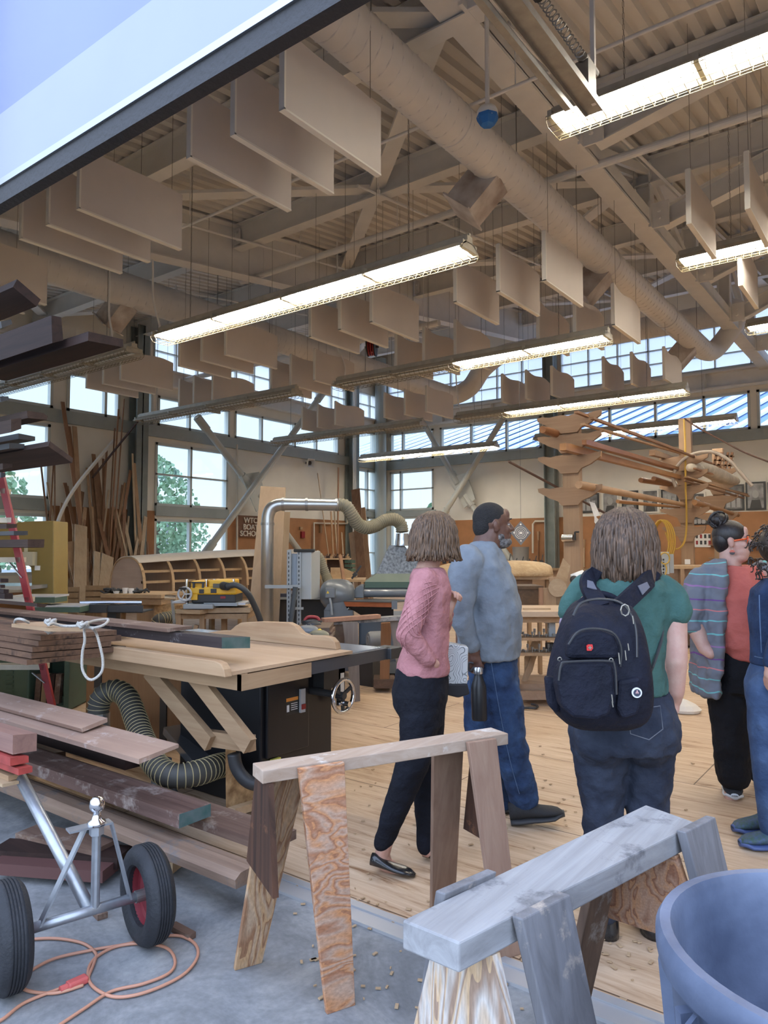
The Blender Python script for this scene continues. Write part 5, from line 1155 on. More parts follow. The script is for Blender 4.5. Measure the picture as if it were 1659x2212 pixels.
obj('pedestal', cbox(712, 1340, 760, 1450, dm+.05, .35), mat('machine_base', (.10, .115, .13), .45), t); obj('cable', MB().tube(bez([ad(712, 1290, dm-.06), ad(715, 1305, dm-.06), ad(717, 1328, dm-.05)], 5), .014, 8), LGREY, t)
t = thing('electric_motor', 'small grey motor low down behind the grey sawhorse', 'motor', tuple(fl(805, 8.0)))
A = (RT*.9+FW*.3).normalized(); c = ad(795, 1384, 7.9)
obj('body', MB().lathe(c, [(0, 0), (.035, 0), (.036, -.006), (.048, -.006), (.05, .0), (.085, .0), (.10, .03), (.10, .22), (0, .23)], 24, axis=A), mat('motor_grey', (.20, .20, .20), .5), t, smooth=True, auto=True)
obj('warning_plate', cbox(810, 1375, 820, 1388, 7.85, .04), mat('motor_grey', (.20, .20, .20), .5), t); obj('warning_triangle', MB().prism([ad(812, 1384, 7.84), ad(817, 1384, 7.84), ad(814.5, 1378, 7.84)], FW*.003), mat('warn_yellow', (.75, .5, .03), .5), t)
obj('cradle', MB().b2(fl(800, 8.1)-Vector((.15, .15, 0)), fl(800, 8.1)+Vector((.15, .15, c.z-.08))), BLACK, t)
# ================================================================ grey sawhorse in the middle distance with routers
d = 7.0; t = thing('sawhorse', 'old grey sawhorse holding a pine offcut behind the table saw', 'sawhorse', tuple(fl(745, d)))
GH = wood('horse_grey', (.27, .22, .18), (.17, .13, .11), 'Z')
obj('top_beam', MB().bar(ad(690, 1346, d), ad(868, 1334, d+.4), .12, .04), GREYW, t)
obj('leg', MB().prism([ad(740, 1344, d-.05), ad(773, 1344, d-.05), ad(778, 1515, d-.1), ad(761, 1517, d-.1)], FW*.02), GH, t)
obj('leg', MB().prism([ad(712, 1350, d+.05), ad(745, 1348, d+.05), ad(742, 1470, d+.3), ad(715, 1472, d+.3)], FW*.02), GH, t)
obj('leg', MB().prism([ad(842, 1340, d+.35), ad(860, 1338, d+.35), ad(880, 1470, d+.3), ad(862, 1474, d+.3)], FW*.02), GH, t)
tag(obj('offcut', MB().bar(ad(697, 1340, d-.05), ad(819, 1331, d+.2), .09, .04, bev=.004), wood('pine_pink', (.46, .26, .17), (.36, .18, .11), 'X'), base=tuple(ad(760, 1340, d))), 'pinkish pine offcut lying on the grey sawhorse', 'offcut')
d = 7.6; t = thing('trestle_leg', 'orange-brown trestle with block foot right of the small motor', 'trestle', tuple(fl(835, d)))
obj('upright', MB().prism([ad(823, 1347, d), ad(846, 1345, d), ad(840, 1486, d), ad(820, 1486, d)], FW*.1), wood('trestle', (.34, .17, .08), (.24, .11, .05), 'Z'), t); obj('foot', cbox(807, 1468, 852, 1487, d-.02, .3), wood('trestle_foot', (.16, .10, .07), (.1, .06, .04), 'X'), t)
for i, (x0, y0, x1, y1, dd, m1, m2, lb) in enumerate(((648, 1333, 698, 1358, 6.7, BLACK, RED, 'red and black router lying behind the sled fence'), (652, 1350, 680, 1368, 6.3, DGREY, BLACK, 'grey power tool with black handle behind the sled fence'), (672, 1362, 706, 1378, 6.2, mat('tool_olive', (.16, .15, .10), .5), mat('warn_yellow', (.75, .5, .03), .5), 'olive power tool with yellow knob behind the sled fence'))):
    t = thing('power_tool', lb, 'power tool', tuple(ad((x0+x1)/2, y1, dd)))
    obj('body', MB().ball(ad((x0+x1)/2, (y0+y1)/2+3, dd), (.10, .08, .05)).ball(ad(x0+8, y1-4, dd), (.05, .05, .03)), m1, t, smooth=True)
    obj('handle', MB().tube(bez([ad(x0+10, y0+8, dd), ad(x0+18, y0, dd), ad(x1-14, y0+1, dd), ad(x1-8, y0+8, dd)], 5), .016, 8), m2, t, smooth=True)
    obj('power_cord', MB().tube([ad((x0+x1)/2, y0+9, dd)+(RT*math.cos(k*.5)*.09+FW*math.sin(k*.5)*.06+UP*.01*math.sin(k*.9)) for k in range(26)], .006, 5), BLACK, t)
tag(obj('router_shelf', cbox(640, 1356, 712, 1366, 6.4, .5, mb=cbox(660, 1378, 715, 1384, 6.1, .5)), wood('shelf_old', (.2, .14, .1), (.12, .08, .06), 'X'), base=tuple(ad(680, 1366, 6.5))), 'old shelf boards under the power tools', 'shelf')
t = thing('router_cart', 'dark low cart under the power tools behind the saw', 'cart', tuple(fl(680, 6.6))); obj('body', cbox(640, 1384, 712, 1500, 6.4, .4), mat('cart_dark', (.04, .04, .045), .6), t); obj('top', cbox(636, 1366, 716, 1378, 6.35, .5), MIDW, t)
# dark machine tables behind the strut box
t = thing('machine_table', 'long black machine table behind the grey electrical box', 'table', tuple(fl(640, 9.6)))
obj('top', cbox(590, 1283, 720, 1290, 9.4, .8), mat('table_blue_black', (.05, .055, .09), .3), t); obj('edge', cbox(588, 1290, 722, 1295, 9.38, .8), LGREY, t); obj('body', cbox(592, 1296, 720, 1440, 9.5, .7), BLACK, t)
# ================================================================ wall items, left wall
t = thing('wall_sign', 'brown wooden sign with raised white school letters on the left wall', 'sign', tuple(ax(545, 1160, XL+.1)))
P = [ax(513, 1113, XL+.06), ax(580, 1116, XL+.06), ax(580, 1163, XL+.06), ax(513, 1160, XL+.06)]
obj('board', MB().prism(P, (.03, 0, 0)), wood('sign_wood', (.26, .14, .09), (.2, .1, .06), 'Y'), t)
for txt, px, py, sz in (('WTC', 527, 1129, .235), ('BOAT', 525, 1143.5, .235), ('SCHOOL', 518.5, 1157.5, .235)):
    cu = bpy.data.curves.new('lettering', 'FONT'); cu.body = txt; cu.size = sz; cu.extrude = .015; cu.offset = .003; tmp = bpy.data.objects.new('tmp', cu); COL.objects.link(tmp)
    bpy.context.view_layer.update(); me = bpy.data.meshes.new_from_object(tmp.evaluated_get(bpy.context.evaluated_depsgraph_get())); bpy.data.objects.remove(tmp)
    o = bpy.data.objects.new('lettering', me); COL.objects.link(o); me.materials.append(mat('letter_white', (.72, .66, .58), .6))
    p = ax(px, py, XL+.11); o.rotation_euler = (math.pi/2, 0, math.pi/2); o.location = p-Vector(t['_base']); o.parent = t
def wallbit(name, lb, cat, px0, py0, px1, py1, m, X=None, Y=None, th=.03):
    if X is not None: a, c = ax(px0, py0, X), ax(px1, py1, X); mb = MB().b2((X-th, a.y, c.z), (X, c.y, a.z)); b_ = (X, a.y, c.z)
    else: a, c = ay(px0, py0, Y), ay(px1, py1, Y); mb = MB().b2((a.x, Y, c.z), (c.x, Y+th, a.z)); b_ = (a.x, Y, c.z)
    return tag(obj(name, mb, m, base=b_), lb, cat)
wallbit('fire_alarm', 'small dark red alarm box on the brown left wall panel', 'alarm', 652, 1148, 659, 1162, RED, X=XL+.10, th=.08)
wallbit('thermostat', 'tiny tan box above the red alarm on the left wall', 'box', 649, 1138, 654, 1144, PINE, X=XL+.10, th=.08)
wallbit('wall_tool', 'tan wooden tool hanging on the brown wall near the pipe corner', 'tool', 692, 1134, 696, 1151, TANZ, X=XL+.10, th=.08)
WPIPE = mat('wall_pipe', (.66, .60, .50), .5)
for lb, pts, fn, pl in (('pale air pipe looping along the brown left wall', [(678, 1190), (678, 1130), (718, 1131), (750, 1131), (750, 1100)], ax, XL+.12), ('pale air pipe bending down the brown far wall by the grey bucket', [(1151, 1195), (1151, 1132), (1156, 1126), (1186, 1126)], ay, YB-.12)):
    P = [fn(*q, pl) for q in pts]; tag(obj('air_pipe', MB().tube(P, .035, 8), WPIPE, base=tuple(P[0])), lb, 'pipe')
a = ax(512, 1105, XL+.1); tag(obj('air_pipe', MB().tube([ax(512, 960, XL+.12), ax(512, 1195, XL+.12)], .03, 8), WPIPE, base=tuple(a)), 'pale vertical pipe beside the lettered wooden sign', 'pipe')
# corner sticks and clamp bench
for i, (tp, bt, wd_, k, lb) in enumerate((((686, 1022), 722, .03, 2, 'very thin long batten leaning before the corner wall'), ((715, 1105), 725, .07, 0, 'reddish batten leaning beside the corner column'), ((722, 1104), 735, .06, 2, 'pale batten leaning beside the corner column'), ((731, 1010), 729, .07, 3, 'tall red-brown pipe-like batten by the corner column'), ((738, 1150), 748, .05, 2, 'short pale batten by the corner column'))):
    stick(tp, bt, wd_, STK[k], lb, X0=-16.3, X1=-15.6, group=None)
for i, (x_, y_, w_, k, lb) in enumerate(((768, 1057, .16, 1, 'brown board leaning in the corner window, leftmost'), (776, 1120, .10, 2, 'pale yellow board leaning in the corner window'), (783, 1097, .10, 0, 'narrow brown board right of the pale yellow board'), (761, 1150, .14, 0, 'low brown board at the corner column foot'))):
    a, c = ad(x_, y_, 21.0), ad(x_+18, 1250, 20.0); c.z = 0.3 if False else .02
    tag(obj('leaning_board', MB().bar(Vector((c.x, c.y, .01)), a, w_*1.6, .04, up=(.4, -1, 0)), STK[k], base=(c.x, c.y, 0)), lb, 'board')
d = 12.5; t = thing('clamp_bench', 'cluttered bench with clamps and planes on its top shelf in the corner', 'bench', tuple(fl(735, d)))
obj('top_shelf', cbox(700, 1206, 756, 1209, d, .5), PINE, t); obj('back_panel', cbox(702, 1209, 756, 1262, d+.45, .04), wood('bench_dark', (.12, .07, .05), (.07, .045, .03), 'X'), t); obj('lower_shelf', cbox(700, 1248, 760, 1254, d, .5), TANW, t)
for x_ in (701, 752): obj('leg', cbox(x_, 1209, x_+4, 1190+1.47*1560/d, d, .06), TANZ, t)
random.seed(5)
for i in range(9):
    x_ = 704+i*5.6; p = ad(x_, 1204, d+.15); q = MB().box(p, (.11, .05, .04), random.uniform(0, 3)).bar(p, p+UP*.06+RT*.03, .02, .02)
    tag(obj('hand_plane', q, (MIDW, DARKW, TANW)[i % 3], base=tuple(p)), 'small wooden hand tool on the corner bench shelf', 'hand tool', 'hand tools on the corner bench shelf')
for i in range(4):
    p = ad(756, 1213+i*9, d-.05); tag(obj('drawer_box', MB().box(p, (.14, .12, .05)), GREENM, base=tuple(p)), '%s small green drawer box in the stack at the end of the corner bench' % ('topmost', 'second', 'third', 'lowest')[i], 'box', 'green boxes at the corner bench')
t = thing('corner_table', 'low table holding offcuts before the corner bench', 'table', tuple(fl(745, 11.2))); obj('top', cbox(700, 1252, 788, 1257, 10.9, .9), PINE, t)
for x_ in (702, 780): obj('leg', cbox(x_, 1257, x_+5, 1190+1.47*1560/10.9, 10.9, .08), TANZ, t)
tag(obj('plywood_offcut', MB().prism([ad(714, 1226, 11.5), ad(740, 1226, 11.5), ad(772, 1240, 11.5), ad(772, 1252, 11.5), ad(714, 1252, 11.5)], FW*.02), PINE, base=tuple(ad(740, 1252, 11.5))), 'pale curved plywood offcut before the corner bench', 'offcut')
tag(obj('leaning_rod', MB().bar(ad(735, 1200, 11.0), fl(765, 10.6), .05, .03), STK[3], base=tuple(ad(750, 1252, 10.8))), 'brown rod leaning before the corner bench', 'rod')
tag(obj('bar_clamp', MB().bar(ad(760, 1250, 11), ad(780, 1222, 11), .05, .03).bar(ad(764, 1244, 11), ad(770, 1238, 11), .12, .06), BLACK, base=tuple(ad(760, 1250, 11))), 'black clamp tool standing near the planer hood', 'clamp')
tag(obj('jar_on_bench', MB().lathe(ad(608, 1191, 14.3), [(0, 0), (.09, 0), (.09, .18), (.07, .21), (.08, .23), (0, .23)], 14), glass('jar_glass', (.8, .85, .85), .3), base=tuple(ad(608, 1191, 14.3))), 'clear glass jar on the boat mould behind the tall panel', 'jar')
# ================================================================ oar racks
RW_ = wood('rack_fir', (.40, .27, .18), (.29, .185, .12), 'X', contrast=.8); RWZ = wood('rack_fir_post', (.42, .29, .19), (.33, .215, .14), 'Z', contrast=.8)
XR = -3.9
def rack(Y, arms, label, ztop):
    t = thing('oar_rack', label, 'rack', (XR, Y, 0)); obj('post', MB().b2((XR-.12, Y, 0), (XR+.12, Y+.12, ztop), .006), RWZ, t)
    for (xl, yl, xr, yr, h_) in arms:
        a, c = ay(xl, yl, Y-.03), ay(xr, yr, Y-.03); z_ = (a.z+c.z)/2; L_, R__ = a.x, c.x; P = []
        P.append((L_, z_)); n_ = 10
        for k in range(1, n_): P.append((L_+(R__-L_)*k/n_, z_+.012*math.sin(k*2.2)))
        P += [(R__, z_+.02), (R__-.01, z_-.05), (XR+.30, z_-.14), (XR+.17, z_-.19), (XR+.12, z_-h_), (XR-.12, z_-h_), (XR-.17, z_-.19), (XR-.30, z_-.14), (L_+.01, z_-.05)]
        obj('arm', MB().prism([Vector((p[0], Y-.05, p[1])) for p in P], (0, .05, 0)), RW_, t)
    return t
rk = rack(9.5, [(1161, 905, 1299, 888, .25), (1162, 946, 1299, 932, .25), (1163, 989, 1299, 978, .25), (1163, 1057, 1300, 1048, .25)], 'front oar rack post with four long fir arms', 3.35)
rack(15.5, [(1424, 991, 1530, 981, .30), (1424, 1022, 1530, 1014, .30), (1425, 1052, 1531, 1044, .30), (1426, 1101, 1533, 1095, .30), (1431, 1141, 1525, 1135, .30)], 'middle oar rack post with five arms and a yellow cord', 4.2)
rack(18.4, [(1500, 1018, 1594, 1010, .3), (1503, 1046, 1596, 1036, .3), (1503, 1074, 1595, 1068, .3), (1500, 1112, 1594, 1108, .3)], 'rear oar rack post seen behind the middle one', 3.9)
OARM = wood('oar_varnish', (.45, .24, .11), (.34, .17, .075), 'Y', rough=.35); MAST = wood('mast_varnish', (.34, .16, .07), (.26, .11, .05), 'Y', rough=.35)
for pa, ya, pb_, yb_, r_, m_, lb in (((1172, 928), 9.0, (1470, 1018), 16.0, .055, MAST, 'thick dark varnished mast on the second arms'), ((1216, 965), 8.8, (1480, 1034), 16.0, .07, OARM, 'thickest honey coloured spar, square at its near end'), ((1250, 1047), 8.9, (1508, 1096), 17.0, .055, wood('spar_pale', (.50, .33, .21), (.40, .25, .15), 'Y'), 'pale spar resting on the lowest front arm'),
                               ((1262, 955), 9.2, (1464, 1012), 15.2, .05, MAST, 'dark square spar beside the thick mast'), ((1334, 1083), 12.2, (1468, 1096), 15.9, .035, OARM, 'short oar loom below the pale spar'), ((1384, 1037), 13.4, (1470, 1051), 16.5, .05, MAST, 'dark oar handle end on the middle rack, left'), ((1412, 1034), 14.2, (1480, 1054), 16.9, .05, MAST, 'dark oar handle end on the middle rack, right'),
                               ((1500, 1085), 15.0, (1594, 1113), 19.0, .06, OARM, 'round spar end under the rear rack arms'), ((1408, 978), 14.4, (1450, 990), 16.2, .08, RW_, 'squared timber end on the top arm of the middle rack')):
    a, c = ay(*pa, ya), ay(*pb_, yb_); tag(obj('spar', MB().tube([a, a.lerp(c, .02), c], [r_*.9, r_, r_*.75], 14 if 'square' not in lb else 4), m_, base=tuple(a), smooth='square' not in lb, auto=True), lb, 'spar', 'spars on the oar racks')
for i, (pa, ya, pb_, yb_) in enumerate((((1244, 890), 9.0, (1500, 985), 16.5), ((1278, 903), 9.2, (1560, 1010), 18.6), ((1258, 916), 9.1, (1478, 982), 16.0), ((1475, 1032), 14.8, (1614, 1068), 19.2), ((1478, 1038), 14.8, (1606, 1076), 19.0), ((1483, 1030), 14.8, (1617, 1072), 19.3), ((1500, 1012), 15.0, (1590, 1040), 18.6))):
    a, c = ay(*pa, ya), ay(*pb_, yb_); tag(obj('thin_batten', MB().bar(a, c, .05, .03), (STK[3], STK[1], STK[0])[i % 3], base=tuple(a)), ('highest thin batten crossing from the front rack to the middle rack', 'longest thin batten crossing from the front rack past the middle rack', 'lowest thin batten crossing from the front rack to the middle rack', 'upper thin strip in the bundle on the middle and rear racks', 'lowest thin strip in the bundle on the middle and rear racks', 'longest thin strip in the bundle on the middle and rear racks', 'short thin strip lying under the rolled sail')[i], 'batten', 'battens over the front rack' if i < 3 else 'strips on the rear racks')
a, c = ad(1099, 997, 9.6), ad(1325, 1118, 10.6); tag(obj('dark_rod', MB().tube([a, c], .018, 8), mat('rod_brown', (.09, .05, .04), .5), base=tuple(a)), 'long thin dark rod slanting below the lowest front rack arm', 'rod')
P = [ay(x_, y_, 15.3) for x_, y_ in ((1460, 1052), (1454, 1030), (1466, 1003), (1490, 984), (1520, 976), (1548, 979), (1578, 997), (1600, 1022), (1625, 1050))]
tag(obj('bent_hoop', MB().tube(bez(P, 6), .035, 8), mat('hoop_grey', (.33, .28, .24), .6), base=tuple(P[0])), 'grey steam-bent hoop hung over the middle rack', 'hoop')
P = [ay(x_, y_, 15.4) for x_, y_ in ((1478, 904), (1510, 925), (1560, 952), (1610, 978), (1680, 1005))]
tag(obj('bent_rod', MB().tube(bez(P, 6), .018, 6), mat('rod_brown', (.09, .05, .04), .5), base=tuple(P[0])), 'thin brown rod arching right from the middle post top', 'rod')
a, c = ay(1490, 1010, 15.3), ay(1592, 1040, 18.5); t = thing('rolled_sail', 'rolled cream canvas sail lying on the middle and rear racks', 'sail', tuple(a)); obj('roll', MB().tube(bez([a, a.lerp(c, .3)+UP*.05, a.lerp(c, .7), c], 5), [.08, .09, .10, .12, .13, .14, .15, .16, .16, .16, .15, .14, .13, .12, .10, .07], 14), mat('canvas', (.52, .46, .38), .9, noise=.2, bump=.8, bscale=12), t, smooth=True)
obj('tie', MB().tube([a.lerp(c, .15)+Vector((.12*math.cos(k*.6), .02*k/10, .12*math.sin(k*.6)+.02)) for k in range(11)], .015, 5), ROPE, t)
t = thing('lattice_crate', 'small red-brown slatted frame on top of the rear rack', 'frame crate', tuple(ay(1558, 1015, 17)))
for x_ in (1541, 1552, 1566, 1575): obj('upright', MB().bar(ay(x_, 1012, 17), ay(x_+7, 977, 17), .05, .05), STK[3], t)
for y_ in (984, 994, 1004): obj('slat', MB().bar(ay(1540+(1012-y_)*.2, y_, 17), ay(1580+(1012-y_)*.2, y_+2, 17), .05, .03), STK[1], t)
YC = mat('yellow_cord', (.48, .30, .05), .5)
P = [ay(1477, 905, 15.35), ay(1480, 960, 15.35), ay(1481, 1050, 15.35), ay(1483, 1110, 15.35), ay(1482, 1150, 15.35), ay(1476, 1175, 15.3), ay(1462, 1186, 15.3), ay(1448, 1176, 15.3), ay(1438, 1150, 15.3)]
tag(obj('hanging_cord', MB().tube(bez(P, 6), .02, 6), YC, base=tuple(P[0])), 'yellow cord running down the middle rack post', 'cord')
mb = MB()
for k in range(4):
    c = ay(1427+k*2.2, 1168, 15.2); mb.tube([c+Vector((.16*(1+.1*k)*math.cos(a*math.pi/10), .02*k, .42*math.sin(a*math.pi/10))) for a in range(20)], .017, 6, closed=True)
tag(obj('cord_coil', mb, YC, base=tuple(ay(1427, 1190, 15.2))), 'coil of yellow cord hanging from the middle rack', 'cord')
# pencil sharpener, tags
c = ay(1230, 1162, 9.445); t = thing('pencil_sharpener', 'silver crank pencil sharpener on the front rack post', 'sharpener', tuple(c)); obj('drum', MB().tube([c+Vector((-.10, 0, 0)), c+Vector((.06, 0, 0))], .05, 18), CHROME, t, smooth=True, auto=True); obj('crank', MB().bar(c+Vector((.08, 0, -.03)), c+Vector((.08, 0, .08)), .02, .02).tube([c+Vector((.08, 0, .08)), c+Vector((.14, 0, .08))], .012, 8), BLACK, t)
for i, (pp, lb) in enumerate((([(1273, 1083), (1285, 1087), (1296, 1112), (1284, 1118)], 'white paper tag hanging on the dark rod, upper'), ([(1284, 1112), (1298, 1128), (1295, 1145), (1284, 1128)], 'white paper tag hanging on the dark rod, lower'), ([(1306, 1133), (1314, 1138), (1312, 1155), (1304, 1146)], 'small white tag nearest the brown-haired head'))):
    P = [ad(*p, 9.9+i*.2) for p in pp]; tag(obj('paper_tag', MB().prism(P, FW*.003), mat('paper', (.75, .73, .70), .8, noise=.1, nscale=30), base=tuple(P[0])), lb, 'tag')
# ================================================================ far wall: pictures, tools
PICB = mat('frame_black', (.02, .02, .02), .4)
def picture(x0, y0, x1, y1, i, lb, body):
    a, c = ay(x0, y0, YB-.06), ay(x1, y1, YB-.06); t = thing('framed_picture', lb, 'picture', (a.x, YB-.06, c.z), 'framed photographs on the far wall')
    obj('frame', MB().b2((a.x, YB-.07, c.z), (c.x, YB-.03, a.z)), PICB if i % 2 == 0 or i > 6 else mat('frame_white', (.7, .68, .62), .5), t)
    W_, H_ = c.x-a.x, a.z-c.z; m_ = .05
    obj('print', MB().b2((a.x+m_, YB-.076, c.z+m_), (c.x-m_, YB-.07, a.z-m_)), mat('print_grey_%d' % (i % 3), ((.16, .16, .16), (.28, .28, .28), (.10, .10, .10))[i % 3], .5, noise=.6, nscale=5), t)
    cx, y_ = a.x+W_*.5, YB-.08
    if body == 'bust':
        q = MB().prism([Vector((cx-W_*.3, y_, c.z+m_)), Vector((cx+W_*.3, y_, c.z+m_)), Vector((cx+W_*.22, y_, c.z+H_*.36)), Vector((cx-W_*.2, y_, c.z+H_*.36))], (0, .003, 0)); obj('figure_shoulders', q, mat('tone_dark', (.05, .05, .05), .6) if i % 2 else mat('tone_mid', (.35, .35, .35), .6), t)
        q = MB().prism([Vector((cx+W_*.17*math.cos(k*.52), y_-.002, c.z+H_*.56+W_*.22*math.sin(k*.52))) for k in range(12)], (0, .003, 0)); obj('figure_head', q, mat('tone_light', (.62, .62, .60), .6), t)
    else:
        for k in range(3): obj('figure', MB().b2((a.x+W_*(.15+.25*k), y_, c.z+H_*.12), (a.x+W_*(.33+.25*k), y_+.003, c.z+H_*(.62+.1*(k % 2)))), mat('tone_mid' if k % 2 else 'tone_light', (.35, .35, .35), .6), t)
for i, q in enumerate(((1250, 1067, 1294, 1107, 'black framed group photograph, leftmost of the row', 'g'), (1300, 1063, 1337, 1109, 'photograph of a white-haired sitter, second in the row', 'bust'), (1343, 1061, 1379, 1108, 'framed photograph third from the left in the row', 'bust'), (1386, 1058, 1424, 1108, 'photograph of a person in a large white head covering', 'bust'),
                       (1428, 1058, 1466, 1106, 'framed photograph of a crowd beside the middle rack post', 'g'), (1489, 1064, 1525, 1096, 'pale portrait seen between the rack posts', 'bust'), (1562, 1048, 1608, 1102, 'pale mounted photograph between the rear rack and the black poster', 'g'), (1610, 1042, 1655, 1101, 'black poster with a smiling person in a light jacket', 'bust'), (1658, 1042, 1700, 1101, 'picture cut by the right photo edge', 'bust'), (1493, 1117, 1530, 1133, 'small photograph low behind the middle rack', 'g'))):
    picture(*q[:4], i, q[4], q[5])
t = thing('map_poster', 'white poster with small black and red figures on the brown wall', 'poster', tuple(ay(1515, 1180, YB-.05)))
a, c = ay(1498, 1153, YB-.06), ay(1535, 1182, YB-.06); obj('sheet', MB().b2((a.x, YB-.06, c.z), (c.x, YB-.04, a.z)), mat('paper', (.75, .73, .70), .8), t)
for k in range(10): obj('figure', MB().b2((a.x+.06+.115*(k % 5), YB-.065, c.z+.08+.18*(k//5)), (a.x+.12+.115*(k % 5), YB-.06, c.z+.19+.18*(k//5))), (BLACK, RED)[k % 3 == 0], t)
c = ad(1125, 1151, 11.5); t = thing('diamond_banner', 'grey diamond-shaped bandana with white print hanging behind the man', 'bandana', tuple(c))
obj('cloth', MB().prism([c+UP*.19, c+RT*.165, c-UP*.20, c-RT*.165], FW*.006), mat('bandana_grey', (.17, .18, .21), .8), t)
mb = MB()
for r_ in (.045, .07, .095): mb.tube([c-FW*.004+(RT*math.cos(k*math.pi/14)+UP*math.sin(k*math.pi/14))*r_ for k in range(28)], .004, 4, closed=True)
for dx, dz in ((0, .13), (0, -.13), (.11, 0), (-.11, 0)): mb.ball(c+RT*dx+UP*dz-FW*.004, (.015, .015, .015), n=8)
mb.box(c-FW*.004, (.05, .006, .04), Matrix((RT, FW, UP)).transposed()); obj('white_print', mb, mat('print_white', (.8, .8, .8), .5), t)
obj('string', MB().bar(c+UP*.19, Vector((c.x, c.y, roofz(c.y)+.02)), .003, .003), BLACK, t)
for x_, y0, y1, lb in ((1163, 1148, 1209, 'dark wooden spokeshave tool hanging on the far wall left of the rack'), (1256, 1145, 1200, 'pair of wooden tools hanging right of the front rack post'), (1262, 1165, 1225, 'pale wooden blade hanging right of the front rack post')):
    a, c = ay(x_, y0, YB-.055), ay(x_, y1, YB-.055); t = thing('hand_tool', lb, 'hand tool', tuple(c)); obj('blade', MB().bar(c, c.lerp(a, .7), .06, .03), STK[3] if x_ < 1200 else STK[2], t); obj('handle', MB().tube([c.lerp(a, .68), a], [.03, .05], 10), STK[0], t)
t = thing('tool_shelf', 'shelf with rows of small tools on the far wall at the right', 'shelf', tuple(ay(1600, 1205, YB-.4)))
a, c = ay(1530, 1183, YB-.35), ay(1700, 1183, YB-.35)
for z_ in (1.62, 1.25): obj('board', MB().b2((a.x, YB-.35, z_), (c.x, YB-.02, z_+.03)), RW_, t)
for k in range(16): obj('small_tool', MB().tube([Vector((a.x+.1+k*.16, YB-.2, 1.65)), Vector((a.x+.1+k*.16, YB-.2, 1.78+.06*(k % 3)))], .03, 6), (RED, DARKW, BLACK, TANZ)[k % 4], t)
# benches along the far wall
t = thing('wall_bench', 'long bench against the brown far wall behind the people', 'bench', (-8, 21.6, 0)); obj('top', MB().b2((-14, 21.2, .86), (3, 22.2, .92)), TANW, t); obj('front', MB().b2((-14, 21.3, .1), (3, 21.35, .86)), RW_, t)
for x_ in (-13.9, -8, -3, 2.9): obj('end_panel', MB().b2((x_-.05, 21.25, 0), (x_+.05, 22.2, .86)), TANZ, t)
p = ay(1125, 1215, 20.9); t = thing('grey_bin', 'round grey bin on the bench below the hanging diamond bandana', 'bin', tuple(ay(1125, 1220, 21.6))); c = ay(1125, 1220, 21.6); c.z = .92; obj('bin', MB().lathe(c, [(0, 0), (.25, 0), (.27, .66), (.28, .68), (.26, .68), (.24, .04), (0, .04)], 28), mat('bin_grey', (.27, .27, .27), .5), t, smooth=True, auto=True)
# ================================================================ cedar strip hull on stands behind the man
d = 10.6; t = thing('cedar_hull', 'upturned cedar strip hull with clamps along its keel behind the man', 'boat', tuple(fl(1070, d)))
mb = MB(); rows = []
xs_ = [935, 950, 970, 1000, 1040, 1080, 1120, 1150, 1175, 1188, 1192]
for i, x_ in enumerate(xs_):
    f = i/(len(xs_)-1); w_ = (.05, .18, .26, .32, .34, .35, .34, .32, .28, .20, .10)[i]; h_ = (.06, .14, .18, .21, .22, .22, .22, .21, .19, .15, .08)[i]; c = ad(x_, 1243, d)
    rows.append([mb.b.verts.new(c+FW*w_*math.cos(math.pi*k/12)*-1+UP*h_*math.sin(math.pi*k/12)) for k in range(13)])
for i in range(len(rows)-1):
    for j in range(12): mb.b.faces.new((rows[i][j], rows[i][j+1], rows[i+1][j+1], rows[i+1][j]))
o = obj('hull', mb, wood('cedar_strip', (.66, .50, .31), (.46, .30, .16), 'X', scale=1.6), t, smooth=True); o.modifiers.new('s', 'SOLIDIFY').thickness = .01
mb = MB()
for i in range(16):
    p = ad(960+i*14, 1214, d+random.uniform(-.05, .1)); mb.box(p, (.05, .03, .05)).bar(p, p+UP*random.uniform(.03, .12)+RT*.02, .012, .012)
obj('clamp', mb, BLACK, t)
obj('strongback', cbox(935, 1243, 1195, 1252, d-.25, .6), PINE, t); obj('bench_body', cbox(945, 1252, 1150, 1268, d-.1, .4), wood('bench_side', (.25, .16, .1), (.18, .11, .07), 'X'), t)
for x_ in (960, 1140, 1180): obj('leg', cbox(x_, 1252, x_+9, 1400, d, .1), TANZ, t)
d = 8.6; t = thing('long_chest', 'dark wood chest on legs right of the man below the cedar hull', 'chest', tuple(fl(1145, d))); obj('body', cbox(1100, 1272, 1172, 1318, d, .5), wood('chest', (.16, .10, .06), (.09, .06, .04), 'X'), t); obj('lid', cbox(1098, 1266, 1174, 1273, d-.02, .5), wood('chest', (.16, .10, .06), (.09, .06, .04), 'X'), t)
for x_ in (1102, 1164): obj('leg', cbox(x_, 1318, x_+8, 1190+1.47*1560/d, d, .1), TANZ, t)
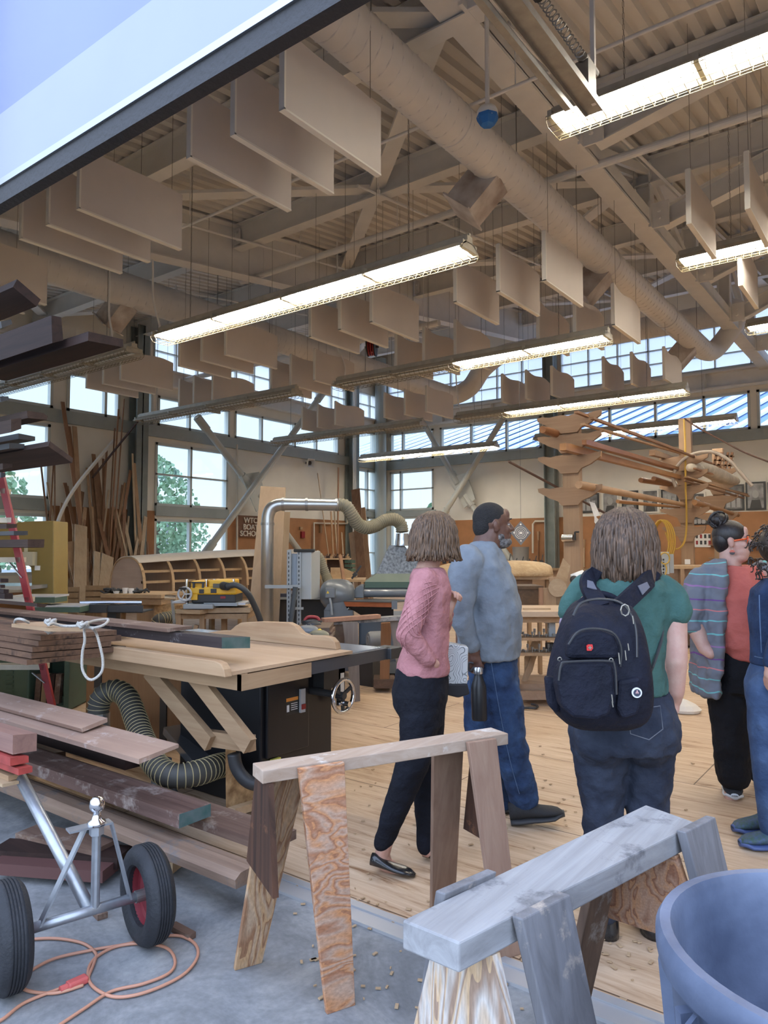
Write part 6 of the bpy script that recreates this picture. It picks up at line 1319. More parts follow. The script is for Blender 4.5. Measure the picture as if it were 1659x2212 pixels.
# bench with boxes
d = 8.0; t = thing('bench_box', 'open pine tool box end on the bench left of the backpack', 'box', tuple(ad(1200, 1318, d))); obj('end_board', cbox(1165, 1270, 1202, 1318, d, .03), PINEZ, t); obj('side_board', cbox(1202, 1276, 1250, 1318, d, .03), wood('hardboard', (.33, .22, .13), (.28, .18, .1), 'X'), t); obj('edge_post', cbox(1165, 1270, 1174, 1318, d-.02, .05), STK[3], t)
t = thing('disc_sander', 'plywood disc guard with tall pale panel above the tool box', 'jig', tuple(ad(1210, 1272, d+.1)))
obj('panel', MB().prism([ad(1200, 1252, d+.1), ad(1217, 1206, d+.1), ad(1232, 1222, d+.1), ad(1222, 1270, d+.1), ad(1205, 1272, d+.1)], FW*.02), PINE, t)
obj('guard', MB().prism([ad(1186, 1248, d), ad(1205, 1246, d), ad(1218, 1262, d), ad(1220, 1274, d), ad(1190, 1274, d)], FW*.02), PINEZ, t)
c = ad(1204, 1270, d-.02); obj('dial', MB().lathe(c, [(0, 0), (.05, 0), (.05, .01), (.08, .01), (.08, 0), (.1, 0), (.1, .012), (0, .012)], 24, axis=-FW), wood('dial', (.5, .38, .25), (.4, .28, .18), 'X'), t)
t = thing('hand_router', 'black router body among white parts beside the backpack strap', 'power tool', tuple(ad(1243, 1252, d)))
obj('body', MB().tube([ad(1236, 1250, d), ad(1262, 1240, d)], .05, 14), mat('white_plastic', (.8, .8, .8), .4), t, smooth=True); obj('motor', MB().ball(ad(1240, 1252, d-.05), (.045, .045, .045)), BLACK, t, smooth=True)
# ================================================================ router table right of the man
d = 6.9; t = thing('router_table', 'pine router table with racks of cutters below its top', 'router table', tuple(fl(1190, d)))
obj('top', cbox(1112, 1321, 1345, 1333, d-.1, .8, .004), wood('table_ply', (.58, .44, .31), (.5, .36, .24), 'X', contrast=.6), t)
obj('apron', cbox(1122, 1333, 1330, 1345, d, .6), TANW, t)
for x_, q in ((1108, 0), (1230, 0), (1112, .6), (1320, .0)): obj('leg', cbox(x_, 1333, x_+11, 1190+1.47*1560/(d+q), d+q, .09), RWZ, t)
obj('stretcher', cbox(1118, 1494, 1325, 1512, d+.02, .05), RW_, t); obj('lower_tray', cbox(1120, 1478, 1270, 1495, d+.1, .5), RW_, t)
for y_ in (1378, 1411): obj('cutter_shelf', cbox(1118, y_, 1215, y_+6, d+.0, .22), TANW, t)
random.seed(9)
mb = MB()
for y_ in (1378, 1411):
    for i in range(18):
        p = ad(1120+i*5, y_, d+.06+.05*(i % 3)); h_ = random.choice((.03, .04, .06, .09)); mb.tube([p, p+UP*h_*.6, p+UP*h_*.6, p+UP*h_], [.006, .006, .012, .012], 6)
obj('router_bit', mb, STEEL, t)['kind'] = 'stuff'
obj('router_lift', cbox(1186, 1340, 1200, 1378, d+.1, .08, mb=cbox(1176, 1338, 1210, 1346, d+.1, .1)), LGREY, t); obj('router_motor', cbox(1182, 1390, 1202, 1412, d+.12, .1, .01), BLACK, t)
obj('leaning_panel', MB().prism([ad(1133, 1420, d+.3), ad(1150, 1385, d+.35), ad(1168, 1385, d+.35), ad(1150, 1450, d+.3), ad(1133, 1480, d+.3)], FW*.02), PINE, t)
obj('leaning_panel', MB().prism([ad(1122, 1482, d+.25), ad(1150, 1410, d+.3), ad(1162, 1412, d+.3), ad(1140, 1470, d+.25)], FW*.02), PINEZ, t)
obj('fence', cbox(1130, 1314, 1190, 1318, d+.1, .03, mb=cbox(1186, 1314, 1189, 1326, d+.1, .02)), PINE, t)
P = [az(1122, 1530, .02), az(1140, 1529, .02), az(1158, 1529, .02), az(1160, 1524, .02), az(1148, 1521, .02)]; tag(obj('floor_cable', MB().tube(bez(P, 5), .012, 6), BLACK, base=tuple(P[0])), 'short black cable on the floor under the router table', 'cable')
# right-hand benches behind the rack posts
d = 11.0; t = thing('workbench', 'pine workbench with grey electric box and coiled yellow cord right of the brown-haired head', 'workbench', tuple(fl(1450, d)))
obj('top', cbox(1395, 1222, 1640, 1229, d, .8), PINE, t); obj('front', cbox(1400, 1229, 1640, 1262, d+.1, .1), RW_, t); obj('shelf', cbox(1400, 1300, 1640, 1306, d+.1, .5), RW_, t)
for x_ in (1400, 1470, 1540, 1630): obj('leg', cbox(x_, 1229, x_+12, 1190+1.47*1560/d, d, .1), RWZ, t)
obj('cabinet', cbox(1480, 1330, 1530, 1395, d, .5), wood('bench_dark', (.12, .07, .05), (.07, .045, .03), 'X'), t)
c0 = (1422, 1192, 1446, 1240, 9.0); t = thing('switch_box', 'grey electric switch box with coiled yellow cord right of the brown-haired head', 'electrical box', tuple(ad(1434, 1243, 9.0)))
obj('box', cbox(*c0, .08), mat('box_grey', (.40, .42, .42), .5), t); obj('side_box', cbox(1446, 1197, 1456, 1238, 9.02, .08), LGREY, t)
mb = MB()
for j in range(5): cbox(1432, 1207+j*7, 1435, 1211+j*7, 8.99, .02, mb=mb)
obj('slot', mb, BLACK, t); c = ad(1436, 1206, 8.97); obj('cord_loop', MB().tube([c+(RT*.06*math.cos(k*math.pi/8)+UP*.07*math.sin(k*math.pi/8)) for k in range(16)], .009, 6, closed=True).tube(bez([c-UP*.07, c-UP*.14+RT*.02, c-UP*.26-RT*.02], 5), .009, 6), YC, t)
obj('post', cbox(1430, 1238, 1440, 1190+1.47*1560/9.05, 9.05, .06), RWZ, t)
wallbit('name_card', 'small white card pinned on the middle rack post', 'card', 1479, 1208, 1491, 1219, mat('print_white', (.8, .8, .8), .5), Y=15.485, th=.012)
# white folded bag on the floor and stand foot
p = az(1480, 1538, 0); t = thing('white_sack', 'white crumpled sack on the floor right of the backpack person', 'sack', tuple(p)); dd = p.dot(FW)
o = obj('bag', MB().loft([(p+UP*.005, .13, .12), (p+UP*.03, .145, .13), (p+UP*.07-RT*.01, .11, .10), (p+UP*.11-RT*.03, .05, .05), (p+UP*.125-RT*.035, .01, .01)], 14), mat('sack_white', (.72, .66, .58), .9), t, smooth=False)
tag(obj('stand_pole', MB().tube([az(1464, 1520, 0), ad(1462, 1300, 7.0)], .012, 8), BLACK, base=tuple(az(1464, 1520, 0))), 'thin black pole standing behind the white sack', 'pole')
tag(obj('floor_mat_block', MB().bar(az(1370+130, 1820, .01), az(1530, 1828, .01), .1, .01), MIDW, base=tuple(az(1500, 1820, .01))), 'thin wood scrap on the plywood floor', 'scrap') if False else None
# ================================================================ trees and roof line outside
LEAF = mat('tree_leaf', (.20, .33, .18), .8, noise=.4, nscale=4); LEAF2 = mat('tree_leaf_pale', (.34, .50, .30), .8, noise=.4, nscale=4); BARK = mat('tree_bark', (.15, .12, .09), .9)
def tree(x, y, h, r, label, m, seed, slim=1.0):
    random.seed(seed); t = thing('tree', label, 'tree', (x, y, -.3)); obj('trunk', MB().tube([(x, y, -.3), (x+.1, y, h*.5), (x, y, h*.9)], [.18, .12, .04], 8), BARK, t)
    mb = MB()
    for i in range(1500):
        f = random.random(); zz = h*(.28+.72*f); rr = r*math.sin(math.pi*min(1, .12+f*.88))**.7*slim*random.random()**.4; a = random.uniform(0, 6.283)
        c = Vector((x+rr*math.cos(a), y+rr*math.sin(a), zz)); s_ = random.uniform(.05, .13); M = Euler((random.uniform(0, 3), random.uniform(0, 3), random.uniform(0, 3))).to_matrix()
        vs_ = [mb.b.verts.new(c+M @ Vector(v)*s_) for v in ((-1, -.5, 0), (0, -.8, .1), (1, -.3, 0), (.7, .6, .1), (-.5, .7, 0))]; mb.b.faces.new(vs_)
    obj('foliage', mb, m, t)
tree(-23.5, 16.8, 5.1, 1.6, 'leafy tree outside the left four-pane window', LEAF2, 1); tree(-23.0, 10.3, 4.4, 1.5, 'leafy tree outside the window at the left edge', LEAF2, 2)
tree(-30, 22.5, 4.1, 1.8, 'round tree far outside the left lower window', LEAF2, 3); tree(-19.5, 30, 3.8, 1.2, 'pointed tree outside the corner window, left', LEAF, 4, .7); tree(-17.8, 30.5, 3.9, 1.1, 'pointed tree outside the corner window, right', LEAF, 5, .7)
tree(-28, 27, 3.8, 2, 'tree outside the corner bay side window', LEAF2, 6); tree(-30, 14, 2.8, 2.4, 'bushy tree low outside the left window', LEAF2, 8)
tag(obj('street_lamp', MB().tube(bez([(-26, 19.2, -.3), (-26, 19.2, 2.7), (-26, 19.3, 3.0), (-25.6, 20.3, 3.15), (-25.4, 21, 3.1)], 6), .05, 8), LGREY, base=(-26, 19.2, -.3)), 'curved street lamp outside the left lower window', 'street lamp')
# ================================================================ people
def streak(name, col, dark, rough=.45, scale=60):
    """hair: fine strands running down"""
    if name in MATS: return MATS[name]
    m, t, b = _new(name); MATS[name] = m; N = t.nodes; L = t.links
    tc = N.new('ShaderNodeTexCoord'); mp = N.new('ShaderNodeMapping'); mp.inputs['Scale'].default_value = (scale*3, scale*3, scale*.18); L.new(tc.outputs['Object'], mp.inputs[0])
    n = N.new('ShaderNodeTexNoise'); n.inputs['Scale'].default_value = 1; n.inputs['Detail'].default_value = 4; L.new(mp.outputs[0], n.inputs['Vector'])
    r = N.new('ShaderNodeValToRGB'); r.color_ramp.elements[0].position = .35; r.color_ramp.elements[0].color = (*dark, 1); r.color_ramp.elements[1].position = .68; r.color_ramp.elements[1].color = (*col, 1)
    L.new(n.outputs['Fac'], r.inputs[0]); L.new(r.outputs[0], b.inputs['Base Color']); b.inputs['Roughness'].default_value = rough
    bp = N.new('ShaderNodeBump'); bp.inputs['Strength'].default_value = .5; bp.inputs['Distance'].default_value = .004; L.new(n.outputs['Fac'], bp.inputs['Height']); L.new(bp.outputs[0], b.inputs['Normal']); return m
def cloth(name, col, dark=None, scale=9, weave=350, rough=.85, wr=.6):
    """woven cloth with soft folds and faded patches"""
    if name in MATS: return MATS[name]
    m, t, b = _new(name); MATS[name] = m; N = t.nodes; L = t.links; dark = dark or tuple(c*.82 for c in col)
    tc = N.new('ShaderNodeTexCoord'); n = N.new('ShaderNodeTexNoise'); n.inputs['Scale'].default_value = scale; n.inputs['Detail'].default_value = 5; n.inputs['Roughness'].default_value = .55; L.new(tc.outputs['Object'], n.inputs['Vector'])
    r = N.new('ShaderNodeValToRGB'); r.color_ramp.elements[0].position = .35; r.color_ramp.elements[0].color = (*dark, 1); r.color_ramp.elements[1].position = .65; r.color_ramp.elements[1].color = (*col, 1); L.new(n.outputs['Fac'], r.inputs[0]); L.new(r.outputs[0], b.inputs['Base Color'])
    n2 = N.new('ShaderNodeTexNoise'); n2.inputs['Scale'].default_value = weave; L.new(tc.outputs['Object'], n2.inputs['Vector'])
    b1 = N.new('ShaderNodeBump'); b1.inputs['Strength'].default_value = wr; b1.inputs['Distance'].default_value = .05; L.new(n.outputs['Fac'], b1.inputs['Height'])
    b2 = N.new('ShaderNodeBump'); b2.inputs['Strength'].default_value = .25; b2.inputs['Distance'].default_value = .002; L.new(n2.outputs['Fac'], b2.inputs['Height']); L.new(b1.outputs[0], b2.inputs['Normal']); L.new(b2.outputs[0], b.inputs['Normal'])
    b.inputs['Roughness'].default_value = rough; b.inputs['Specular IOR Level'].default_value = .25; return m
def skin(name, col, red):
    if name in MATS: return MATS[name]
    m = mat(name, col, .5, noise=.1, nscale=22, dark=red, bump=.12, bscale=280); b = m.node_tree.nodes['Principled BSDF']; b.inputs['Subsurface Weight'].default_value = .08; b.inputs['Subsurface Radius'].default_value = (.02, .008, .005); return m
def hand(mb, wrist, d, nrm, s=1.0, curl=(.3, .35, .4, .45), thumb=1, tcurl=.3):
    """palm, four bent fingers of different lengths, thumb leaving the side of the palm"""
    w_ = Vector(wrist); d = Vector(d).normalized(); nrm = Vector(nrm); nrm = (nrm-d*nrm.dot(d)).normalized(); side = d.cross(nrm)*thumb
    mb.cone(w_, .024*s, w_+d*.045*s, .027*s)
    for k in (-1.0, -.33, .33, 1.0): mb.cone(w_+d*.02*s+side*k*.014*s, .015*s, w_+d*.082*s+side*k*.028*s, .012*s)
    Ls = (.070, .078, .073, .058)
    for i, k in enumerate((1.0, .33, -.33, -1.0)):
        p = w_+d*.085*s+side*k*.028*s; a = 0; r = .0088*s
        for j, fr in enumerate((.45, .32, .23)):
            a += curl[i]*(1.0 if j else .8); dd = d*math.cos(a)+nrm*math.sin(a); q = p+dd*Ls[i]*fr*s; mb.cone(p, r, q, r*.92, 10); p = q; r *= .92
    p = w_+d*.03*s+side*.028*s; a0 = (d*.55+side*.75+nrm*.25).normalized(); q = p+a0*.034*s; mb.cone(p, .014*s, q, .011*s, 10)
    a1 = (a0*(1-tcurl)+d*.6+nrm*tcurl).normalized(); r_ = q+a1*.030*s; mb.cone(q, .0105*s, r_, .0095*s, 10); mb.cone(r_, .0092*s, r_+(a1+nrm*tcurl*.5).normalized()*.024*s, .0078*s, 10)
def head(mb, c, f, s=1.0, up=UP, jaw=1.0, neck=None, neckr=.056):
    f = Vector(f).normalized(); u = Vector(up).normalized(); l = u.cross(f).normalized(); u = f.cross(l)
    M = Matrix((f, l, u)).transposed()
    def E(fo, lo, uo, r): mb.ball(c+(f*fo+l*lo+u*uo)*s, tuple(x*s for x in r), M)
    E(-.008, 0, .032, (.096, .076, .088)); E(.02, 0, -.02, (.072, .068, .085)); E(.030, 0, -.058, (.060*jaw, .056*jaw, .050*jaw)); E(.066, 0, -.092, (.022, .026, .018))
    E(.074, 0, .036, (.018, .048, .014)); E(.060, .036, -.018, (.026, .024, .026)); E(.060, -.036, -.018, (.026, .024, .026)); E(.070, 0, .060, (.020, .045, .035))
    mb.cone(c+(f*.086+u*.022)*s, .009*s, c+(f*.111-u*.014)*s, .0125*s); E(.098, .012, -.018, (.010, .009, .008)); E(.098, -.012, -.018, (.010, .009, .008))
    E(.090, 0, -.046, (.010, .022, .006)); E(.087, 0, -.057, (.011, .020, .007)); E(.076, 0, -.050, (.02, .032, .022))
    for q in (1, -1): E(-.004, .078*q, -.004, (.018, .009, .031)); E(-.010, .084*q, .006, (.016, .006, .022))
    if neck is not None: mb.cone(c+(-f*.015-u*.05)*s, neckr, Vector(neck), neckr*1.12, 18)
def face(c, f, parent, s=1.0, iris=(.10, .06, .03), lip=(.45, .18, .16), brow=(.1, .07, .05), skinm=None):
    f = Vector(f).normalized(); l = UP.cross(f).normalized(); u = UP
    for q in (1, -1):
        e_ = c+(f*.072+l*.031*q+u*.012)*s; o = obj('eye', MB().ball(e_, .0125*s, n=14), mat('eye_white', (.42, .40, .38), .3), parent, smooth=True)
        obj('iris', MB().ball(e_+f*.0085*s, (.0052*s,)*3, n=10), mat('iris_%d' % int(iris[0]*1000), iris, .2), o, smooth=True)
        obj('eyelid', MB().ball(e_+u*.0052*s-f*.001*s, (.0135*s, .0145*s, .0105*s), Matrix((f, l, u)).transposed(), n=14), skinm, parent, smooth=True)
        mb = MB(); P = [c+(f*(.094-.012*abs(k-1))+l*(.013+.017*k)*q+u*(.036+.004*math.sin(k*1.4)))*s for k in range(3)]; mb.tube(bez(P, 4), .0035*s, 6); obj('eyebrow', mb, mat('brow_%d' % int(brow[0]*1000), brow, .9), parent)
    mb = MB(); M = Matrix((f, l, u)).transposed(); mb.ball(c+(f*.0945-u*.0465)*s, (.007*s, .021*s, .0045*s), M, n=14).ball(c+(f*.0915-u*.0555)*s, (.008*s, .018*s, .006*s), M, n=14); obj('lips', mb, mat('lip_%d' % int(lip[0]*1000), lip, .45), parent, smooth=True)
def clumps(mb, c, f, radii, a0, a1, zend, n, r=.0075, flip=0.0, seed=1, top=.98, jit=.02, rows=2, wave=.006, outw=0.0):
    """locks of hair following an ellipsoid down to zend (relative to c); angle 0 = forward"""
    random.seed(seed); f = Vector(f).normalized(); l = UP.cross(f); rf, rl, ru = radii
    for row in range(rows):
        for i in range(n):
            a = a0+(a1-a0)*(i+random.random()*.8)/n; k_ = 1.0-.05*row; P = []; ze = zend+random.uniform(-jit, jit)
            ph0 = math.asin(min(.985, top)); steps = 11; rnd = random.uniform(0, 6)
            for j in range(steps):
                t = j/(steps-1); z = ru*math.sin(ph0)*(1-t)+ze*t if ze < 0 else ru*math.sin(ph0)+(ze-ru*math.sin(ph0))*t
                cz = max(-.3, min(1, z/ru)); hr = math.sqrt(max(0.02, 1-cz*cz)) if z > 0 else 1.0+outw*t
                w_ = wave*math.sin(t*9+rnd); P.append(c+f*((rf*hr*k_+w_)*math.cos(a))+l*((rl*hr*k_+w_)*math.sin(a))+UP*z+(f*math.cos(a)+l*math.sin(a))*(flip*max(0, t-.8)*5))
            R = [r*(.45+.75*math.sin(math.pi*min(1, .25+.62*j/(steps-1)))) for j in range(steps)]; mb.tube(P, R, 6)
def jeans_mat(name, col, dark): return cloth(name, col, dark, scale=7, weave=500, wr=.6)
def ch(mb, pts, d0, n=16):
    """chain of tapered limbs through (px, py, dd, radius)"""
    for i in range(len(pts)-1):
        a, b_ = pts[i], pts[i+1]; mb.cone(ad(a[0], a[1], d0+a[2]), a[3], ad(b_[0], b_[1], d0+b_[2]), b_[3], n)
def rings(mb, rows, d0, n=28, A=None, B=None):
    """stacked horizontal sections (px_left, px_right, py, dd, half depth)"""
    mb.loft([(ad((x0+x1)/2, y_, d0+dd), (x1-x0)/2/FOC*(d0+dd), dep) + ((A, B) if A else ()) for x0, x1, y_, dd, dep in rows], n)
def garment(name, mb, m, t, vox=.009, sm=4, wr=.010, ws=.09):
    o = obj(name, mb, m, t); remesh(o, vox, sm, .6)
    if wr: displace(o, wr, ws, 2); s = o.modifiers.new('s2', 'SMOOTH'); s.iterations = 2
    return o
SK1 = skin('skin_fair', (.50, .30, .23), (.44, .23, .17)); SK2 = skin('skin_deep', (.13, .062, .040), (.10, .042, .028)); SK3 = skin('skin_pink', (.50, .315, .25), (.46, .25, .20))
# ---------------------------------------------------------------- woman in the dusty pink sweater, walking right
d = 3.42; f = (RT*.93+FW*.36).normalized(); hc = ad(942, 1163, d)
base = az(870, 1890, 0); t = thing('person', 'person in a dusty pink sweater and black trousers walking right', 'person', tuple(base))
mb = MB(); head(mb, hc, f, .97, neck=ad(922, 1232, d), neckr=.048)
rings(mb, [(897, 955, 1228, 0, .10), (898, 962, 1262, 0, .14), (892, 960, 1320, 0, .13), (885, 955, 1390, 0, .12), (865, 955, 1440, 0, .13), (860, 955, 1500, 0, .13)], d)
ch(mb, [(918, 1258, -.13, .045), (884, 1362, -.20, .036), (918, 1414, -.18, .026), (939, 1434, -.14, .023)], d)
ch(mb, [(935, 1255, .15, .045), (952, 1345, .22, .036), (966, 1335, .03, .026), (966, 1326, .0, .023)], d)
ch(mb, [(905, 1510, -.06, .075), (893, 1640, -.06, .05), (838, 1790, -.04, .04), (826, 1845, -.02, .035), (832, 1866, -.01, .034), (860, 1882, -.02, .028), (885, 1888, -.04, .022)], d)
ch(mb, [(925, 1510, .08, .075), (925, 1650, .08, .05), (920, 1790, .10, .04), (920, 1835, .10, .032), (960, 1855, .10, .024)], d)
hand(mb, ad(938, 1434, d-.135), (RT*.34-UP*.74+FW*.55), FW*.7-RT*.5, .88, (.3, .35, .4, .45), thumb=-1)
hand(mb, ad(966, 1326, d+.0), (RT*.25+UP*.95), (RT*.6-FW*.75), 1.0, (1.0, 1.1, 1.15, 1.2), thumb=-1, tcurl=.6)
b_ = obj('body', mb, SK1, t); remesh(b_, .0055, 2, .5)
face(hc, f, t, .97, iris=(.12, .16, .18), lip=(.50, .20, .18), brow=(.2, .14, .09), skinm=SK1)
PINK = cloth('knit_pink', (.42, .19, .195), (.35, .15, .155), scale=10, weave=260)
mb = MB()
rings(mb, [(892, 958, 1226, 0, .115), (885, 968, 1245, 0, .17), (884, 975, 1272, 0, .18), (890, 972, 1310, 0, .165), (882, 968, 1360, 0, .155), (866, 968, 1410, 0, .165), (857, 972, 1436, 0, .17), (858, 970, 1454, 0, .168)], d)
ch(mb, [(918, 1256, -.14, .066), (900, 1310, -.18, .058), (880, 1368, -.20, .052), (905, 1402, -.18, .045), (926, 1428, -.16, .036)], d)
ch(mb, [(938, 1254, .14, .062), (950, 1310, .20, .055), (955, 1352, .21, .048), (966, 1325, .12, .036)], d)
o = garment('sweater', mb, PINK, t, wr=.016, ws=.08)
# raised diamond lattice on the sleeve
mb = MB(); S = [ad(920, 1262, d-.145), ad(902, 1310, d-.18), ad(882, 1368, d-.20), ad(905, 1402, d-.185)]; S = bez(S, 8); rr = .062
for q in range(7):
    for sg in (1, -1):
        P = []
        for i, p in enumerate(S):
            tt_ = (S[min(i+1, len(S)-1)]-S[max(i-1, 0)]).normalized(); n1 = -FW; n1 = (n1-tt_*n1.dot(tt_)).normalized(); n2 = tt_.cross(n1); a = sg*(i*.20-1.6)+(q-3)*.45
            rad = .064-.018*i/len(S)
            if abs(a) < 1.35: P.append(p+(n1*math.cos(a)+n2*math.sin(a))*(rad+.001))
            elif len(P) > 1: mb.tube(P, .0022, 5); P = []
            else: P = []
        if len(P) > 1: mb.tube(P, .0022, 5)
obj('knit_lattice', mb, PINK, o)
BLKT = cloth('trousers_navy_black', (.007, .008, .014), (.004, .0045, .008), scale=8)
mb = MB(); rings(mb, [(860, 966, 1432, 0, .15), (852, 968, 1460, 0, .17), (846, 968, 1495, 0, .175), (852, 962, 1530, 0, .165), (872, 958, 1562, 0, .15)], d)
ch(mb, [(908, 1530, -.07, .098), (902, 1600, -.07, .085), (888, 1660, -.07, .074), (862, 1726, -.05, .062), (828, 1818, -.03, .046)], d); ch(mb, [(920, 1530, .08, .095), (922, 1640, .09, .072), (920, 1720, .10, .058), (918, 1832, .10, .040)], d)
garment('trousers', mb, BLKT, t, wr=.016, ws=.07)
LEA = mat('black_leather', (.012, .012, .013), .25, noise=.2, nscale=20, coat=.3)
def flat_shoe(px0, py0, px1, py1, z0, dd, name='shoe', m=LEA, wd_=.042, h_=.05, back=.045):
    a = az(px0, py0, z0); c = az(px1, py1, z0*0+.004); D = (c-a); Lx = D.length; D.normalize(); S_ = D.cross(UP).normalized(); U_ = S_.cross(D)
    rows = []; mb = MB()
    for k in range(9):
        f_ = k/8; w__ = wd_*(.62, .74, .76, .80, .92, 1.0, .98, .80, .35)[k]; hh = h_*(1.0, 1.05, .85, .66, .55, .52, .50, .42, .2)[k]; p = a+D*Lx*f_
        rows.append((p+U_*hh/2, w__, hh/2, S_, U_))
    mb.loft(rows, 16); return obj(name, mb, m, t, smooth=True)
flat_shoe(800, 1868, 897, 1893, .035, 0, wd_=.042, h_=.055); flat_shoe(915, 1850, 985, 1866, .01, 0, wd_=.042, h_=.055)
HB = streak('hair_bob', (.17, .095, .05), (.045, .026, .015), rough=.6); mb = MB(); ctr = hc+UP*.01-f*.01
mb.ball(ctr+UP*.02, (.100, .088, .098), Matrix((f, UP.cross(f), UP)).transposed(), n=20)
clumps(mb, ctr, f, (.108, .096, .118), math.radians(32), math.radians(328), -.105, 120, .0055, flip=.012, seed=2, rows=3, jit=.014, outw=.10)
clumps(mb, ctr, f, (.112, .094, .118), math.radians(-32), math.radians(32), .055, 24, .005, seed=4, rows=1, jit=.01)
obj('hair', mb, HB, t, smooth=True)
# ---------------------------------------------------------------- shoulder bag
t = thing('shoulder_bag', 'white contour-print shoulder bag with black base worn by the walking woman', 'bag', tuple(ad(985, 1505, d+.2)))
dd = d+.16; P = [ad(958, 1388, dd), ad(1012, 1398, dd), ad(1010, 1478, dd), ad(962, 1480, dd)]
PRT = mat('bag_print', (.50, .53, .55), .7)
mm, tt_, bb = _new('contour_print'); N = tt_.nodes; L = tt_.links; tc = N.new('ShaderNodeTexCoord'); nn = N.new('ShaderNodeTexNoise'); nn.inputs['Scale'].default_value = 7; L.new(tc.outputs['Object'], nn.inputs['Vector']); mu = N.new('ShaderNodeMath'); mu.operation = 'MULTIPLY'; mu.inputs[1].default_value = 26; L.new(nn.outputs['Fac'], mu.inputs[0]); fr = N.new('ShaderNodeMath'); fr.operation = 'FRACT'; L.new(mu.outputs[0], fr.inputs[0])
rr = N.new('ShaderNodeValToRGB'); rr.color_ramp.elements[0].position = .12; rr.color_ramp.elements[0].color = (.12, .13, .14, 1); rr.color_ramp.elements[1].position = .22; rr.color_ramp.elements[1].color = (.58, .60, .60, 1); L.new(fr.outputs[0], rr.inputs[0]); L.new(rr.outputs[0], bb.inputs['Base Color'])
obj('body', MB().prism(P, FW*.09), mm, t, bevel=.008); obj('base', MB().prism([ad(952, 1478, dd-.005), ad(1010, 1477, dd-.005), ad(1015, 1500, dd), ad(990, 1508, dd), ad(958, 1500, dd)], FW*.10), mat('bag_black', (.02, .02, .024), .7), t, bevel=.008)
obj('strap', MB().tube(bez([ad(962, 1390, dd), ad(961, 1350, dd+.0), ad(956, 1300, dd-.04), ad(945, 1255, dd-.05), ad(928, 1234, dd-.1)], 6), .011, 8), mat('bag_black', (.02, .02, .024), .7), t)
# ---------------------------------------------------------------- man in the grey-blue thermal shirt
d = 4.05; f = (RT*.98+FW*.18).normalized(); hc = ad(1064, 1137, d); base = az(1140, 1780, 0)
t = thing('person', 'person with short dark hair and grey beard in grey shirt and blue jeans', 'person', tuple(base))
mb = MB(); head(mb, hc+UP*.0, f, 1.06, jaw=1.12, neck=ad(1045, 1195, d), neckr=.075)
rings(mb, [(1005, 1075, 1185, 0, .14), (990, 1095, 1230, 0, .19), (985, 1112, 1300, 0, .20), (985, 1115, 1400, 0, .19), (1020, 1110, 1460, 0, .18)], d)
ch(mb, [(1010, 1215, -.20, .06), (996, 1310, -.24, .05), (1018, 1392, -.23, .036), (1024, 1408, -.23, .033)], d); ch(mb, [(1040, 1215, .22, .06), (1030, 1310, .26, .05), (1050, 1400, .26, .036)], d)
ch(mb, [(1075, 1470, -.10, .09), (1096, 1600, -.10, .06), (1134, 1735, -.08, .045), (1138, 1752, -.08, .042)], d); ch(mb, [(1045, 1470, .12, .09), (1042, 1600, .12, .06), (1090, 1735, .10, .045)], d)
hand(mb, ad(1023, 1404, d-.23), (-UP+RT*.10), (RT*.35+FW*.9), 1.05, (.9, 1.0, 1.05, 1.1), thumb=-1, tcurl=.7)
hand(mb, ad(1050, 1400, d+.26), (-UP), (RT*.6-FW*.6), 1.05, (.3, .35, .4, .4), thumb=-1)
b_ = obj('body', mb, SK2, t); remesh(b_, .006, 2, .5)
face(hc, f, t, 1.06, iris=(.04, .02, .012), lip=(.17, .07, .055), brow=(.02, .015, .013), skinm=SK2)
THM = cloth('thermal_shirt', (.21, .24, .275), (.165, .19, .22), scale=8, weave=220, wr=.4)
mb = MB(); rings(mb, [(1018, 1073, 1172, 0, .115), (998, 1085, 1192, 0, .20), (985, 1098, 1222, 0, .245), (982, 1113, 1262, 0, .26), (984, 1124, 1304, 0, .265), (984, 1126, 1350, 0, .26), (988, 1122, 1394, 0, .245), (992, 1120, 1417, 0, .24)], d)
ch(mb, [(1012, 1212, -.20, .088), (1000, 1262, -.235, .082), (992, 1315, -.25, .070), (1006, 1362, -.245, .056), (1018, 1392, -.235, .048)], d); ch(mb, [(1040, 1212, .22, .088), (1030, 1310, .27, .068), (1048, 1385, .27, .05)], d)
garment('shirt', mb, THM, t, wr=.030, ws=.09)
JB = jeans_mat('jeans_blue', (.036, .072, .155), (.014, .028, .07))
mb = MB(); rings(mb, [(1012, 1114, 1412, 0, .20), (1012, 1116, 1450, 0, .21), (1016, 1118, 1490, 0, .20), (1018, 1118, 1520, 0, .19)], d)
ch(mb, [(1078, 1500, -.09, .125), (1090, 1560, -.10, .112), (1100, 1605, -.10, .094), (1116, 1665, -.09, .085), (1131, 1722, -.08, .080)], d); ch(mb, [(1046, 1500, .10, .12), (1042, 1570, .12, .105), (1050, 1640, .12, .085), (1085, 1728, .12, .07)], d)
o = garment('jeans', mb, JB, t, wr=.028, ws=.06)
mb = MB(); P = bez([ad(1060, 1425, d-.235), ad(1073, 1500, d-.222), ad(1084, 1560, d-.218), ad(1092, 1600, d-.20), ad(1106, 1660, d-.18), ad(1122, 1715, d-.165)], 6); mb.tube(P, .0016, 5); obj('side_seam', mb, cloth('seam_blue', (.11, .17, .28)), o)
BSH = mat('shoe_black', (.016, .016, .018), .8, bump=.3, bscale=200); BSO = mat('sole_black', (.03, .03, .032), .6)
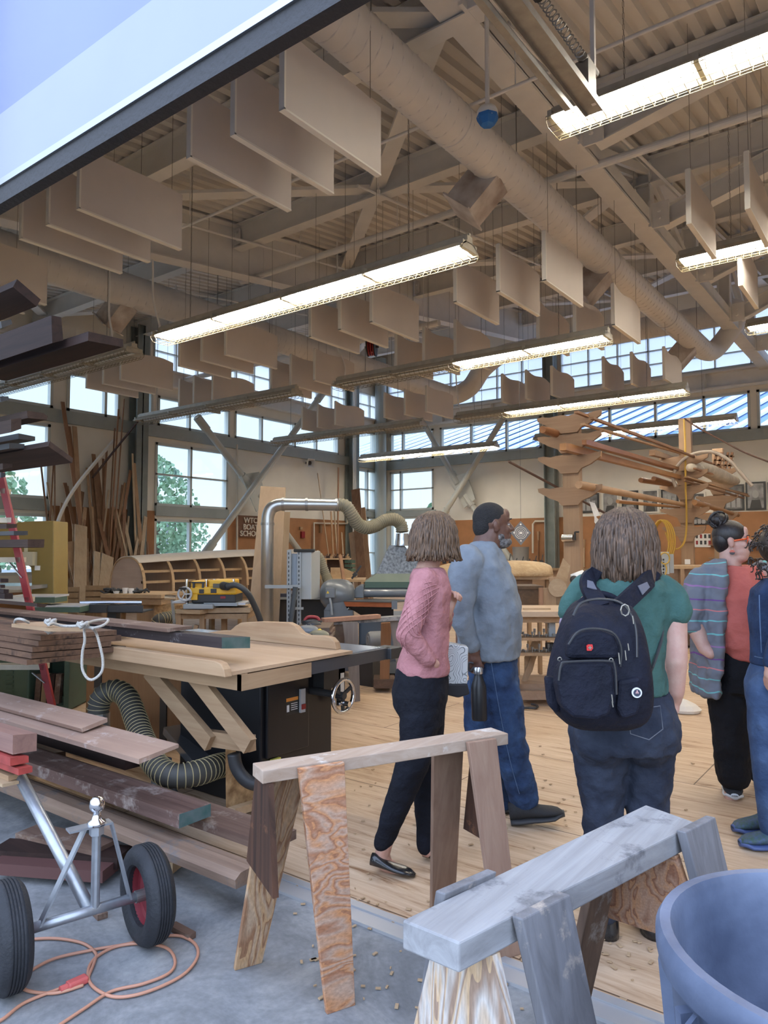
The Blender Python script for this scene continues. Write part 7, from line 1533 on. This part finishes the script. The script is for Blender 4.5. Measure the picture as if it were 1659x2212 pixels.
def sneaker(hx, hy, tx, ty, z0, z1, m, ms, Ln=None, wd_=.052, h_=.105, sole=.035):
    a = az(hx, hy, z0); c = az(tx, ty, z1); D = c-a; Lx = Ln or D.length; D.normalize(); S_ = D.cross(UP).normalized(); U_ = S_.cross(D); rows = []; rs = []
    for k in range(11):
        f_ = k/10; w__ = wd_*(.55, .76, .82, .80, .82, .90, .98, 1.0, .95, .78, .35)[k]; hh = h_*(.80, .98, 1.0, .92, .78, .64, .55, .48, .42, .33, .12)[k]; p = a+D*Lx*f_
        rows.append((p+U_*(sole+hh/2-.01), w__, hh/2, S_, U_)); rs.append((p+U_*(sole/2+(.010 if k > 8 else 0)), w__*1.06, sole/2, S_, U_))
    o = obj('shoe', MB().loft(rows, 18), m, t, smooth=True); obj('sole', MB().loft(rs, 18), ms, o, smooth=True); return o
sneaker(1104, 1782, 1221, 1768, .0, .045, BSH, BSO, wd_=.058); sneaker(1066, 1758, 1135, 1748, .0, .0, BSH, BSO, wd_=.055)
HK = mat('hair_cropped', (.018, .016, .016), .85, bump=1.0, bscale=160, noise=.3, nscale=60); mb = MB(); M = Matrix((f, UP.cross(f), UP)).transposed()
mb.ball(hc+(-f*.016+UP*.044)*1.06, (.098, .0815, .089), M, n=28).ball(hc+(-f*.058+UP*.0)*1.06, (.052, .070, .07), M, n=20); o = obj('hair', mb, HK, t, smooth=True); remesh(o, .008, 2)
mb = MB(); mb.ball(hc+(f*.045-UP*.082)*1.06, (.060, .066, .040), M, n=24).ball(hc+(f*.022-UP*.055)*1.06, (.050, .0735, .046), M, n=20).ball(hc+(f*.090-UP*.037)*1.06, (.016, .032, .009), M, n=14).ball(hc+(f*.078-UP*.083)*1.06, (.030, .036, .026), M, n=14)
o = obj('beard', mb, mat('beard_grey', (.20, .19, .185), .9, noise=.85, nscale=55, bump=1.0, bscale=150, dark=(.04, .03, .028)), t, smooth=True); remesh(o, .006, 2)
# water bottle
c0 = ad(1036, 1556, d-.27); c1 = ad(1033, 1441, d-.25); A = (c1-c0); Lb = A.length; A.normalize(); t = thing('water_bottle', 'black water bottle with steel cap held by the man in the grey shirt', 'bottle', tuple(c0))
obj('flask', MB().lathe(c0, [(0, 0), (.036, .0), (.040, .01), (.040, Lb*.60), (.036, Lb*.68), (.026, Lb*.78), (.020, Lb*.84), (.020, Lb*.88), (0, Lb*.88)], 28, axis=A), mat('flask_black', (.014, .014, .016), .38), t, smooth=True, auto=True)
obj('cap', MB().lathe(c0, [(0, Lb*.87), (.024, Lb*.87), (.026, Lb*.90), (.026, Lb*.97), (.022, Lb), (0, Lb)], 24, axis=A), mat('bright_steel', (.5, .52, .55), .25, .9), t, smooth=True, auto=True)
obj('carry_loop', MB().tube(bez([c1-RT*.02, c1-RT*.045-UP*.02, c1-RT*.05+UP*.02, c1-RT*.025+UP*.02], 4), .006, 6), BLACK, t)
# ---------------------------------------------------------------- woman with the backpack, seen from behind
d = 2.82; f = (FW*.95+RT*.25).normalized(); hc = ad(1350, 1167, d); base = az(1350, 2000, 0)
t = thing('person', 'person with shoulder-length brown hair and teal shirt standing with back turned', 'person', tuple(base))
mb = MB(); head(mb, hc, f, 1.0, neck=ad(1350, 1262, d), neckr=.056)
rings(mb, [(1270, 1425, 1270, 0, .10), (1270, 1430, 1330, 0, .12), (1275, 1425, 1420, 0, .13), (1260, 1435, 1520, 0, .15), (1255, 1445, 1580, 0, .16)], d)
ch(mb, [(1434, 1292, -.02, .052), (1452, 1345, -.03, .055), (1457, 1425, -.05, .048), (1458, 1490, -.03, .036), (1455, 1512, -.0, .030)], d)
ch(mb, [(1258, 1288, .0, .062), (1238, 1350, .02, .052), (1238, 1420, .06, .044), (1262, 1480, .12, .03), (1275, 1490, .14, .027)], d)
ch(mb, [(1300, 1600, 0, .085), (1300, 1790, 0, .055), (1300, 1970, .0, .042), (1300, 1990, .06, .035)], d); ch(mb, [(1396, 1600, 0, .085), (1396, 1790, 0, .055), (1396, 1980, .0, .042), (1396, 1990, .06, .035)], d)
hand(mb, ad(1455, 1508, d), (-UP-RT*.12), (FW*.5-RT*.6), .95, (.4, .45, .5, .55), thumb=-1); hand(mb, ad(1275, 1488, d+.14), (RT*.7-UP*.3), -FW, .95, (.5, .5, .5, .5), thumb=1)
b_ = obj('body', mb, SK3, t); remesh(b_, .006, 2, .5)
face(hc, f, t, 1.0, iris=(.1, .15, .2), lip=(.48, .2, .18), brow=(.15, .1, .07), skinm=SK3)
TEAL = cloth('tee_teal', (.055, .125, .110), (.040, .095, .085), scale=7)
mb = MB(); rings(mb, [(1306, 1394, 1240, 0, .085), (1262, 1432, 1256, 0, .12), (1243, 1455, 1280, 0, .135), (1250, 1448, 1325, 0, .145), (1258, 1434, 1380, 0, .15), (1262, 1430, 1430, 0, .155), (1250, 1440, 1492, 0, .17)], d)
ch(mb, [(1428, 1276, 0, .070), (1450, 1300, -.02, .071), (1457, 1318, -.03, .066)], d); ch(mb, [(1268, 1276, 0, .072), (1248, 1305, .01, .068), (1240, 1324, .02, .062)], d)
garment('tee_shirt', mb, TEAL, t, wr=.026, ws=.08)
JG = jeans_mat('jeans_charcoal', (.036, .044, .067), (.016, .020, .034))
mb = MB(); rings(mb, [(1250, 1440, 1488, 0, .16), (1240, 1452, 1530, -.01, .185), (1233, 1462, 1580, -.02, .20), (1238, 1462, 1612, -.01, .19)], d)
mb.ball(ad(1300, 1585, d-.06), (.105, .12, .12)).ball(ad(1396, 1585, d-.06), (.105, .12, .12))
ch(mb, [(1294, 1600, 0, .110), (1298, 1660, 0, .098), (1300, 1740, 0, .078), (1300, 1800, 0, .070), (1300, 1960, .0, .062)], d); ch(mb, [(1402, 1600, 0, .110), (1400, 1660, 0, .098), (1397, 1740, 0, .080), (1396, 1800, 0, .072), (1396, 1960, 0, .062)], d)
o = garment('jeans', mb, JG, t, wr=.030, ws=.06)
SEAM = cloth('seam_grey', (.16, .17, .20))
mb = MB()
q = [ad(1356, 1535, d-.235), ad(1426, 1525, d-.20), ad(1432, 1575, d-.22), ad(1402, 1598, d-.245), ad(1362, 1585, d-.25)]; mb.tube(q, .0018, 5, closed=True)
mb.tube(bez([ad(1348, 1500, d-.2), ad(1348, 1560, d-.19), ad(1349, 1610, d-.16)], 5), .002, 5); obj('stitching', mb, SEAM, o)
for x_ in (1300, 1398):
    c = az(x_, 2000, 0); q = MB(); M = Matrix((RT, FW, UP)).transposed(); q.loft([(c-FW*.06+UP*.0, .045, .06, RT, FW), (c-FW*.06+UP*.03, .046, .062, RT, FW), (c+UP*.12-FW*.03, .048, .055, RT, FW), (c+UP*.22-FW*.02, .052, .056, RT, FW)], 18); q.loft([(c-FW*.07+UP*.03, .034, .028, RT, UP), (c+UP*.035, .045, .034, RT, UP), (c+FW*.10+UP*.03, .045, .028, RT, UP), (c+FW*.17+UP*.022, .025, .018, RT, UP)], 16)
    obj('boot', q, LEA, t, smooth=True)
HB2 = streak('hair_brown', (.145, .084, .050), (.036, .021, .013), rough=.6); mb = MB(); ctr = hc-f*.005+UP*.005
mb.ball(ctr+UP*.015, (.102, .098, .105), Matrix((f, UP.cross(f), UP)).transposed(), n=20)
clumps(mb, ctr, f, (.108, .108, .122), math.radians(38), math.radians(322), -.165, 150, .0062, flip=-.018, seed=6, rows=4, jit=.04, outw=.12, wave=.009)
obj('hair', mb, HB2, t, smooth=True)
mb = MB(); a_, c_ = ad(1238, 1345, d+.02), ad(1236, 1400, d+.05); mb.cone(a_, .0535, c_, .0475, 18); obj('tattoo_sleeve', mb, mat('tattoo_ink', (.40, .30, .36), .6, noise=.7, nscale=26, dark=(.08, .08, .14)), t, smooth=True)
# ---------------------------------------------------------------- backpack
NAVY = cloth('pack_navy', (.0085, .010, .021), (.005, .006, .013), scale=10, weave=500, rough=.75, wr=.5); db = d-.30
t = thing('backpack', 'large navy backpack with red badge worn by the person with back turned', 'backpack', tuple(ad(1290, 1570, db)))
def prow(x0, x1, y_, dep, off=0): return (ad((x0+x1)/2, y_, db+off)+FW*(.14-dep/2), (x1-x0)/2/FOC*db, dep/2+.01)
rowsb = [(1255, 1340, 1292, .10, .0), (1238, 1358, 1306, .18, 0), (1222, 1372, 1335, .24, 0), (1212, 1382, 1370, .27, 0), (1200, 1388, 1410, .29, 0), (1190, 1394, 1455, .30, 0), (1186, 1397, 1500, .30, 0), (1194, 1394, 1535, .28, 0), (1215, 1378, 1558, .24, 0), (1245, 1340, 1570, .18, 0)]
mb = MB(); R_ = []
for x0, x1, y_, dep, o_ in rowsb:
    c = ad((x0+x1)/2, y_, d-.15-dep/2); a = (x1-x0)/2/FOC*(d-.15-dep/2); ring = []
    for j in range(36):
        th = 2*math.pi*j/36; ct, st = math.cos(th), math.sin(th); e = .55; ring.append(mb.b.verts.new(c+RT*a*math.copysign(abs(ct)**e, ct)+FW*(dep/2)*math.copysign(abs(st)**e, st)))
    R_.append(ring)
for i in range(len(R_)-1):
    for j in range(36): mb.b.faces.new((R_[i][j], R_[i][(j+1) % 36], R_[i+1][(j+1) % 36], R_[i+1][j]))
mb.b.faces.new(R_[0][::-1]); mb.b.faces.new(R_[-1]); o = obj('main_compartment', mb, NAVY, t, smooth=True); ss = o.modifiers.new('s', 'SUBSURF'); ss.levels = ss.render_levels = 1
fd = d-.15-.30
def pocket(name, poly, dd, th, bv=.015):
    mb = MB().prism([ad(x_, y_, dd) for x_, y_ in poly], FW*th); return obj(name, mb, NAVY, t, bevel=bv, smooth=False)
pocket('upper_pocket', [(1240, 1372), (1262, 1362), (1300, 1360), (1330, 1372), (1340, 1400), (1338, 1424), (1225, 1424), (1228, 1395)], fd-.005, .05)
pocket('lower_pocket', [(1222, 1432), (1314, 1430), (1326, 1440), (1330, 1500), (1318, 1545), (1290, 1556), (1240, 1552), (1215, 1530), (1205, 1480), (1210, 1445)], fd-.045, .08, .02)
pocket('side_pocket', [(1336, 1470), (1385, 1462), (1388, 1510), (1380, 1545), (1345, 1555), (1332, 1530)], fd-.01, .05, .012)
pocket('side_pocket', [(1180, 1462), (1205, 1465), (1212, 1530), (1205, 1545), (1186, 1525)], fd+.06, .05, .012)
mb = MB(); mb.tube(bez([ad(1228, 1392, fd-.01), ad(1250, 1364, fd-.01), ad(1286, 1358, fd-.01), ad(1325, 1368, fd-.01), ad(1342, 1400, fd-.005), ad(1340, 1440, fd-.0)], 6), .0035, 6)
mb.tube(bez([ad(1207, 1470, fd-.05), ad(1212, 1438, fd-.05), ad(1225, 1430, fd-.05), ad(1312, 1428, fd-.05), ad(1328, 1440, fd-.05), ad(1332, 1500, fd-.045)], 6), .0035, 6)
mb.tube(bez([ad(1238, 1330, fd+.05), ad(1256, 1302, fd+.06), ad(1300, 1294, fd+.07), ad(1345, 1305, fd+.06), ad(1372, 1350, fd+.03), ad(1376, 1420, fd+.0)], 6), .004, 6); obj('zipper', mb, BLACK, t)
mb = MB()
for (x_, y_, dd2, h_) in ((1350, 1405, fd-.005, .035), (1356, 1390, fd-.0, .025), (1366, 1330, fd+.03, .03), (1321, 1500, fd-.055, .03), (1336, 1410, fd-.008, .04), (1322, 1515, fd-.055, .02)): p = ad(x_, y_, dd2-.005); mb.bar(p, p-UP*h_*.9+RT*.003, .0045, .003)
p = ad(1350, 1318, fd+.035); mb.tube([p+(RT*.014*math.cos(k*.785)+UP*.019*math.sin(k*.785)) for k in range(8)], .0028, 6, closed=True); obj('zip_pull', mb, mat('pull_steel', (.30, .28, .24), .4, .8), t)
for x_, y_ in ((1320, 1426), (1209, 1424)): p = ad(x_, y_, fd-.012 if x_ > 1300 else fd+.03); obj('eyelet', MB().tube([p+(RT*math.cos(k*.6283)+UP*math.sin(k*.6283))*.0062 for k in range(10)], .0018, 6, closed=True), mat('pull_steel', (.30, .28, .24), .4, .8), t)
p = ad(1274, 1399, fd-.012); k_ = obj('red_badge', MB().prism([p+RT*-.010+UP*.006, p+RT*-.004+UP*.010, p+RT*.009+UP*.010, p+RT*.011-UP*.002, p+RT*.005-UP*.010, p-RT*.009-UP*.010], FW*.006), mat('badge_red', (.55, .02, .02), .35), t)
obj('badge_cross', MB().box(p-FW*.0015, (.011, .002, .003), Matrix((RT, FW, UP)).transposed()).box(p-FW*.0015, (.003, .002, .011), Matrix((RT, FW, UP)).transposed()), mat('pull_steel', (.30, .28, .24), .4, .8), k_)
p = ad(1375, 1496, fd-.02); k_ = obj('round_patch', MB().lathe(p, [(0, .0), (.0165, .0), (.0165, .004), (0, .004)], 24, axis=-FW), mat('patch_white', (.65, .65, .66), .6), t)
obj('patch_inner', MB().lathe(p-FW*.0045, [(0, 0), (.0115, 0), (.0115, .001), (0, .001)], 20, axis=-FW), mat('patch_dark', (.03, .035, .06), .6), k_); obj('patch_figure', MB().box(p-FW*.006, (.010, .001, .004), Matrix((RT, FW, UP)).transposed()).box(p-FW*.006+UP*.003, (.004, .001, .010), Matrix((RT, FW, UP)).transposed()), mat('patch_pink', (.6, .35, .35), .6), k_)
for (P, nm) in (([(1298, 1312, -.30), (1280, 1284, -.24), (1270, 1262, -.16), (1276, 1246, -.10), (1290, 1238, .0)], 'l'), ([(1338, 1312, -.30), (1368, 1284, -.24), (1392, 1262, -.17), (1404, 1248, -.11), (1410, 1244, .0)], 'r')):
    Q = bez([ad(x_, y_, d+q) for x_, y_, q in P], 5); mb = MB(); vv = []
    for i, p in enumerate(Q):
        tt_ = (Q[min(i+1, len(Q)-1)]-Q[max(i-1, 0)]).normalized(); sd = tt_.cross(-FW if i < len(Q)*.8 else UP).normalized(); vv.append([mb.b.verts.new(p+sd*.03), mb.b.verts.new(p-sd*.03)])
    for i in range(len(vv)-1): mb.b.faces.new((vv[i][0], vv[i][1], vv[i+1][1], vv[i+1][0]))
    o = obj('shoulder_strap', mb, NAVY, t); so = o.modifiers.new('s', 'SOLIDIFY'); so.thickness = .022; so.offset = 0
    i = int(len(Q)*.42); c = Q[i]; tt_ = (Q[i+2]-Q[i-2]).normalized(); sd = tt_.cross(-FW).normalized(); nn_ = sd.cross(tt_).normalized(); nn_ = nn_ if nn_.dot(FW) < 0 else -nn_
    obj('reflector_patch', MB().prism([c+tt_*.035+sd*.016+nn_*.0125, c+tt_*.035-sd*.006+nn_*.0125, c-tt_*.035-sd*.018+nn_*.0125, c-tt_*.035+sd*.018+nn_*.0125], nn_*.003), mat('patch_lilac', (.13, .135, .17), .5), o)
obj('carry_handle', MB().tube(bez([ad(1242, 1345, db+.05), ad(1250, 1308, db+.07), ad(1285, 1284, db+.08), ad(1325, 1292, db+.08), ad(1352, 1322, db+.05)], 6), .013, 8), NAVY, t, smooth=True)
obj('hip_strap', MB().tube(bez([ad(1385, 1490, db+.2), ad(1410, 1440, d-.15), ad(1428, 1385, d-.12), ad(1432, 1350, d-.1)], 5), .006, 6), BLACK, t)
# ---------------------------------------------------------------- woman with orange glasses
d = 4.40; f = (RT*.88-FW*.42).normalized(); l_ = UP.cross(f); hc = ad(1581, 1171, d); base = az(1580, 1735, 0)
t = thing('person', 'person with dark bun, orange glasses, coral top and striped grey cardigan', 'person', tuple(base))
mb = MB(); head(mb, hc, f, 1.0, jaw=1.15, neck=ad(1578, 1225, d), neckr=.056); mb.ball(hc+f*.03-UP*.09, (.06, .06, .04))
rings(mb, [(1540, 1635, 1232, 0, .12), (1535, 1640, 1290, 0, .16), (1545, 1650, 1360, 0, .16), (1550, 1655, 1440, 0, .16)], d)
ch(mb, [(1525, 1245, -.02, .06), (1494, 1335, -.04, .058), (1522, 1400, -.10, .04), (1535, 1412, -.14, .032)], d); ch(mb, [(1650, 1240, .1, .07), (1675, 1340, .1, .055), (1665, 1410, .0, .035)], d)
ch(mb, [(1570, 1480, 0, .10), (1578, 1600, 0, .06), (1582, 1700, 0, .045), (1580, 1720, -.02, .04)], d); ch(mb, [(1635, 1480, .1, .10), (1642, 1600, .1, .06), (1648, 1690, .1, .045), (1648, 1710, .1, .04)], d)
hand(mb, ad(1536, 1404, d-.13), (RT*.35-UP*.75+FW*.55), (RT*.6+FW*.6), .95, (.3, .35, .4, .45), thumb=-1); hand(mb, ad(1665, 1410, d), (-UP), -RT, 1.0, thumb=1)
b_ = obj('body', mb, SK3, t); remesh(b_, .0058, 2, .5)
face(hc, f, t, 1.0, iris=(.06, .04, .03), lip=(.52, .18, .18), brow=(.03, .02, .018), skinm=SK3)
COR = cloth('tee_coral', (.52, .14, .115), (.44, .11, .09), scale=6)
mb = MB(); rings(mb, [(1548, 1632, 1222, 0, .12), (1532, 1648, 1250, 0, .17), (1528, 1662, 1290, -.02, .21), (1530, 1668, 1340, -.03, .22), (1540, 1674, 1390, -.03, .22), (1555, 1672, 1418, -.03, .21), (1590, 1668, 1428, -.03, .20)], d)
mb2 = mb; garment('tee_shirt', mb2, COR, t, wr=.022, ws=.10)
mb = MB(); P = [hc+UP*-.20+f*.02-l_*.0, ad(1572, 1222, d-.20), ad(1608, 1222, d-.20), ad(1597, 1252, d-.225)]
# striped cardigan
mm, tt_, bb = _new('cardigan_stripes'); N = tt_.nodes; L = tt_.links; tc = N.new('ShaderNodeTexCoord'); sx = N.new('ShaderNodeSeparateXYZ'); L.new(tc.outputs['Object'], sx.inputs[0])
nn = N.new('ShaderNodeTexNoise'); nn.inputs['Scale'].default_value = 4; L.new(tc.outputs['Object'], nn.inputs['Vector']); ma = N.new('ShaderNodeMath'); ma.operation = 'MULTIPLY_ADD'; ma.inputs[1].default_value = .10; L.new(nn.outputs['Fac'], ma.inputs[0]); L.new(sx.outputs['Z'], ma.inputs[2])
mu = N.new('ShaderNodeMath'); mu.operation = 'MULTIPLY'; mu.inputs[1].default_value = 14.5; L.new(ma.outputs[0], mu.inputs[0]); fr = N.new('ShaderNodeMath'); fr.operation = 'FRACT'; L.new(mu.outputs[0], fr.inputs[0]); fl_ = N.new('ShaderNodeMath'); fl_.operation = 'FLOOR'; L.new(mu.outputs[0], fl_.inputs[0])
wn = N.new('ShaderNodeMath'); wn.operation = 'MULTIPLY'; wn.inputs[1].default_value = .2; L.new(fl_.outputs[0], wn.inputs[0]); fr2 = N.new('ShaderNodeMath'); fr2.operation = 'FRACT'; L.new(wn.outputs[0], fr2.inputs[0])
cr2 = N.new('ShaderNodeValToRGB'); cr2.color_ramp.interpolation = 'CONSTANT'; cr2.color_ramp.elements[0].color = (.15, .42, .42, 1); cr2.color_ramp.elements[1].position = .2; cr2.color_ramp.elements[1].color = (.55, .17, .17, 1)
for p_, c_ in ((.4, (.14, .05, .22, 1)), (.6, (.28, .14, .30, 1)), (.8, (.50, .52, .25, 1))): e = cr2.color_ramp.elements.new(p_); e.color = c_
L.new(fr2.outputs[0], cr2.inputs[0]); lt = N.new('ShaderNodeMath'); lt.operation = 'LESS_THAN'; lt.inputs[1].default_value = .11; L.new(fr.outputs[0], lt.inputs[0])
mx = N.new('ShaderNodeMixRGB'); L.new(lt.outputs[0], mx.inputs[0]); mx.inputs[1].default_value = (.145, .155, .185, 1); L.new(cr2.outputs[0], mx.inputs[2]); L.new(mx.outputs[0], bb.inputs['Base Color']); bb.inputs['Roughness'].default_value = .9
CARD = mm
mb = MB(); ch(mb, [(1535, 1232, -.02, .06), (1514, 1256, -.02, .085), (1500, 1296, -.03, .090), (1490, 1335, -.04, .074), (1500, 1354, -.06, .058)], d)
rings(mb, [(1546, 1562, 1206, .0, .09), (1530, 1561, 1220, .0, .14), (1510, 1560, 1242, .0, .18), (1502, 1556, 1290, .0, .19), (1505, 1552, 1350, .0, .20), (1506, 1546, 1410, .0, .20), (1504, 1540, 1470, .0, .19), (1505, 1536, 1500, .0, .18)], d, n=24)
garment('cardigan', mb, CARD, t, vox=.009, wr=.040, ws=.07)
mb = MB(); ch(mb, [(1655, 1238, .12, .09), (1675, 1300, .12, .09), (1680, 1350, .12, .07)], d); rings(mb, [(1640, 1668, 1225, .14, .10), (1655, 1690, 1290, .14, .14), (1660, 1692, 1400, .14, .14), (1662, 1690, 1500, .14, .12)], d)
garment('cardigan', mb, CARD, t, vox=.009, wr=.040, ws=.07)
mb = MB(); rings(mb, [(1540, 1665, 1385, .0, .185), (1535, 1672, 1405, .0, .195), (1532, 1678, 1440, 0, .215), (1532, 1682, 1490, 0, .21)], d); ch(mb, [(1572, 1480, -.02, .122), (1578, 1560, -.02, .112), (1582, 1640, -.01, .102), (1585, 1672, .0, .098)], d); ch(mb, [(1638, 1480, .10, .122), (1642, 1560, .11, .112), (1646, 1635, .12, .102), (1648, 1660, .12, .098)], d)
garment('trousers', mb, cloth('trousers_black', (.010, .010, .013), (.006, .006, .008), scale=6), t, wr=.024, ws=.09)
WS = mat('sole_white', (.55, .56, .57), .5); a = az(1572, 1700, 0)
sneaker(1574, 1702, 1590, 1736, .0, .0, BSH, WS, Ln=.26, wd_=.055); sneaker(1640, 1690, 1662, 1712, .0, .0, BSH, WS, Ln=.26, wd_=.055)
HD = streak('hair_dark', (.020, .013, .012), (.006, .004, .004), rough=.45); mb = MB(); M = Matrix((f, l_, UP)).transposed()
mb.ball(hc+(-f*.014+UP*.045), (.098, .083, .090), M, n=28).ball(hc+(-f*.05+UP*.01), (.06, .078, .08), M, n=20)
o = obj('hair', mb, HD, t, smooth=True); mb = MB(); bc = hc-f*.07+UP*.135
random.seed(4)
mb.ball(bc, (.05, .055, .045))
for i in range(34):
    u1 = Vector((random.gauss(0, 1), random.gauss(0, 1), random.gauss(0, 1))).normalized(); v1 = u1.orthogonal().normalized(); w1 = u1.cross(v1); r_ = random.uniform(.035, .058); s0 = random.uniform(0, 6); mb.tube([bc+(v1*math.cos(s0+k*.45)+w1*math.sin(s0+k*.45))*r_ for k in range(8)], [.004, .008, .009, .009, .009, .008, .006, .003], 6)
obj('hair_bun', mb, HD, o, smooth=True)
GLO = mat('frame_orange', (.70, .12, .015), .25, coat=.5, noise=.4, nscale=60, dark=(.45, .03, .01)); gt = obj('glasses', MB(), GLO, t) if False else None
mb = MB(); fc = hc+f*.098+UP*.012
for q in (1, -1):
    cc = fc+l_*.034*q-f*.012; ring_ = [cc+(l_*math.cos(k*math.pi/10)*.027*(1.0 if abs(math.cos(k*math.pi/10)) < .8 else .97)+UP*math.sin(k*math.pi/10)*.022) for k in range(20)]; mb.tube(ring_, .0048, 8, closed=True)
    mb.bar(fc+l_*.062*q-f*.014+UP*.008, hc+l_*.080*q-f*.01+UP*.004, .004, .010)
mb.bar(fc+l_*.010-f*.008+UP*.004, fc-l_*.010-f*.008+UP*.004, .006, .006); o = obj('glasses', mb, GLO, t, smooth=True)
for q in (1, -1): obj('lens', MB().lathe(fc+l_*.034*q-f*.012, [(0, 0), (.023, 0), (.023, .001), (0, .001)], 18, axis=f), glass('lens_glass', (.95, .93, .88), .12), o)
for q in (1,): 
    ep = hc+l_*-.086*q-UP*.065; ep = hc-l_*.086-UP*.062; er = obj('earring', MB().lathe(ep, [(0, -.003), (.015, -.003), (.015, .003), (0, .003)], 20, axis=l_), mat('earring_coral', (.5, .10, .06), .4), t)
    obj('earring_dark_half', MB().prism([ep-l_*.0042+(f*.0155*math.cos(a)+UP*.0155*math.sin(a)) for a in [math.pi+k*math.pi/8 for k in range(9)]], -l_*.001), mat('earring_dark', (.03, .02, .02), .4), er); obj('ear_hook', MB().tube([ep+UP*.015, ep+UP*.032], .001, 5), CHROME, er)
# ---------------------------------------------------------------- person in the denim jacket, mostly outside the right edge
d = 3.72; hc = ad(1688, 1190, d); f = (FW*.95+RT*.1).normalized(); base = az(1690, 1810, 0)
t = thing('person', 'person with curly dark hair and denim jacket cut by the right edge', 'person', tuple(base))
mb = MB(); head(mb, hc, f, 1.0, neck=ad(1695, 1255, d), neckr=.055); rings(mb, [(1650, 1740, 1265, 0, .12), (1645, 1745, 1330, 0, .13), (1650, 1745, 1430, 0, .13), (1645, 1750, 1500, 0, .14)], d)
ch(mb, [(1700, 1280, -.16, .05), (1690, 1380, -.2, .042), (1665, 1440, -.2, .03)], d); ch(mb, [(1690, 1280, .18, .05), (1690, 1380, .2, .042), (1680, 1440, .2, .03)], d)
ch(mb, [(1675, 1500, -.08, .08), (1668, 1650, -.08, .055), (1672, 1785, -.06, .04)], d); ch(mb, [(1705, 1500, .1, .08), (1708, 1650, .1, .055), (1690, 1760, .1, .04)], d)
hand(mb, ad(1665, 1438, d-.2), (-UP-RT*.2), RT, .95, thumb=1); hand(mb, ad(1680, 1438, d+.2), (-UP), RT, .95, thumb=-1)
b_ = obj('body', mb, SK1, t); remesh(b_, .007, 2, .5); face(hc, f, t, skinm=SK1)
DJ = jeans_mat('denim_jacket', (.028, .055, .125), (.012, .024, .06)); mb = MB(); rings(mb, [(1658, 1728, 1250, 0, .12), (1632, 1752, 1275, 0, .19), (1626, 1756, 1320, 0, .20), (1630, 1752, 1370, 0, .19), (1630, 1750, 1412, 0, .18), (1628, 1752, 1436, 0, .18)], d)
ch(mb, [(1700, 1285, -.17, .07), (1688, 1380, -.21, .058), (1668, 1430, -.2, .045)], d); o = garment('denim_jacket', mb, DJ, t, wr=.012)
mb = MB(); mb.tube(bez([ad(1630, 1418, d-.06), ad(1650, 1422, d-.16), ad(1690, 1424, d-.2)], 5), .0025, 5); mb.tube(bez([ad(1640, 1285, d-.13), ad(1642, 1350, d-.15), ad(1645, 1410, d-.15)], 5), .0025, 5); obj('stitching', mb, cloth('seam_blue', (.20, .28, .42)), o)
mb = MB(); rings(mb, [(1632, 1748, 1430, 0, .165), (1617, 1752, 1480, 0, .19), (1620, 1750, 1520, 0, .18)], d); ch(mb, [(1664, 1500, -.08, .115), (1660, 1600, -.09, .090), (1662, 1700, -.09, .070), (1668, 1785, -.08, .062)], d); ch(mb, [(1705, 1500, .1, .115), (1708, 1620, .1, .088), (1690, 1760, .1, .065)], d)
garment('jeans', mb, jeans_mat('jeans_light', (.065, .11, .21), (.03, .055, .12)), t, wr=.012)
SHB = mat('shoe_blue_print', (.03, .05, .11), .6, noise=.9, nscale=60, dark=(.03, .07, .04)); sneaker(1690, 1800, 1628, 1800, .0, .0, SHB, mat('sole_blue', (.06, .09, .22), .5), Ln=.26); sneaker(1715, 1836, 1648, 1834, .0, .0, SHB, mat('sole_blue', (.06, .09, .22), .5), Ln=.26)
mb = MB(); random.seed(8)
mb.ball(hc+UP*.03, (.11, .10, .11))
for i in range(260):
    u1 = Vector((random.gauss(0, 1), random.gauss(0, 1), random.gauss(.25, 1))).normalized(); 
    if u1.dot(f) > .75 or u1.z < -.75: continue
    c = hc+UP*(.02 if u1.z > 0 else -.02)+u1*random.uniform(.105, .15); v1 = u1.orthogonal().normalized(); w1 = u1.cross(v1); r_ = random.uniform(.008, .014); mb.tube([c+(v1*math.cos(k*.9)+w1*math.sin(k*.9))*r_+u1*k*.003-UP*k*.003 for k in range(8)], .0032, 5)
obj('hair', mb, streak('hair_curly', (.055, .035, .027), (.016, .011, .009)), t, smooth=True)
